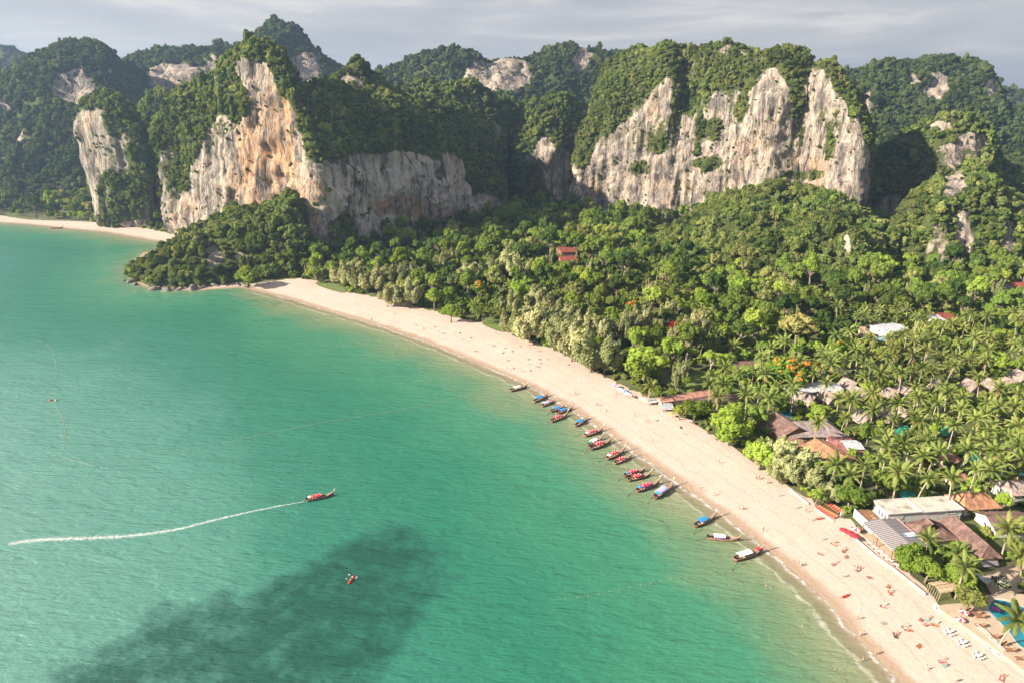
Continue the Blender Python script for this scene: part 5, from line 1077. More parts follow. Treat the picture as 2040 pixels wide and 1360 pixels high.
SPECIAL = [  # px, py, radius px, height of crown centre, tone/kind, label
 (1285, 728, 56, 9, 'bright green', 'broad', 'very large round bright green tree at the edge of the sand beside the lawn'),
 (1452, 845, 54, 7, 'bright green', 'broad', 'huge spreading bright green tree overhanging the beach left of the shingle hall'),
 (1385, 815, 32, 5, 'mid green', 'broad', 'rounded dense shrub-like tree between the right beach hut and the huge spreading tree'),
 (1355, 818, 18, 4, 'yellow-green', 'broad', 'small pale shrub-like tree right beside the grey beach huts'),
 (1517, 905, 36, 6, 'bright green', 'broad', 'bright green bushy tree at the left end of the grey feathery clump by the beach'),
 (1696, 985, 36, 6, 'mid green', 'broad', 'dense round dark tree beside the coral loungers'),
 (1628, 985, 18, 4, 'yellow-green', 'broad', 'low yellow-green tree behind the little beach wall'),
 (1770, 962, 30, 6, 'mid green', 'broad', 'mid green bushy tree left of the small teal pool behind the white building'),
 (1820, 1108, 40, 5, 'bright green', 'broad', 'large bushy sea-almond tree in front of the slatted pavilion'),
 (1850, 1130, 34, 5, 'bright green', 'broad', 'bushy tree spilling over the beach wall below the pavilion'),
 (1912, 1150, 34, 5, 'bright green', 'broad', 'bright green bush between the thatch pergola and the courtyard'),
 (1930, 1190, 34, 5, 'olive green', 'broad', 'spreading olive green tree between the thatch pergola and the swimming pool'),
 (1993, 1160, 20, 4, 'white', 'broad', 'dark shrub covered with white blossom beside the courtyard'),
 (1590, 652, 38, 12, 'ochre', 'broad', 'big ochre-tinted tree standing out above the grove below the wooded hill'),
 (1375, 700, 20, 11, 'yellow-green', 'pale', 'slender tree with bare pale trunk and thin crown behind the lawn, left one'),
 (1418, 708, 22, 11, 'yellow-green', 'pale', 'slender tree with forked white trunk and flat crown behind the lawn, right one'),
 (1565, 745, 46, 8, 'flame', 'broad', 'wide flame tree with orange blossom above the long roofs'),
 (1608, 738, 28, 8, 'flame', 'broad', 'flame tree with orange blossom left of the white metal roof'),
 (1670, 690, 16, 9, 'flame', 'broad', 'small flame tree with orange blossom left of the thatched pavilion'),
 (1262, 612, 18, 12, 'flame', 'broad', 'tree with a touch of orange blossom in the middle of the grove'),
 (955, 575, 22, 12, 'flame', 'broad', 'tree with orange blossom in the grove behind the beach palms'),
 (1348, 655, 20, 9, 'red', 'broad', 'crimson flowering tree in the middle of the forest behind the big round tree'),
 (490, 545, 27, 9, 'bright green', 'broad', 'round bright green tree at the foot of the headland where the sand begins'),
 (630, 540, 22, 9, 'bright green', 'pale', 'tree with open pale crown at the foot of the shaded wall'),
 (1310, 690, 30, 8, 'mid green', 'broad', 'dark layered tree just behind the very large round tree'),
 (1632, 820, 26, 5, 'bright green', 'broad', 'bright lime-green rounded tree behind the shingle hall'),
 (1615, 830, 10, 3, 'lime', 'broad', 'small vivid lime shrub behind the shingle hall'),
 (1722, 772, 12, 4, 'lime', 'broad', 'small vivid lime shrub in the row of bungalows'),
 (898, 620, 20, 7, 'bright green', 'broad', 'bright green sea-almond tree left of the row of beach palms'),
 (865, 590, 22, 9, 'bright green', 'broad', 'bright green tree with light crown behind the far sand'),
 (1478, 655, 24, 14, 'dark green', 'broad', 'tall dark columnar tree behind the brown-roofed house'),
 (1545, 452, 26, 9, 'pale', 'broad', 'pale-crowned round tree standing out on the wooded hill'),
 (1560, 880, 10, 3, 'mid green', 'broad', 'small round shrub squeezed between shingle hall and feathery trees')]
for (px, py, rp, h, tn, kd, lb) in SPECIAL:
    if tn == 'pale' : 
        x, y, z = PY(px, py, 650); want('broad', x, y, z - 8, 11, 8, tone='pale', label=lb); continue
    at_crown('pale' if kd == 'pale' else 'broad', px, py, rp, h, tone=tn, label=lb)
CASU = [(690, 540, 26, 16), (715, 555, 20, 13), (745, 552, 24, 15), (790, 550, 22, 15), (812, 580, 24, 15), (770, 585, 18, 12), (1000, 525, 24, 16), (975, 535, 20, 14), (1035, 535, 22, 16), (930, 545, 20, 14), (635, 545, 10, 10), (828, 545, 18, 13),
        (1030, 635, 26, 15), (1055, 640, 30, 17), (1085, 640, 28, 16), (1065, 600, 22, 15), (1115, 660, 26, 15), (1140, 680, 28, 15), (1160, 650, 22, 14), (1178, 700, 32, 15), (1205, 705, 28, 14), (1190, 660, 20, 14), (1240, 650, 22, 14), (1275, 640, 20, 15), (1015, 605, 18, 14),
        (1360, 665, 24, 16), (1385, 655, 20, 16), (1330, 625, 16, 15), (1545, 900, 40, 13), (1580, 915, 42, 13), (1560, 935, 30, 11), (1605, 945, 34, 11), (1640, 955, 28, 10), (1655, 980, 20, 8), (1100, 610, 16, 13), (880, 520, 14, 14), (905, 515, 14, 14), (1130, 630, 18, 13)]
for (px, py, rp, h) in CASU: at_crown('cas', px, py, rp * (1.45 if px < 1500 else 1.0), h * (0.72 if px < 1500 else 0.5), tone='grey-green')
PALMS = [(1849, 1077), (1913, 1095), (1924, 1126), (2034, 1105), (2028, 1236), (2009, 1058), (1766, 891), (1841, 907), (1850, 959), (1895, 959), (1695, 949), (1789, 945), (1667, 926), (1721, 933), (1754, 921), (1813, 872), (1834, 843), (1869, 836), (1902, 848),
 (1928, 879), (1789, 806), (1740, 815), (1695, 801), (1672, 794), (1832, 794), (1581, 781), (1622, 743), (1647, 765), (1671, 718), (1706, 720), (1666, 671), (1733, 725), (1722, 750), (1755, 746), (1769, 715), (1795, 750), (1816, 739), (1856, 741),
 (1826, 769), (1878, 654), (1833, 640), (1821, 680), (1819, 708), (1936, 711), (1965, 720), (1948, 755), (1990, 774), (1889, 786), (1918, 795), (1868, 800), (1913, 820), (1979, 847), (2026, 788), (2021, 816), (1821, 835), (1960, 882), (1927, 900), (1767, 870), (1845, 885), (2019, 626),
 (1297, 774), (1414, 765), (1441, 765), (1516, 713), (1502, 740), (1475, 747), (1446, 735), (1430, 792), (1487, 792), (1514, 778), (1579, 764), (1534, 794), (947, 612), (959, 622), (974, 614), (990, 622), (999, 630), (991, 593), (1975, 940), (2000, 920), (2030, 890), (1945, 935), (1990, 815), (1945, 840), (2030, 850), (1870, 905), (2010, 870), (1985, 900)]
for k, (px, py) in enumerate(PALMS):
    h = 11 if k not in (0, 4) else 9.5; h = 7.5 if (940 < px < 1005 or px in (1297,)) else h
    x, y, _ = G(px, py, h + 2)
    want('palm', x, y, gz_at(x, y), 4.2, h + R_.uniform(-1, 1.0), tone='', at=(px, py))
# footprints of the hills, to keep the lowland trees off the rock
HILLP = []
for M in MASSIFS:
    if M['name'] == 'mountain': continue
    Pg = M['P'].reshape(M['nu'], M['nv'], 3); HILLP.append(np.vstack([Pg[:, 0, :2], Pg[::-1, -1, :2]]))
def free(P, m=0.0):
    ok = inside(P, VEGP)
    for hp in HILLP: ok &= ~inside(P, hp)
    for (cx, cy, rz, a, b_) in FOOT:
        u = (P[:, 0] - cx) * math.cos(rz) + (P[:, 1] - cy) * math.sin(rz); w = -(P[:, 0] - cx) * math.sin(rz) + (P[:, 1] - cy) * math.cos(rz)
        ok &= ~((np.abs(u) < a + m) & (np.abs(w) < b_ + m))
    px, py = topix(P[:, 0], P[:, 1], np.full(len(P), 2.0))
    for (cx, cy, rx, ry) in CLEAR: ok &= np.hypot((px - cx) / rx, (py - cy) / ry) > 1
    return ok
def hides_roof(x, y, r, ztop):
    px, py = topix(x, y, ztop); zc = y * _cp; rp = r * FPX / zc
    for (cx, cy, zr, rad_) in SHOW:
        if y > cy: continue
        rx, ry = topix(cx, cy, zr); rr2 = rad_ * FPX / (cy * _cp)
        if abs(px - rx) < rr2 * 0.85 + rp * 0.75 and py < ry + rp * 0.2 + 2 and py > ry - 60: return True
    return False
taken = [(t_['x'], t_['y'], t_['r'] * 0.72) for t_ in TREES]
def candidate_ok(x, y, r):
    for (a, b_, q) in cellq(x, y):
        if (a - x) ** 2 + (b_ - y) ** 2 < (q + r * 0.80) ** 2: return False
    return True
CELL = {}
def cellput(x, y, q): CELL.setdefault((int(x // 14), int(y // 14)), []).append((x, y, q))
def cellq(x, y):
    i, j = int(x // 14), int(y // 14)
    for a in (-1, 0, 1):
        for b_ in (-1, 0, 1): yield from CELL.get((i + a, j + b_), ())
for q in taken: cellput(*q)
# random fill over all the lowland that the photo shows
n = 58000; C = np.c_[rng.uniform(-760, 1250, n), rng.uniform(70, 960, n)]
ppx, ppy = topix(C[:, 0], C[:, 1], np.full(n, 6.0)); C = C[(ppx > -80) & (ppx < 3100)]
C = C[free(C)]; ppx, ppy = topix(C[:, 0], C[:, 1], np.full(len(C), 2.0)); gzs, gsd_ = ground_z(C); bd = seg_dist(C, backs)
tn_noise = fbm(np.c_[C, np.zeros(len(C))], 45, 3, 77)
for i in range(len(C)):
    x, y = C[i]; px, py = ppx[i], ppy[i]
    if bd[i] < 2.5 or (px > 2160 and R_.random() < 0.35): continue
    palmzone = px > 1400 and py > 640 and (py > 700 or px > 1650)
    pm = R_.random() < (0.46 if palmzone else 0.02)
    if pm and px > 2110: pm = False
    if pm:
        h = R_.uniform(5.5, 12.5); r = R_.uniform(2.2, 3.6)
        if not candidate_ok(x, y, r): continue
        if hides_roof(x, y, 3.0, gzs[i] + h + 1) and R_.random() < 0.97: continue
        want('palm', x, y, gzs[i], 4.2, h, tone=''); cellput(x, y, r * 0.8); continue
    r = R_.choice((2.4, 3.2, 4.0, 4.8, 6.0, 7.4)) * (0.62 if palmzone else 1.0) * (1.12 if y > 430 else 1.0)
    if bd[i] < 9: r = min(r, max(2.2, bd[i] * 0.62))
    if not candidate_ok(x, y, r): continue
    h = r * R_.uniform(1.2, 1.9) + (1.5 if palmzone else 3.5) * R_.random()
    if palmzone or bd[i] < 8: h = min(h, 5.5)
    if hides_roof(x, y, r, gzs[i] + h + r * 0.75):
        if R_.random() < 0.93: h, r = 1.0, min(r, 1.7)
    v = R_.random() * 0.7 + 0.5 * (tn_noise[i] + 0.5)
    tn = 'dark green' if v < 0.42 else 'mid green' if v < 0.72 else 'bright green' if v < 0.88 else 'olive green' if v < 1.04 else 'yellow-green'
    if not palmzone and R_.random() < 0.06 and y < 560 and px < 2100: want('cas', x, y, gzs[i], 3.4, 8.5, tone='grey-green')
    else: want('broad', x, y, gzs[i], r, h, tone=tn)
    cellput(x, y, r * 0.72)
# ---- labels that single each one out: landmark, side and rank
LM = [('headland', 430, 560), ('shaded limestone wall', 760, 485), ('leaning limestone tower', 230, 452), ('shaded rock gully', 1060, 450), ('forest red roofs', 1135, 515), ('far sand corner', 620, 560), ('small beach palms', 975, 630),
      ('mid-beach feathery clump', 1070, 660), ('white hidden roof', 1225, 685), ('very large round tree', 1285, 770), ('crimson flowering tree', 1345, 670), ('lawn', 1375, 755), ('long red-brown roofs', 1420, 795),
      ('grey beach huts', 1318, 808), ('huge spreading beach tree', 1450, 875), ('shingle hall', 1600, 862), ('wide flame tree', 1565, 765), ('white metal roof', 1620, 778), ('lawn-side brown roof', 1490, 735), ('ochre-tinted tree', 1590, 690), ('thatched pavilion', 1730, 675),
      ('pale blue metal roof', 1790, 660), ('small red and white roofs', 1885, 640), ('limestone pinnacle', 1715, 565), ('wooded hill', 1500, 590), ('right-hand hill foot', 1900, 560), ('right forest edge', 2030, 640), ('middle of the palm grove', 1780, 785), ('lone bungalow', 1863, 768),
      ('right-edge bungalow cluster', 1970, 765), ('hall-side bungalow pair', 1735, 830), ('terracotta gables', 1650, 920), ('rose metal roof', 1700, 895), ('green netting', 1790, 868), ('grey feathery beach clump', 1580, 960), ('coral loungers', 1650, 1020), ('small teal pool', 1812, 990),
      ('white flat-roofed building', 1820, 1030), ('garden house', 1897, 915), ('villa at the right edge', 2030, 985), ('brown tile roofs', 1900, 1070), ('slatted pavilion', 1750, 1090), ('thatch pergola', 1870, 1180), ('courtyard', 2000, 1155), ('swimming pool', 2020, 1240), ('far left beach', 80, 432)]
LMW = np.array([G(p, q)[:2] for _, p, q in LM])
ORD_ = ['nearest', 'second nearest', 'third nearest', 'fourth nearest', 'fifth nearest', 'sixth nearest', 'seventh nearest', 'eighth nearest', 'ninth nearest', 'tenth nearest', 'eleventh nearest', 'twelfth nearest']
ORD = ['nearest'] + [w + ' nearest' for w in 'second third fourth fifth sixth seventh eighth ninth tenth eleventh twelfth thirteenth fourteenth fifteenth sixteenth seventeenth eighteenth nineteenth twentieth'.split()]
def locate(x, y):
    d = np.hypot(LMW[:, 0] - x, LMW[:, 1] - y); k = int(d.argmin()); dx, dy = x - LMW[k, 0], y - LMW[k, 1]
    side = ('right of' if dx > 0 else 'left of') if abs(dx) > abs(dy) else ('behind' if dy > 0 else 'in front of')
    return k, side, float(d[k])
def autolabel(items, noun):
    """items: (x, y, words) -> list of (label, group or None)"""
    b = {}
    for i, (x, y, w) in enumerate(items):
        k, side, d = locate(x, y); b.setdefault((w, k, side), []).append((d, i))
    res = [None] * len(items)
    for (w, k, side), L_ in b.items():
        for rk, (d, i) in enumerate(sorted(L_)):
            one = len(L_) == 1
            if rk < 20: res[i] = (f"{w} {side} the {LM[k][0]}" + ('' if one else f", {ORD[rk]}"), None)
            else: res[i] = (f"{w} further {side} the {LM[k][0]}, one of several alike", f"{noun} further {side} the {LM[k][0]}")
    return res
zc = lambda t_: t_['y'] * _cp - (t_['z'] + t_['h'] - CH) * _sp
def inview(t_):
    px, py = topix(t_['x'], t_['y'], t_['z'] + t_['h']); return -40 < px < 2080 and py < 1400
TREES = [t_ for t_ in TREES if t_['h'] > 0]
for t_ in TREES: t_['app'] = t_['r'] / zc(t_) * (1 if inview(t_) else 0.1)
broad = sorted([t_ for t_ in TREES if t_['kind'] in ('broad', 'pale')], key=lambda t_: -(t_['app'] + (10 if t_.get('label') else 0)))
palms = sorted([t_ for t_ in TREES if t_['kind'] == 'palm'], key=lambda t_: -t_['app']); cass = [t_ for t_ in TREES if t_['kind'] == 'cas']
print('trees', len(broad), 'palms', len(palms), 'casuarinas', len(cass))
SPECMAT = {'ochre': m_leaf_ochre, 'flame': m_leaf_flame, 'red': m_leaf_red, 'lime': m_leaf_lime, 'pale': m_leaf_pale, 'white': m_leaf_white}
for kk, mm_ in SPECMAT.items():
    me = BROAD[len(BR) % 6].copy(); me.materials.clear(); me.materials.append(mm_); BR[kk] = [me]
def size_word(r): return 'small' if r < 2.8 else 'tall' if r > 4.4 else 'middling'
NIND = 300
ind, rest = broad[:NIND], broad[NIND:]
lbs = autolabel([(t_['x'], t_['y'], f"{size_word(t_['r'])} {t_['tone']} broadleaf tree") for t_ in ind], 'broadleaf trees')
for t_, (lb, gp) in zip(ind, lbs):
    lb = t_.get('label') or lb; gp = None if t_.get('label') else (gp or 'broadleaf trees behind the beach')
    shrub = t_['h'] < 1.5 and not t_.get('label')
    if shrub: lb = lb.replace('broadleaf tree', 'leafy shrub')
    o = empty('leafy_shrub' if shrub else 'broadleaf_tree', (t_['x'], t_['y'], t_['z']), R_.uniform(0, 6.28), lb, 'shrub' if shrub else 'tree', gp)
    top = t_['h'] * 1.0
    link('trunk', TRUNK_PALE if t_['kind'] == 'pale' else R_.choice(TRUNKS), o, None, None, (max(t_['h'] * 0.9, t_['r'] * 1.5) * (0.7 if t_['kind'] == 'pale' else 1), ) * 2 + (t_['h'] + t_['r'] * 0.3,))
    s = t_['r'] / 1.05
    link('crown', R_.choice(BR[t_['tone']]), o, (0, 0, top), (0, 0, R_.uniform(0, 6.28)), (s, s, s * (R_.uniform(0.9, 1.25) if not t_.get('label') else 0.8) * (0.55 if t_['kind'] == 'pale' else 1)))
lbs = autolabel([(t_['x'], t_['y'], f"{'tall' if t_['r'] > 4.6 else 'smaller'} grey-green feathery tree") for t_ in cass], 'feathery trees')
for t_, (lb, gp) in zip(cass, lbs):
    o = empty('feathery_tree', (t_['x'], t_['y'], t_['z']), R_.uniform(-0.7, 0.7), lb, 'tree', gp or 'feathery trees along the beach')
    H_ = t_['h'] / 0.55 * 1.0; link('trunk', R_.choice(TRUNKS), o, None, None, (H_ * 0.5, H_ * 0.5, H_ * 0.8)); s = max(t_['r'] / 0.42, H_ * 0.7) * (1.25 if t_['y'] < 260 else 1.0)
    link('crown', R_.choice(CAS), o, (0, 0, H_ * 0.02), None, (s, s, H_))
lbs = autolabel([(t_['x'], t_['y'], 'coconut palm') for t_ in palms], 'coconut palms')
for i, (t_, (lb, gp)) in enumerate(zip(palms, lbs)):
    rz = R_.uniform(0, 6.28); ptm, ln_ = R_.choice(PTR); H_ = t_['h']
    o = empty('coconut_palm', (t_['x'] - math.cos(rz) * ln_ * H_, t_['y'] - math.sin(rz) * ln_ * H_, t_['z']), rz, lb, 'palm', gp or 'coconut palms behind the beach')
    link('trunk', ptm, o, None, None, (H_, H_, H_)); top = (ln_ * H_, 0, H_)
    sc = R_.uniform(0.82, 1.38)
    if i < 120:
        nf = R_.randint(18, 22)
        for k in range(nf):
            rot, mi = frond_pose(R_, k, nf); link('frond', FRONDS[mi], o, top, rot, sc * R_.uniform(0.88, 1.1))
        for k in range(R_.randint(0, 3)): link('frond', DEAD, o, top, (0, 0.9 + R_.uniform(-0.1, 0.2), R_.uniform(0, 6.28)), sc)['label'] = 'dead brown frond hanging down'
    else: link('frond_crown', R_.choice(PALM_CROWN), o, top, (0, 0, R_.uniform(0, 6.28)), sc)
# the rest of the forest, past counting
pts = np.array([(t_['x'], t_['y'], t_['z'] + t_['h']) for t_ in rest]); ss = np.array([(t_['r'], t_['r'], t_['r'] * R_.uniform(0.9, 1.3)) for t_ in rest])
FAROBJ = []
for kk in ('dark green', 'mid green', 'bright green', 'olive green', 'yellow-green'):
    me = BROAD_FAR[len(FAROBJ) % 5].copy(); me.materials.clear(); me.materials.append(TONES[kk]); FAROBJ.append(me)
FC = proto_collection('forest_crowns', FAROBJ); kidx = {'dark green': 0, 'mid green': 1, 'bright green': 2, 'olive green': 3, 'yellow-green': 4}
scatter('forest', 'dense mixed forest filling the flat land behind the beach', pts, ss, rng.uniform(0, 6.28, len(pts)), [kidx.get(t_['tone'], 1) for t_ in rest], FC)
# undergrowth filling the gaps
n = 44000; C = np.c_[rng.uniform(-480, 900, n), 95 + 800 * rng.random(n) ** 1.5]
ppx, ppy = topix(C[:, 0], C[:, 1], np.full(n, 2.0)); C = C[(ppx > -60) & (ppx < 2700)]; C = C[free(C, -0.3)]; C = C[rng.random(len(C)) < 0.9]
z = ground_z(C)[0]; s = rng.uniform(0.8, 2.7, len(C)) * (1 + (C[:, 1] > 350) * 0.7); bdist = seg_dist(C, backs); s *= np.where(bdist < 2.0, 0.55, 1)
scatter('undergrowth', 'shrubs and undergrowth between the tree trunks', np.c_[C, z + s * 0.35], np.c_[s, s, s * 0.9], rng.uniform(0, 6.28, len(C)), rng.integers(0, 5, len(C)), FC)
# ---- rocks at the foot of the headland and in the sea
m_seaRock = mat('sea_rock', (0.16, 0.14, 0.12), 0.9, 0.45, 0.6, 0.1, 2.5, dirt=((0.42, 0.38, 0.33), 0.35, 0.8))
def rock_mesh(r):
    v = ICO2 * (1 + 0.35 * vnoise(ICO2[:, 0] * 1.6 + r, ICO2[:, 1] * 1.6, ICO2[:, 2] * 1.6, 3) + 0.15 * vnoise(ICO2[:, 0] * 4 + r, ICO2[:, 1] * 4, ICO2[:, 2] * 4, 5))[:, None]
    return nmesh('boulder', v, ICO2F, [m_seaRock])
RKS = [rock_mesh(k * 7.7) for k in range(4)]
rk_pts = [(300 + k * 9 + R_.uniform(-3, 3), 574 + 4 * math.sin(k * 0.3) - max(0, k - 14) * 0.5 + R_.uniform(-2, 2), R_.uniform(1.0, 2.6)) for k in range(22)] + [(386, 577, 3.4), (262, 562, 2.6), (248, 560, 1.2), (305, 578, 2.8), (330, 580, 2.5), (285, 545, 2.2), (270, 568, 1.8), (560, 566, 1.6), (575, 564, 1.3), (590, 565, 1.0), (536, 568, 1.4)]
items = [(*G(p, q)[:2], 'boulder') for p, q, s in rk_pts]
for i, (p, q, s) in enumerate(rk_pts):
    x, y, _ = G(p, q); o = link('boulder', R_.choice(RKS), None, (x, y, s * 0.1), (R_.uniform(0, 1), 0, R_.uniform(0, 6)), (s * R_.uniform(0.9, 1.5), s, s * R_.uniform(0.6, 0.9)))
    big = {22: 'large pale boulder at the waterline in the middle of the headland', 23: 'rock standing in the sea off the tip of the headland', 24: 'little pale rock awash off the headland tip'}.get(i)
    rkx = sorted(q[0] for q in rk_pts).index(p); od = 'first second third fourth fifth sixth seventh eighth ninth tenth eleventh twelfth thirteenth fourteenth fifteenth sixteenth seventeenth eighteenth nineteenth twentieth'.split()
    wd = od[rkx] + ' from the left' if rkx < 17 else (od[len(rk_pts) - 1 - rkx] + ' from the right') if rkx < len(rk_pts) - 1 else 'furthest right'
    tag(o, big or f"dark boulder along the foot of the headland, {wd}", 'boulder', None if big else 'boulders at the foot of the headland')
x, y, _ = G(262, 557); o = empty('leafy_shrub', (x, y, 0.8), 0, 'little bush growing on the rock off the tip of the headland', 'shrub'); link('crown', BR['mid green'][0], o, (0, 0, 1.8), None, 2.6); link('trunk', TRUNKS[0], o, None, None, 2)

# ================================================================ BOATS
m_hull = mat('hull_wood', (0.15, 0.08, 0.055), 0.6, 0.3, 1.5, rnd=0.35)
m_gun = mat('gunwale_wood', (0.36, 0.26, 0.20), 0.6, 0.25, 2)
m_black = mat('black_metal', (0.025, 0.025, 0.028), 0.5, 0.3, 3)
m_cloth = {k: mat('canopy_' + k, c, 0.75, 0.15, 1.5) for k, c in dict(white=(0.72, 0.70, 0.68), cream=(0.66, 0.60, 0.52), blue=(0.02, 0.20, 0.55), lavender=(0.34, 0.33, 0.52), navy=(0.03, 0.06, 0.30), red=(0.48, 0.035, 0.07), purple=(0.22, 0.08, 0.40), green=(0.02, 0.33, 0.20)).items()}
def hull_mesh():
    xs = np.linspace(-4.9, 5.3, 17); V = []; F = []
    for x in xs:
        t = (x + 4.9) / 10.2; bm_ = 0.92 * (math.sin(PI * min(1, t * 0.80 + 0.22)) ** 0.6) * (1 if t < 0.9 else (1 - (t - 0.9) / 0.1 * 0.85)); 
        if t > 0.97: bm_ = 0.07
        sheer = 0.62 + 0.25 * (1 - t) ** 2 * 1.2 + 1.9 * max(0, t - 0.55) ** 2 * 2.4; keel = -0.35 + 2.0 * max(0, t - 0.72) ** 1.6 * 2.3 + 0.2 * max(0, 0.12 - t) * 6
        for (a, b_) in ((-1, 1), (-0.92, 0.45), (-0.55, 0.1), (0, 0), (0.55, 0.1), (0.92, 0.45), (1, 1)):
            V.append((x, a * bm_, keel + (sheer - keel) * b_))
        for (a, b_) in ((-0.88, 0.97), (-0.5, 0.26), (0.5, 0.26), (0.88, 0.97)):
            V.append((x, a * bm_, keel + (sheer - keel) * b_))
    n = 11
    for i in range(len(xs) - 1):
        o = i * n; q = o + n
        for k in range(6): F.append((o + k, q + k, q + k + 1, o + k + 1))
        for k in (7, 8, 9): F.append((o + k + 1, q + k + 1, q + k, o + k))
        F.append((o + 7, q + 7, q, o)); F.append((o + 6, q + 6, q + 10, o + 10))
    F.append((0, 1, 2, 3, 4, 5, 6)); F.append(tuple(reversed([len(V) - n + k for k in range(7)])))
    return nmesh('hull', V, F, [m_hull], True)
HULL = hull_mesh()
def simple(fn, name, m):
    mb = MB(); fn(mb); return mb.mesh(name, m)
GUN = simple(lambda b: [b.tube([(x, s * 0.94 * (math.sin(PI * min(1, ((x + 4.9) / 10.2) * 0.80 + 0.22)) ** 0.6), 0.66 + 0.30 * (1 - (x + 4.9) / 10.2) ** 2 + 1.9 * max(0, (x + 4.9) / 10.2 - 0.55) ** 2 * 2.4) for x in np.linspace(-4.9, 4.1, 12)], 0.06, 5) for s in (-1, 1)], 'gunwale', m_gun)
PROW = simple(lambda b: b.tube([(4.4, 0, 0.9), (5.2, 0, 1.7), (5.8, 0, 2.5), (6.1, 0, 3.3)], [0.12, 0.13, 0.11, 0.07], 6), 'prow_post', m_gun)
RIB = {k: simple(lambda b: [b.tube([(5.72 + 0.1 * j, 0, 2.3 + 0.17 * j), (5.76 + 0.1 * j, 0, 2.42 + 0.17 * j)], 0.17, 7) for j in range(3)] + [b.box((5.75, 0.22, 1.9), (0.05, 0.12, 0.8), 0.3)], 'bow_ribbons', m_cloth[k]) for k in ('red', 'green', 'white')}
FDECK = simple(lambda b: [b.box((x, 0, 0.62 + 0.10 * i ** 1.35), (0.42, 1.45 - 0.18 * i, 0.05)) for i, x in enumerate(np.linspace(2.4, 4.4, 5))], 'fore_deck', m_gun)
ADECK = simple(lambda b: b.box((-4.0, 0, 0.55), (1.4, 1.2, 0.06)), 'aft_deck', m_wood)
BENCH = simple(lambda b: [b.box((0, 0, 0.42), (0.3, 1.45, 0.05)), b.box((0, 0, 0.2), (0.08, 1.1, 0.4))], 'bench', m_gun)
ENG = simple(lambda b: [b.box((-4.7, 0, 1.15), (0.75, 0.5, 0.5)), b.tube([(-4.4, 0, 1.3), (-4.4, 0, 1.6)], 0.12, 6), b.box((-4.6, 0, 0.8), (0.15, 0.15, 0.5))], 'engine', m_black)
TAIL = simple(lambda b: [b.tube([(-5.0, 0, 1.1), (-9.0, 0, 0.05)], 0.05, 5), b.tube([(-5.1, 0.15, 0.9), (-6.2, 0.15, 1.1)], 0.03, 4)], 'propeller_shaft', m_black)
PROP = simple(lambda b: [b.box((-9.05, math.sin(a) * 0.13, 0.05 + math.cos(a) * 0.13), (0.05, 0.14, 0.14)) for a in (0, 2.1, 4.2)], 'propeller', m_gun)
LIFEB = simple(lambda b: b.box((0, 0, 0), (0.34, 0.5, 0.16), 0, 0, 0.75), 'life_jacket', m_red)
LIFEW = simple(lambda b: b.box((0, 0, 0), (0.3, 0.42, 0.14), 0, 0, 0.75), 'life_jacket', m_white)
CREW_SPOTS = []
def canopy_mesh(m, ln_=3.6, x0=-1.3):
    mb = MB(); V = []; F = []
    for x in (x0 - ln_ / 2, x0 + ln_ / 2):
        for a in np.linspace(-1, 1, 7): V.append((x, a * 0.92, 1.78 - 0.22 * a * a))
    for x in (x0 - ln_ / 2, x0 + ln_ / 2):
        for a in np.linspace(-1, 1, 7): V.append((x, a * 0.92, 1.70 - 0.22 * a * a))
    for k in range(6): F += [(k, 7 + k, 8 + k, k + 1), (14 + k + 1, 21 + k + 1, 21 + k, 14 + k), (k, k + 1, 15 + k, 14 + k), (7 + k + 1, 7 + k, 21 + k, 22 + k)]
    F += [(0, 14, 21, 7), (6, 13, 27, 20)]
    mb.add(V, F); return mb.mesh('canopy', m)
CANO = {k: canopy_mesh(v) for k, v in m_cloth.items()}; CPOST = simple(lambda b: b.tube([(0, 0, 0.5), (0, 0, 1.52)], 0.035, 5), 'canopy_post', m_gun)
CURT = {k: simple(lambda b: b.box((-1.3, 0, 1.32), (3.3, 0.04, 0.4)), 'side_curtain', m_cloth[k]) for k in ('purple', 'lavender', 'blue')}
TARP = {k: simple(lambda b: b.add([(-4.2, -0.5, 1.5), (-3.1, -0.6, 1.75), (-3.1, 0.6, 1.75), (-4.2, 0.5, 1.5), (-3.6, 0, 1.95)], [(0, 1, 4), (1, 2, 4), (2, 3, 4), (3, 0, 4), (3, 2, 1, 0)]), 'stern_tarp', m_cloth[k]) for k in ('white', 'blue', 'green')}
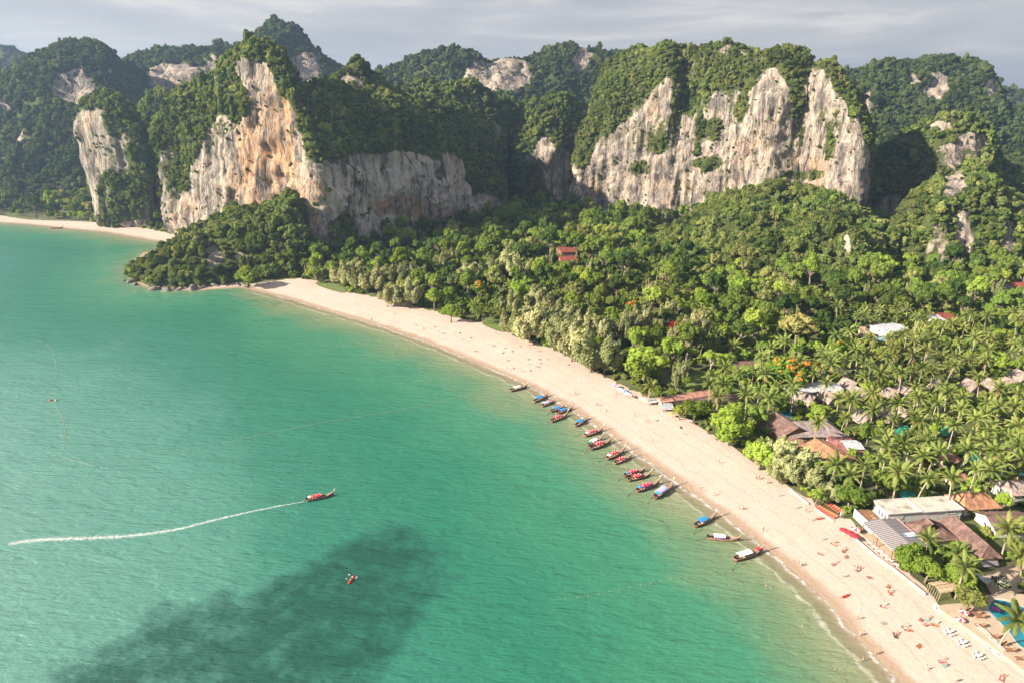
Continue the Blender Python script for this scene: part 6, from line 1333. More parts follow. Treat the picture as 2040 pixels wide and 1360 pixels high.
BOATS = [((1016, 780), (1050, 770), 'white', None, 'white', None, 'longtail boat with white canopy, furthest up the bay in the moored row', 0),
 ((1063, 802), (1090, 788), 'blue', None, 'red', None, 'longtail boat with vivid blue canopy, second from the far end of the row', 0),
 ((1080, 810), (1103, 799), 'lavender', None, 'white', None, 'longtail boat with greyish lavender canopy, third from the far end of the row', 0),
 ((1097, 821), (1124, 810), 'blue', None, 'red', None, 'upper of the two blue-roofed longtail boats lying side by side', 0),
 ((1108, 825), (1140, 814), 'blue', 'lavender', 'red', None, 'lower of the two blue-roofed longtail boats lying side by side', 0),
 ((1097, 841), (1130, 827), 'red', None, 'white', None, 'longtail boat with red life jackets on its roof just below the blue-roofed pair', 1),
 ((1146, 850), (1169, 834), 'blue', None, 'red', None, 'lone longtail boat with vivid blue canopy closest to the sand above the red-roofed groups', 0),
 ((1164, 870), (1200, 857), 'red', None, 'white', 'white', 'longtail boat with red roof load and white stern tarp below the lone blue one', 1),
 ((1171, 888), (1200, 873), 'white', None, 'white', 'green', 'longtail boat with pinkish white roof and green stern tarp, upper of a touching pair', 0),
 ((1176, 896), (1216, 880), 'red', None, 'white', None, 'longtail boat with red roof, lower of the pair touching the white-roofed one', 1),
 ((1208, 916), (1243, 898), 'red', None, 'white', 'white', 'longtail boat with red roof and white stern tarp in the middle of the row', 1),
 ((1223, 925), (1257, 910), 'red', None, 'white', None, 'longtail boat with plain red roof just below the middle of the row', 1),
 ((1243, 949), (1284, 937), 'red', None, 'red', 'blue', 'longtail boat with red roof and blue stern tarp, upper of a pair', 1),
 ((1250, 958), (1295, 947), 'red', None, 'white', None, 'longtail boat with red roof, lower of the pair beside the blue stern tarp', 1),
 ((1267, 980), (1312, 962), 'red', 'purple', 'white', 'blue', 'longtail boat with magenta-red roof and dark stern gear left of the lavender one', 1),
 ((1303, 994), (1340, 967), 'lavender', 'blue', 'white', 'blue', 'longtail boat with long lavender canopy and blue side curtain, biggest of the row', 0),
 ((1383, 1050), (1424, 1029), 'blue', None, 'white', None, 'longtail boat with blue canopy and pale upturned prow apart from the row', 0),
 ((1407, 1072), (1472, 1077), 'white', 'purple', 'green', None, 'longtail boat with white canopy and purple curtains, second nearest to the camera', 0),
 ((1461, 1117), (1518, 1098), 'cream', None, 'red', None, 'longtail boat with long cream canopy and red foredeck, nearest to the camera', 0),
 ((609, 998), (664, 986), 'red', None, 'white', 'white', 'red-roofed longtail boat under way far out, trailing a white wake', 1),
 ((92, 456), (134, 455), 'red', None, 'red', None, 'dark reddish longtail boat lying off the far left beach', 0)]
for bi, (A, B, can, cur, rib, tarp, lb, jackets) in enumerate(BOATS):
    a, b_ = Vector(G(*A)), Vector(G(*B)); c = (a + b_) / 2; d = b_ - a; rz = math.atan2(d.y, d.x)
    sc = min(1.15, max(0.85, d.length / 10.3)) if bi < 20 else 1.2
    o = empty('longtail_boat', (c.x, c.y, 0.0), rz, lb, 'boat', 'longtail boats moored off the beach' if bi < 19 else None, sc); o.scale = (sc, sc * 1.1, sc * 1.05)
    link('hull', HULL, o); link('gunwale', GUN, o); link('prow_post', PROW, o); link('bow_ribbons', RIB[rib], o); link('aft_deck', ADECK, o)
    fd = link('fore_deck', FDECK, o)
    if bi == 18: link('painted_prow', simple(lambda b: b.box((3.7, 0, 1.05), (1.5, 0.9, 0.06)), 'painted_prow', m_red), o, (0, 0, 0), (0, -0.12, 0))
    for x in (-2.6, -1.3, 0.0, 1.3): link('bench', BENCH, o, (x, 0, 0))
    link('canopy', CANO[can], o, (0.2, 0, 0), None, (1.25 if can in ('cream', 'lavender') else 1, 1, 1))
    for x in (-2.8, -1.1, 0.6):
        for s in (-1, 1): link('canopy_post', CPOST, o, (x, s * 0.86, 0))
    if cur:
        for s in (-1, 1): link('side_curtain', CURT[cur], o, (0.2, s * 0.93, 0))
    if tarp: link('stern_tarp', TARP[tarp], o)
    if jackets:
        for k in range(14): link('life_jacket', LIFEB if k % 3 else LIFEW, o, (-2.5 + (k % 7) * 0.5 + R_.uniform(-0.1, 0.1), -0.3 + 0.6 * (k // 7) + R_.uniform(-0.12, 0.12), 1.86), (0, 0, R_.uniform(-1, 1)))
    e = link('engine', ENG, o); tz = R_.uniform(-0.35, 0.35)
    if bi not in (0, 1, 20): ts = link('propeller_shaft', TAIL, o, None, (0, 0, tz)); link('propeller', PROP, ts)
# wake
WK = [(607, 998, 0.5), (560, 1006, 0.9), (500, 1018, 1.1), (430, 1034, 1.5), (360, 1052, 1.8), (300, 1062, 2.0), (240, 1068, 2.3), (170, 1071, 2.6), (100, 1073, 2.9), (50, 1077, 2.6), (10, 1084, 2.0)]
V, F = [], []; prevs = []
pts = [Vector(G(p, q, 0.02)) for p, q, w in WK]
fine = []
for i in range(len(pts) - 1):
    for s in range(6): fine.append((pts[i].lerp(pts[i + 1], s / 6), WK[i][2] + (WK[i + 1][2] - WK[i][2]) * s / 6))
for i, (p, w) in enumerate(fine):
    q = fine[min(i + 1, len(fine) - 1)][0] - fine[max(i - 1, 0)][0]; nn_ = Vector((-q.y, q.x, 0)).normalized()
    for s in (-1, -0.5, 0, 0.5, 1): V.append(tuple(p + nn_ * s * w * 0.7))
for i in range(len(fine) - 1):
    for k in range(4): F.append((i * 5 + k, i * 5 + k + 1, i * 5 + k + 6, i * 5 + k + 5))
mw = bpy.data.materials.new('wake_foam'); mw.use_nodes = True; t = mw.node_tree; b = t.nodes['Principled BSDF']; b.inputs['Base Color'].default_value = (0.46, 0.54, 0.52, 1); b.inputs['Roughness'].default_value = 0.7
geo = N(t, 'ShaderNodeNewGeometry'); n1 = N(t, 'ShaderNodeTexNoise'); n1.inputs['Scale'].default_value = 0.9; n1.inputs['Detail'].default_value = 8; n1.inputs['Roughness'].default_value = 0.72; t.links.new(geo.outputs['Position'], n1.inputs['Vector'])
ea = N(t, 'ShaderNodeAttribute', attribute_name='edge'); ad = N(t, 'ShaderNodeMath', operation='MULTIPLY_ADD'); ad.inputs[1].default_value = -0.30; t.links.new(ea.outputs['Fac'], ad.inputs[0]); t.links.new(n1.outputs['Fac'], ad.inputs[2])
mr = N(t, 'ShaderNodeMapRange'); mr.inputs['From Min'].default_value = 0.26; mr.inputs['From Max'].default_value = 0.62; t.links.new(ad.outputs[0], mr.inputs['Value']); t.links.new(mr.outputs['Result'], b.inputs['Alpha'])
me = nmesh('wake', V, F, [mw], True); fattr(me, 'edge', [abs(s) for _ in fine for s in (-1, -0.5, 0, 0.5, 1)])
if me.polygons[0].normal.z < 0: me.flip_normals()
tag(link('wake', me), 'white foam trail behind the moving longtail boat', kind='stuff')
# buoy lines
m_buoy = mat('yellow_float', (0.40, 0.34, 0.14), 0.6); m_rope = mat('rope', (0.40, 0.38, 0.22), 0.8)
BU = simple(lambda b: b.ball((0, 0, 0), 0.13, 0, 6, 4), 'float', m_buoy)
for lb, pts in (('long straight swimming-zone buoy line running towards the first moored boat', [(940, 783), (860, 803), (780, 818), (700, 831), (620, 845), (540, 860), (440, 882)]),
                ('faint short buoy line in open water left of the long straight one', [(370, 890), (330, 900), (280, 910), (225, 923)]),
                ('curving buoy line far out on the left side of the bay', [(92, 684), (107, 705), (113, 735), (107, 765), (97, 795), (113, 812), (124, 830), (129, 860), (127, 890), (124, 910), (155, 918), (190, 928), (175, 945), (168, 956)]),
                ('short faint string of floats in the shallows left of the nearest boats', [(1105, 1194), (1170, 1187), (1240, 1172), (1300, 1160), (1360, 1146)])):
    W3 = [Vector(G(p, q, 0.05)) for p, q in pts]; o = empty('buoy_line', W3[0], 0, lb, 'buoy line'); tot = sum((W3[i + 1] - W3[i]).length for i in range(len(W3) - 1))
    r_b = MB(); r_b.tube([p - W3[0] for p in W3], 0.025 if 'faint string' not in lb else 0.01, 4); r_b.build('rope', m_rope, o)
    sp = max(1.7 if 'faint' not in lb else 3.2, tot / 90); s = 0.0
    for i in range(len(W3) - 1):
        d = (W3[i + 1] - W3[i]).length
        while s < d: link('float', BU, o, W3[i].lerp(W3[i + 1], s / d) - W3[0]); s += sp
        s -= d
for px, py, m, lb in ((101, 797, m_red, 'red buoy beside the bend of the curving buoy line'), (112, 797, m_buoy, 'yellow buoy beside the bend of the curving buoy line')):
    mb = MB(); mb.ball((0, 0, 0), 0.55, 0, 10, 7); mb.tube([(0, 0, 0.4), (0, 0, 0.9)], 0.05, 5); o = mb.build('buoy', m, None, True, loc=G(px, py, 0.15)); tag(o, lb, 'buoy')

# ================================================================ PEOPLE
SKIN = [mat('skin_light', (0.55, 0.34, 0.24), 0.6), mat('skin_tan', (0.36, 0.19, 0.11), 0.6)]
HAIR = [mat('hair_dark', (0.03, 0.02, 0.015), 0.7), mat('hair_fair', (0.30, 0.20, 0.10), 0.7)]
CLO = {k: mat('cloth_' + k, c, 0.85) for k, c in dict(red=(0.5, 0.04, 0.04), black=(0.02, 0.02, 0.025), blue=(0.05, 0.08, 0.45), white=(0.7, 0.7, 0.68), purple=(0.18, 0.10, 0.45), orange=(0.6, 0.2, 0.05)).items()}
def skinned(name, J, E, mats, sub=1):
    me = bpy.data.meshes.new(name); me.from_pydata([j[:3] for j in J], E, []); o = bpy.data.objects.new(name, me); COL.objects.link(o)
    sk = o.modifiers.new('s', 'SKIN'); sk.use_smooth_shade = True
    for i, j in enumerate(J):
        v = me.skin_vertices[0].data[i]; v.radius = (j[3], j[4] if len(j) > 4 else j[3]); v.use_root = (i == 0)
    if sub: o.modifiers.new('u', 'SUBSURF').levels = sub
    dg = bpy.context.evaluated_depsgraph_get(); out_ = bpy.data.meshes.new_from_object(o.evaluated_get(dg)); bpy.data.objects.remove(o); out_.name = name
    out_.materials.clear()
    for m in mats: out_.materials.append(m)
    return out_
def pose(kind):
    """joints: pelvis, chest, neck, head, arms, legs; facing +x"""
    if kind in ('stand', 'walk'):
        st = 0.0 if kind == 'stand' else 0.26
        J = [(0, 0, 0.93, .13, .15), (0, 0, 1.15, .12, .14), (0.01, 0, 1.38, .12, .17), (0.02, 0, 1.49, .055), (0.03, 0, 1.58, .09), (0.03, 0, 1.70, .085)]
        legs = [[(st * s * 0.5, s * 0.09, 0.82, .085), (st * s + 0.03, s * 0.09, 0.48, .06), (st * s * 1.5 - (0.08 if s < 0 and st else 0), s * 0.09, 0.08, .04), (st * s * 1.5 + 0.14, s * 0.10, 0.03, .035)] for s in (-1, 1)]
        arms = [[(0, s * 0.19, 1.40, .055), (-st * s * 0.5, s * 0.25, 1.13, .042), (-st * s * 0.9 + 0.06, s * 0.24, 0.90, .032), (-st * s * 0.95 + 0.08, s * 0.24, 0.84, .03)] for s in (-1, 1)]
    elif kind == 'sit':
        J = [(0, 0, 0.14, .14, .15), (-0.06, 0, 0.36, .12, .14), (-0.12, 0, 0.56, .12, .17), (-0.11, 0, 0.67, .055), (-0.09, 0, 0.76, .09), (-0.08, 0, 0.87, .085)]
        legs = [[(0.14, s * 0.10, 0.16, .085), (0.42, s * 0.13, 0.40, .06), (0.62, s * 0.14, 0.06, .04), (0.74, s * 0.15, 0.04, .035)] for s in (-1, 1)]
        arms = [[(-0.12, s * 0.19, 0.58, .055), (-0.28, s * 0.27, 0.32, .042), (-0.40, s * 0.27, 0.07, .032), (-0.42, s * 0.29, 0.03, .03)] for s in (-1, 1)]
    elif kind == 'lie':
        J = [(0, 0, 0.13, .13, .15), (0.22, 0, 0.13, .11, .14), (0.45, 0, 0.14, .11, .17), (0.56, 0, 0.14, .055), (0.65, 0, 0.14, .09), (0.77, 0, 0.14, .085)]
        legs = [[(-0.12, s * 0.10, 0.11, .085), (-0.48, s * 0.12, 0.14, .06), (-0.86, s * 0.13, 0.06, .04), (-0.92, s * 0.14, 0.14, .035)] for s in (-1, 1)]
        arms = [[(0.45, s * 0.2, 0.12, .055), (0.22, s * 0.34, 0.07, .042), (0.0, s * 0.30, 0.06, .032), (-0.07, s * 0.29, 0.06, .03)] for s in (-1, 1)]
    else:   # swim: shoulders and head out of the water, arms spread
        J = [(-0.4, 0, -0.35, .12, .15), (-0.2, 0, -0.18, .12, .15), (0.0, 0, -0.06, .12, .18), (0.06, 0, 0.06, .055), (0.09, 0, 0.15, .09), (0.09, 0, 0.27, .085)]
        legs = [[(-0.5, s * 0.1, -0.4, .085), (-0.8, s * 0.14, -0.45, .06), (-1.15, s * 0.15, -0.4, .04), (-1.25, s * 0.16, -0.4, .035)] for s in (-1, 1)]
        arms = [[(0.0, s * 0.2, -0.04, .055), (0.2, s * 0.42, -0.06, .042), (0.45, s * 0.40, -0.03, .032), (0.52, s * 0.38, -0.02, .03)] for s in (-1, 1)]
    E = [(0, 1), (1, 2), (2, 3), (3, 4), (4, 5)]; hands = []
    for root, chains in ((0, legs), (2, arms)):
        for ch in chains:
            p = root
            for q in ch: J.append(q); E.append((p, len(J) - 1)); p = len(J) - 1
            if root == 2:
                h = Vector(ch[-1][:3]); d = (h - Vector(ch[-2][:3])).normalized(); sd_ = d.cross(Vector((0, 1, 0.2))).normalized()
                for k in range(5):
                    off = (k - 2) * 0.02; ln_ = (0.05, 0.075, 0.085, 0.075, 0.055)[k]; tip = h + d * ln_ + sd_ * off * (1.7 if k else 2.6); J.append((*tip, 0.0085)); E.append((p, len(J) - 1))
    return J, E, legs, arms
BODY, WEAR, HAIRM = {}, {}, {}
for kd in ('stand', 'walk', 'sit', 'lie', 'swim'):
    J, E, legs, arms = pose(kd)
    for i, m in enumerate(SKIN): 
        if i == 0: BODY[kd, 0] = skinned('body', J, E, [m])
        else: BODY[kd, 1] = BODY[kd, 0].copy(); BODY[kd, 1].materials.clear(); BODY[kd, 1].materials.append(m)
    h, tpv = Vector(J[4][:3]), Vector(J[5][:3]); up = (tpv - h).normalized(); back = Vector((-0.02, 0, 0)) if kd != 'lie' else Vector((0, 0, -0.0))
    for i, m in enumerate(HAIR):
        mb = MB(); c = h + up * 0.075 + back * 1.6; mb.ball(c, (0.11, 0.10, 0.115), 0, 8, 5); HAIRM[kd, i] = mb.mesh('hair', m, True)
    base = None
    for k, m in CLO.items():
        if base is None:
            JJ = [(*J[0][:3], J[0][3] * 1.12, J[0][4] * 1.12), (*[J[0][q] * 0.75 + J[1][q] * 0.25 for q in range(3)], .145, .165)]; EE = [(0, 1)]
            for ch in legs:
                a, c = ch[0], ch[1]; JJ.append((a[0], a[1], a[2], .105)); JJ.append((a[0] * 0.6 + c[0] * 0.4, a[1] * 0.6 + c[1] * 0.4, a[2] * 0.6 + c[2] * 0.4, .10)); EE += [(0, len(JJ) - 2), (len(JJ) - 2, len(JJ) - 1)]
            base = skinned('shorts', JJ, EE, [m]); WEAR[kd, k] = base
        else: q = base.copy(); q.materials.clear(); q.materials.append(m); WEAR[kd, k] = q
PEOPLE = []
def person(kd, px, py, ck=None, z=None, rz=None, label=None, xy=None, s=1.0):
    x, y = xy if xy else G(px, py, 0.8)[:2]
    if z is None: z = gz_at(x, y) if kd != 'swim' else 0.0
    z = max(z, -0.5) if kd != 'swim' else z
    PEOPLE.append(dict(kd=kd, x=x, y=y, z=z, ck=ck or R_.choice(list(CLO)), rz=R_.uniform(0, 6.28) if rz is None else rz, label=label, s=s, sk=int(R_.random() < 0.45), hr=int(R_.random() < 0.4)))
STAND = [(1136, 787), (1145, 786), (1147, 784), (1141, 802), (1224, 792), (1228, 788), (1248, 795), (1188, 807), (1191, 807), (1208, 820), (1264, 830), (1284, 840), (1288, 844), (1361, 869), (1390, 969), (1398, 975), (1422, 984), (1472, 1012), (1478, 1013),
 (1526, 966), (1551, 991), (1584, 1016), (1605, 1024), (1615, 1040), (1520, 1055), (1636, 1078), (1591, 1122), (1595, 1124), (1678, 1149), (1709, 1230), (1713, 1261), (1845, 1332), (1901, 1358), (1506, 958), (1511, 958), (1527, 966), (827, 649), (830, 649), (904, 668), (988, 669), (707, 608), (732, 619),
 (1011, 734), (1040, 739), (876, 664), (912, 698), (745, 648), (1172, 765), (1300, 880), (1432, 925)]
for i, (px, py) in enumerate(STAND): person('walk' if i % 3 else 'stand', px, py)
person('stand', 1745, 1298, 'purple', label='person in purple standing at the edge of the water near the bottom of the photo')
person('stand', 1720, 1311, 'white', label='person with pale wear standing ankle-deep in the sea near the bottom of the photo')
for px, py in ((1477, 1157), (1526, 1154), (1527, 1161), (1537, 1165), (733, 706), (1080, 874), (1075, 875), (1597, 1254), (1632, 1308), (1665, 1328), (1686, 1357), (1354, 1358), (640, 645), (895, 735), (930, 750), (965, 752), (1600, 1240), (1246, 984)): person('swim', px, py)
m_towel = {k: mat('towel_' + k, c, 0.95, 0.15, 3) for k, c in dict(rust=(0.24, 0.09, 0.06), grey=(0.22, 0.20, 0.20), mauve=(0.30, 0.20, 0.22), blue=(0.10, 0.16, 0.30), dark=(0.06, 0.05, 0.06), teal=(0.16, 0.30, 0.30)).items()}
def towel_mesh(m):
    V, F = [], []
    for i in range(7):
        for j in range(5): V.append((-0.95 + i * 0.317, -0.48 + j * 0.24, 0.03 + 0.012 * math.sin(i * 2.1 + j) + 0.008 * math.cos(j * 3.3)))
    for i in range(6):
        for j in range(4): a = i * 5 + j; F.append((a, a + 5, a + 6, a + 1))
    return nmesh('towel', V, F, [m], True)
TOWM = {k: towel_mesh(v) for k, v in m_towel.items()}
TOW = [(844, 653), (867, 651), (885, 664), (917, 664), (939, 673), (921, 676), (984, 689), (1008, 694), (1003, 702), (1021, 700), (1013, 716), (1037, 692), (1054, 716), (1057, 725), (1076, 702), (1077, 717), (1078, 724), (1070, 729), (1074, 731), (1058, 736), (1133, 729), (1024, 731), (949, 697),
 (757, 638), (740, 633), (787, 626), (1092, 717), (1055, 689), (1662, 1084), (1637, 1101), (1681, 1097), (1688, 1108), (1663, 1121), (1707, 1128), (1711, 1134), (1735, 1149), (1774, 1180), (1771, 1168), (1762, 1206), (1765, 1237), (1805, 1249), (1811, 1252), (1785, 1261), (1833, 1283), (1879, 1315), (1886, 1323), (1996, 1353),
 (1837, 1233), (1849, 1234), (1848, 1243), (1865, 1245), (1357, 853), (1310, 838)]
titems = []
for i, (px, py) in enumerate(TOW):
    near = px > 1600; x, y, _ = G(px, py, 1.2); k = 'rust' if (near and i % 3) else R_.choice(list(m_towel)); rz = R_.uniform(0, 3.1); z = gz_at(x, y)
    titems.append((x, y, f"{k} beach towel spread on the sand")); o = link('beach_towel', TOWM[k], None, (x, y, z), (0, 0, rz), 1.15); TREES.append(None); titems[-1] += (o,)
    if i % 4 != 3:
        person('lie' if i % 3 else 'sit', px, py, xy=(x, y), z=z + 0.03, rz=rz)
        if near and i % 2 == 0: person('sit', px, py, xy=(x + 0.8, y + 0.7), z=gz_at(x + .8, y + .7), rz=rz + 1)
for (x, y, w, o), (lb, gp) in zip(titems, autolabel([q[:3] for q in titems], 'beach towels')): tag(o, lb, 'towel', gp or 'towels on the sand')

# ================================================================ THINGS ON THE BEACH
m_kred = mat('red_plastic', (0.62, 0.06, 0.035), 0.35, 0.1, 2); m_kgreen = mat('green_plastic', (0.03, 0.35, 0.10), 0.4); m_korange = mat('orange_plastic', (0.65, 0.30, 0.05), 0.4); m_pink = mat('pink_plastic', (0.65, 0.05, 0.40), 0.5)
def kayak_mesh(m, ln_=3.6, w=0.38):
    xs = np.linspace(-ln_ / 2, ln_ / 2, 13); V, F = [], []; n = 8
    for x in xs:
        t = abs(x) / (ln_ / 2); b_ = w * (1 - t ** 2.4) ** 0.7 + 0.02; up = 0.14 * t ** 3
        for k in range(n): a = 2 * PI * k / n; V.append((x, b_ * math.cos(a), 0.18 + up + (0.14 if math.sin(a) > 0 else 0.17) * math.sin(a) * (1 - 0.5 * t ** 4)))
    for i in range(12):
        for k in range(n): F.append((i * n + k, i * n + (k + 1) % n, (i + 1) * n + (k + 1) % n, (i + 1) * n + k)[::-1])
    F += [tuple(range(n)), tuple(reversed(range(12 * n, 13 * n)))]
    return nmesh('hull', V, F, [m], True)
SEATM = simple(lambda b: [b.box((0, 0, 0.31), (0.62, 0.44, 0.06)), b.box((-0.3, 0, 0.42), (0.06, 0.42, 0.2))], 'seat', m_black)
KMESH = {}
def kayak(px, py, rz, m, label, z=None, paddles=False, group=None, s=1.0, xy=None):
    x, y = xy if xy else G(px, py, 0.8)[:2]; o = empty('kayak', (x, y, gz_at(x, y) if z is None else z), rz, label, 'kayak', group, s)
    if m.name not in KMESH: KMESH[m.name] = kayak_mesh(m)
    link('hull', KMESH[m.name], o); link('seat', SEATM, o, (-0.5, 0, 0)); link('seat', SEATM, o, (0.65, 0, 0)); return o
x0, y0, _ = G(700, 1155); rzk = math.atan2(G(706, 1147)[1] - G(694, 1163)[1], G(706, 1147)[0] - G(694, 1163)[0])
kayak(700, 1155, rzk, m_kred, 'red two-seat kayak being paddled over the dark reef', z=-0.08, s=1.1, xy=(x0, y0))
for k, d in enumerate((-0.45, 0.72)):
    person('sit', 0, 0, ('red', 'orange')[k], xy=(x0 + math.cos(rzk) * d, y0 + math.sin(rzk) * d), z=0.22, rz=rzk, label=('person in red sitting in the rear seat of the paddled kayak', 'person in orange sitting in the front seat of the paddled kayak')[k])
    mb = MB(); mb.tube([(0, -1.1, 0), (0, 1.1, 0)], 0.03, 5)
    pd = empty('paddle', (x0 + math.cos(rzk) * (d + 0.35), y0 + math.sin(rzk) * (d + 0.35), 0.75), rzk + 0.35 - 0.5 * k, ('white-bladed paddle held in the rear seat of the red kayak', 'white-bladed paddle held in the front seat of the red kayak')[k], 'paddle')
    mb.build('shaft', m_black, pd)
    for s in (-1, 1): b2 = MB(); b2.box((0, s * 1.3, 0), (0.04, 0.5, 0.22)); b2.build('blade', m_white, pd)
def dir_px(a, b_): A, B = G(*a), G(*b_); return math.atan2(B[1] - A[1], B[0] - A[0])
kayak(1685, 1185, dir_px((1675, 1189), (1696, 1181)), m_kred, 'bright red kayak lying alone on the sand near the water', s=1.05)
d_r = dir_px((1920, 1255), (1969, 1296))
for k in range(5):
    kayak(1926 + k * 10.2, 1261 + k * 8.5, d_r, m_paleblue, f"pale blue kayak in the line along the beach wall, {['uppermost', 'second from the top', 'middle one', 'fourth from the top', 'lowest of the blue ones'][k]}", group='kayaks lined up at the beach wall', s=0.8)
kayak(1976, 1300, d_r + 0.1, m_kred, 'red kayak near the lower end of the line along the beach wall', s=0.85)
kayak(1984, 1307, d_r - 0.1, m_white, 'white kayak at the lowest end of the line along the beach wall', s=0.95)
for k, (px, py) in enumerate(((1868, 1221), (1874, 1224), (1880, 1229))): kayak(px, py, d_r, m_white, f"white kayak pulled up beside the beach wall below the pergola, {['left', 'middle', 'right'][k]} one", group='white kayaks below the pergola')
for k, (px, py) in enumerate(((1893, 1222), (1899, 1228))): kayak(px, py, d_r, m_white, f"white kayak against the wall steps, {['upper', 'lower'][k]} one", s=0.8, group='white kayaks against the wall steps')
# inflatable raft
x, y, _ = G(1908, 1243, 1); o = empty('inflatable_raft', (x, y, gz_at(x, y)), d_r, 'green and orange inflatable raft lying on the sand by the kayaks', 'raft')
mb = MB(); mb.tube([(2.0 * math.cos(a), 0.9 * math.sin(a), 0.3) for a in np.linspace(0, 2 * PI, 17)], 0.28, 7, cap=False); mb.build('tube', m_kgreen, o, True)
mb = MB(); mb.box((0, 0, 0.25), (2.8, 1.2, 0.2)); mb.build('floor', m_korange, o)
for s in (-0.8, 0.5): mb = MB(); mb.tube([(s, -0.8, 0.5), (s, 0.8, 0.5)], 0.22, 7); mb.build('seat', m_white, o, True)
# plastic chairs and tables
CH_S = simple(lambda b: b.box((0, 0, 0.44), (0.46, 0.46, 0.05)), 'seat', m_white); CH_B = simple(lambda b: b.box((-0.23, 0, 0.68), (0.05, 0.46, 0.46)), 'backrest', m_white); CH_L = simple(lambda b: b.box((0, 0, 0.21), (0.05, 0.05, 0.42)), 'leg', m_white)
TB_T = simple(lambda b: b.tube([(0, 0, 0.70), (0, 0, 0.75)], 0.55, 14), 'tabletop', m_white); TB_L = simple(lambda b: b.box((0, 0, 0.35), (0.06, 0.06, 0.7)), 'leg', m_white)
for ti, (px, py) in enumerate(((1890, 1260), (1916, 1282), (1947, 1308))):
    w = ('upper', 'middle', 'lower')[ti]; x, y, _ = G(px, py, 1.4); z = gz_at(x, y)
    o = empty('plastic_table', (x, y, z), 0.4, f"round white plastic table on the sand, {w} one of the three sets", 'table', 'white table sets on the sand'); link('tabletop', TB_T, o)
    for a in (0.8, 2.4, 3.9, 5.5): link('leg', TB_L, o, (0.36 * math.cos(a), 0.36 * math.sin(a), 0))
    for k in range(6):
        a = k * PI / 3 + 0.3; c = empty('plastic_chair', (x + 1.05 * math.cos(a), y + 1.05 * math.sin(a), z), a + PI, f"white plastic chair at the {w} round table, on its {['right', 'far right', 'far left', 'left', 'near left', 'near right'][k]} side", 'chair', f"chairs round the {w} table")
        link('seat', CH_S, c); link('backrest', CH_B, c)
        for i in (-1, 1):
            for j in (-1, 1): link('leg', CH_L, c, (i * 0.19, j * 0.19, 0))
# loungers
LG_F = simple(lambda b: [b.box((0, s * 0.33, 0.27), (1.95, 0.06, 0.08)) for s in (-1, 1)], 'frame', m_wood); LG_L = simple(lambda b: b.box((0, 0, 0.12), (0.06, 0.06, 0.25)), 'leg', m_wood)
CUSH = {k: simple(lambda b: b.box((-0.3, 0, 0.36), (1.25, 0.64, 0.1)), 'cushion', m) for k, m in (('coral', m_orangered), ('brown', m_wood), ('grey', m_wood_grey))}
BACKR = {k: simple(lambda b: b.box((0.33, 0, 0), (0.68, 0.64, 0.1)), 'backrest', m) for k, m in (('coral', m_orangered), ('brown', m_wood), ('grey', m_wood_grey))}
def lounger(px, py, rz, k, label, group, zoff=0.0, s=1.15, z=None):
    x, y, _ = G(px, py, 2.2); o = empty('sun_lounger', (x, y, (gz_at(x, y) if z is None else z) + zoff), rz, label, 'sun lounger', group, s)
    link('frame', LG_F, o); link('cushion', CUSH[k], o); link('backrest', BACKR[k], o, (0.3, 0, 0.4), (0, -0.6, 0))
    for i in (-0.85, 0.85):
        for j in (-0.3, 0.3): link('leg', LG_L, o, (i, j, 0))
    return o
rw = dir_px((1626, 1010), (1664, 1030))
for k in range(8): lounger(1629 + k * 4.9, 1009.5 + k * 2.8, rw + 1.45, 'coral', f"coral-cushioned lounger on the sand terrace, {['first', 'second', 'third', 'fourth', 'fifth', 'sixth', 'seventh', 'last'][k]} of the front row from the left", 'front row of coral loungers')
for k in range(6): lounger(1649 + k * 4.8, 1002.5 + k * 3.2, rw + 1.45, 'coral', f"coral-cushioned lounger in the back row under the trees, {['first', 'second', 'third', 'fourth', 'fifth', 'last'][k]} from the left", 'back row of coral loungers')
lounger(1632, 1030, rw + 1.2, 'coral', 'single coral lounger out in front of the low terrace wall', None)
for k, (px, py) in enumerate(((1943, 1226), (1952, 1232), (1952, 1250), (1979, 1272), (1995, 1287), (2012, 1299), (2032, 1316), (1925, 1220))):
    lounger(px, py, d_r + 1.2, 'brown', f"brown wooden lounger on the pool deck, {['upper left', 'beside the upper left pair', 'in front of the pool bend', 'above the middle of the railing', 'at the lower part of the railing', 'under the leaning palm', 'nearest the bottom right corner', 'by the umbrellas at the deck end'][k]}", 'wooden loungers on the pool deck', z=pz, s=1.3)
# seawalls
def wall_run(name, label, pts, h, th, m, dz=0.0, cat='wall', base=None):
    W3 = [Vector(G(p, q, 1.8)) for p, q in pts]; mb = MB()
    for a, b_ in zip(W3[:-1], W3[1:]):
        c = (a + b_) / 2; d = b_ - a; z = (gz_at(c.x, c.y) if base is None else base) + dz; mb.box((c.x, c.y, z + h / 2 - 0.3), (d.length + th * 0.98, th, h + 0.6), math.atan2(d.y, d.x))
    o = mb.build(name, m); tag(o, label, cat); return o
m_wallsand = mat('sandstone_wall', (0.52, 0.42, 0.33), 0.95, 0.15, 1.5, 0.03, 5)
wall_run('seawall', 'long low pale wall between the pool deck and the sand', [(1862, 1205), (1890, 1222), (1920, 1246), (1940, 1262), (1965, 1282), (1990, 1301), (2025, 1327), (2070, 1362)], 0.9, 0.35, m_wallsand)
wall_run('beach_wall', 'low beach wall in front of the slatted pavilion down to the pergola', [(1706, 1075), (1740, 1104), (1780, 1133), (1815, 1161), (1843, 1184)], 0.7, 0.3, m_wallsand)
wall_run('low_wall', 'short low wall under the yellow-green tree beside the feathery clump', [(1575, 976), (1594, 991), (1610, 1004)], 0.6, 0.3, m_wall)
wall_run('low_wall', 'low white wall in front of the coral loungers', [(1624, 1013), (1642, 1026), (1660, 1038)], 0.5, 0.25, m_wall)
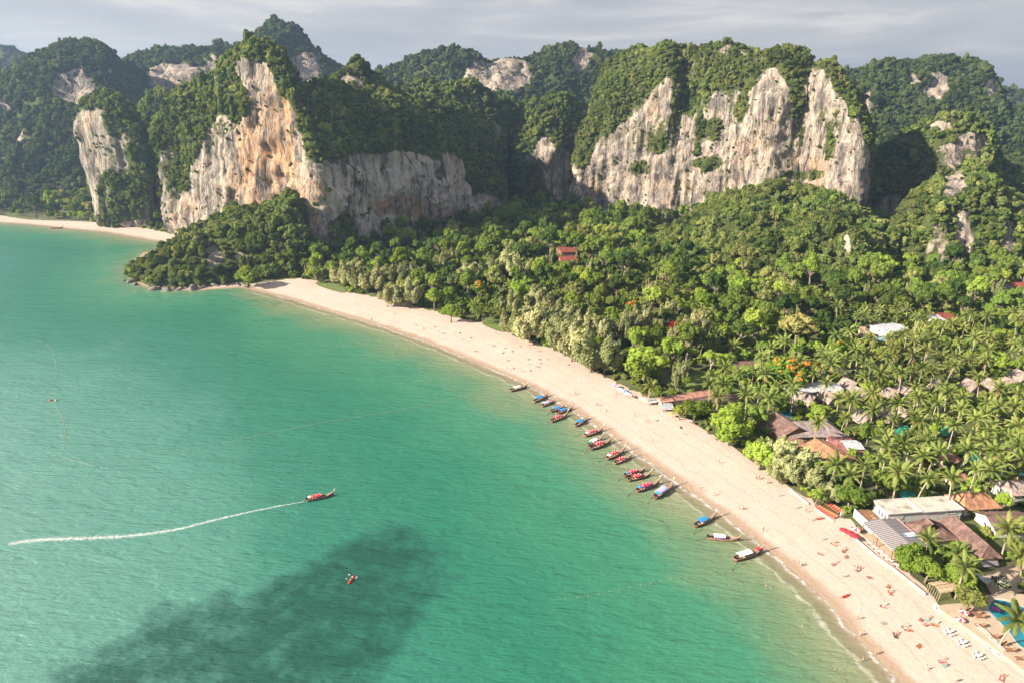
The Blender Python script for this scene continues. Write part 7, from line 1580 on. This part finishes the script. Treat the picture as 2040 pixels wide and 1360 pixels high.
wall_run('low_wall', 'low wall between the beach umbrellas and the grey beach huts', [(1262, 789), (1280, 796), (1292, 803)], 0.7, 0.3, m_wallsand)
# railing of the deck
pts = [(1946, 1246), (1964, 1261), (1982, 1279), (2001, 1299)]; W3 = [Vector(G(p, q, 3.0)) for p, q in pts]; zr_ = pz
o = empty('white_railing', (W3[0].x, W3[0].y, zr_), 0, 'white openwork railing between the pool deck and the kayaks', 'railing')
PST = simple(lambda b: b.box((0, 0, 0.5), (0.09, 0.09, 1.0)), 'post', m_white); BAL = simple(lambda b: b.box((0, 0, 0.5), (0.04, 0.04, 0.85)), 'baluster', m_white)
for a, b_ in zip(W3[:-1], W3[1:]):
    d = b_ - a; n = max(2, int(d.length / 1.6)); az = math.atan2(d.y, d.x)
    for h in (0.2, 0.95): q = MB(); c = (a + b_) / 2 - W3[0]; q.box((c.x, c.y, h), (d.length, 0.06, 0.06), az); q.build('rail', m_white, o)
    for k in range(n):
        p = a.lerp(b_, k / n) - W3[0]; link('post', PST, o, (p.x, p.y, 0), (0, 0, az))
        for j in (1, 2, 3): p2 = a.lerp(b_, (k + j / 4) / n) - W3[0]; link('baluster', BAL, o, (p2.x, p2.y, 0), (0, 0, az))
# umbrellas
def umbrella(px, py, h, r, m, label, group=None, tilt=0.0, m2=None):
    x, y, _ = G(px, py, h + 1.8); z = gz_at(x, y); o = empty('beach_umbrella', (x, y, z), R_.uniform(0, 6), label, 'umbrella', group)
    q = MB(); q.tube([(0, 0, 0), (0, 0, h)], 0.035, 6); q.build('pole', m_white, o); n = 8
    for k in range(n):
        a0, a1 = 2 * PI * k / n, 2 * PI * (k + 1) / n; q = MB()
        e = [(r * math.cos(a0), r * math.sin(a0), h - r * 0.36), (r * math.cos(a1), r * math.sin(a1), h - r * 0.36), (0, 0, h)]
        q.add(e + [(x_, y_, z_ - 0.03) for x_, y_, z_ in e], [(0, 1, 2), (5, 4, 3), (0, 3, 4, 1), (1, 4, 5, 2), (2, 5, 3, 0)]); q.build('canopy_panel', m2 if (m2 and k % 2) else m, o)
    return o
UMB = [(1225, 763, 2.6, 1.6, m_pink, m_white, 'pink and white umbrella, first of the stall row beside the very large round tree'), (1236, 771, 2.3, 1.7, m_paleblue, None, 'pale blue umbrella, second of the stall row'), (1243, 775, 2.3, 1.6, m_blue, m_white, 'blue and white umbrella in the middle of the stall row'),
       (1250, 780, 2.3, 1.6, m_paleblue, m_white, 'pale blue and white umbrella beside the red one in the stall row'), (1259, 784, 2.2, 1.5, m_red, m_white, 'red and white umbrella at the right end of the stall row'),
       (1682, 1051, 2.5, 1.4, m_red, None, 'red umbrella, leftmost of the red cluster beside the slatted pavilion'), (1692, 1056, 2.4, 1.4, m_red, None, 'red umbrella in the middle of the cluster beside the slatted pavilion'), (1702, 1062, 2.5, 1.4, m_red, None, 'red umbrella at the lower right of the cluster beside the slatted pavilion'),
       (1706, 1049, 2.7, 1.5, m_red, m_white, 'red umbrella with white panels touching the corner of the slatted pavilion'), (1922, 1215, 2.4, 1.3, m_red, m_white, 'red and white umbrella at the end of the pool deck'), (1915, 1228, 2.3, 1.2, m_white, m_red, 'white and red small umbrella by the deck wall steps'),
       (1376, 836, 2.3, 1.2, m_white, m_red, 'small white and red umbrella below the rounded shrub-like tree'), (1338, 822, 2.2, 1.2, m_korange, None, 'small orange umbrella in front of the right beach hut')]
for px, py, h, r, m, m2, lb in UMB: umbrella(px, py, h, r, m, lb, m2=m2)
# dining tables along the pavilion edge
for k in range(6):
    px, py = 1733 + k * 10.5, 1082 + k * 8.4; x, y, _ = G(px, py, 2.2); z = gz_at(x, y)
    o = empty('dining_table', (x, y, z), d_r, f"white-topped table on the sandy edge of the slatted pavilion, {['first', 'second', 'third', 'fourth', 'fifth', 'last'][k]} from the white building", 'table', 'tables along the slatted pavilion')
    q = MB(); q.box((0, 0, 0.74), (1.4, 0.9, 0.05)); q.build('tabletop', m_white, o)
    for i in (-0.6, 0.6):
        for j in (-0.35, 0.35): link('leg', TB_L, o, (i, j, 0))
    for s in (-1, 1):
        c = empty('dining_chair', (x + s * 0.85 * math.sin(-d_r), y + s * 0.85 * math.cos(-d_r), z), d_r - s * PI / 2, f"dark red chair on the {'inland' if s > 0 else 'sea'} side of the {['first', 'second', 'third', 'fourth', 'fifth', 'last'][k]} pavilion table", 'chair', 'chairs along the slatted pavilion')
        for nm_, me_ in (('seat', CH_S), ('backrest', CH_B)):
            if nm_ + '_red' not in KMESH: q2 = me_.copy(); q2.materials.clear(); q2.materials.append(m_orangered); KMESH[nm_ + '_red'] = q2
            link(nm_, KMESH[nm_ + '_red'], c)
        for i in (-1, 1):
            for j in (-1, 1): link('leg', CH_L, c, (i * 0.19, j * 0.19, 0))
# satellite dish, sign board, pool float, shade sail
x, y, z = PY(1709, 908, G(1705, 915, 2)[1]); o = empty('satellite_dish', (x, y, z - 1.0), 0, 'round white satellite dish at the eave of the terracotta gable', 'satellite dish')
q = MB(); q.tube([(0, 0, 0), (0, 0, 0.9)], 0.05, 6); q.build('mast', m_white, o); q = MB(); q.tube([(0, 0.1, 1.0), (0, -0.05, 1.0), (0, -0.15, 1.0)], [0.25, 0.8, 0.85], 16); q.build('dish', m_white, o, True)
x, y, _ = G(1676, 1030, 2); o = empty('notice_board', (x, y, gz_at(x, y)), 0.5, 'pale grey upright board beside the dense round tree and the coral loungers', 'board')
q = MB(); q.box((0, 0, 1.7), (1.6, 0.12, 1.5)); q.build('panel', m_white, o)
for s in (-0.7, 0.7): q = MB(); q.box((s, 0, 0.5), (0.1, 0.1, 1.0)); q.build('leg', m_wood, o)
x, y, _ = G(1984, 1213, pz); q = MB(); q.box((0, 0, 0.1), (1.9, 0.7, 0.16)); o = q.build('pool_float', m_pink, loc=(x, y, pz + 0.05), rot=(0, 0, -0.9)); tag(o, 'pink air mattress floating in the swimming pool', 'pool float')
sail = [Vector(PY(px, py, G(px, py, 4)[1])) for px, py in ((1944, 1141), (1978, 1152), (1968, 1166), (1950, 1150))]
V, F = [], []
for i in range(7):
    for j in range(5):
        u, w = i / 6, j / 4; p = sail[0].lerp(sail[1], u).lerp(sail[3].lerp(sail[2], u), w); V.append((p.x, p.y, p.z - 0.5 * math.sin(PI * u) * math.sin(PI * w)))
for i in range(6):
    for j in range(4): a = i * 5 + j; F.append((a, a + 5, a + 6, a + 1))
me = nmesh('shade_sail', V, F, [m_metal_white], True); o = link('shade_sail', me); so = o.modifiers.new('t', 'SOLIDIFY'); so.thickness = 0.03; tag(o, 'pale grey shade sail stretched beside the white-blossomed shrub', 'shade sail')
# people who are not on the sand
for k, (px, py, kd) in enumerate(((1738, 1026, 'sit'), (1742, 1030, 'sit'))): person(kd, px, py, z=4.6, label=('person sitting at the outer corner of the white building terrace', 'second person sitting on the white building terrace, nearer its door')[k], xy=G(px, py, 5.0)[:2])
b = MB(); 
# build everybody
lbs = autolabel([(p['x'], p['y'], f"person in {p['ck']} {dict(stand='standing', walk='walking', sit='sitting', lie='lying down', swim='bathing')[p['kd']]}") for p in PEOPLE], 'people')
for p, (lb, gp) in zip(PEOPLE, lbs):
    o = empty('person', (p['x'], p['y'], p['z']), p['rz'], p['label'] or lb, 'person', gp, p['s'])
    link('body', BODY[p['kd'], p['sk']], o); link('hair', HAIRM[p['kd'], p['hr']], o); link('shorts', WEAR[p['kd'], p['ck']], o)

# ---------------------------------------------------------------- haze
hb = MB(); hb.box((0, 1900, 190), (8400, 7400, 400)); 
hz = hb.mesh('haze', bpy.data.materials.new('haze_air'))
hm = hz.materials[0]; hm.use_nodes = True; t = hm.node_tree; t.nodes.clear()
o_ = N(t, 'ShaderNodeOutputMaterial'); pv = N(t, 'ShaderNodeVolumePrincipled'); pv.inputs['Color'].default_value = (0.45, 0.67, 1.0, 1)
pv.inputs['Density'].default_value = 0.00013; pv.inputs['Anisotropy'].default_value = 0.5
t.links.new(pv.outputs['Volume'], o_.inputs['Volume'])
tag(link('haze', hz), 'thin sea haze filling the air', kind='stuff')
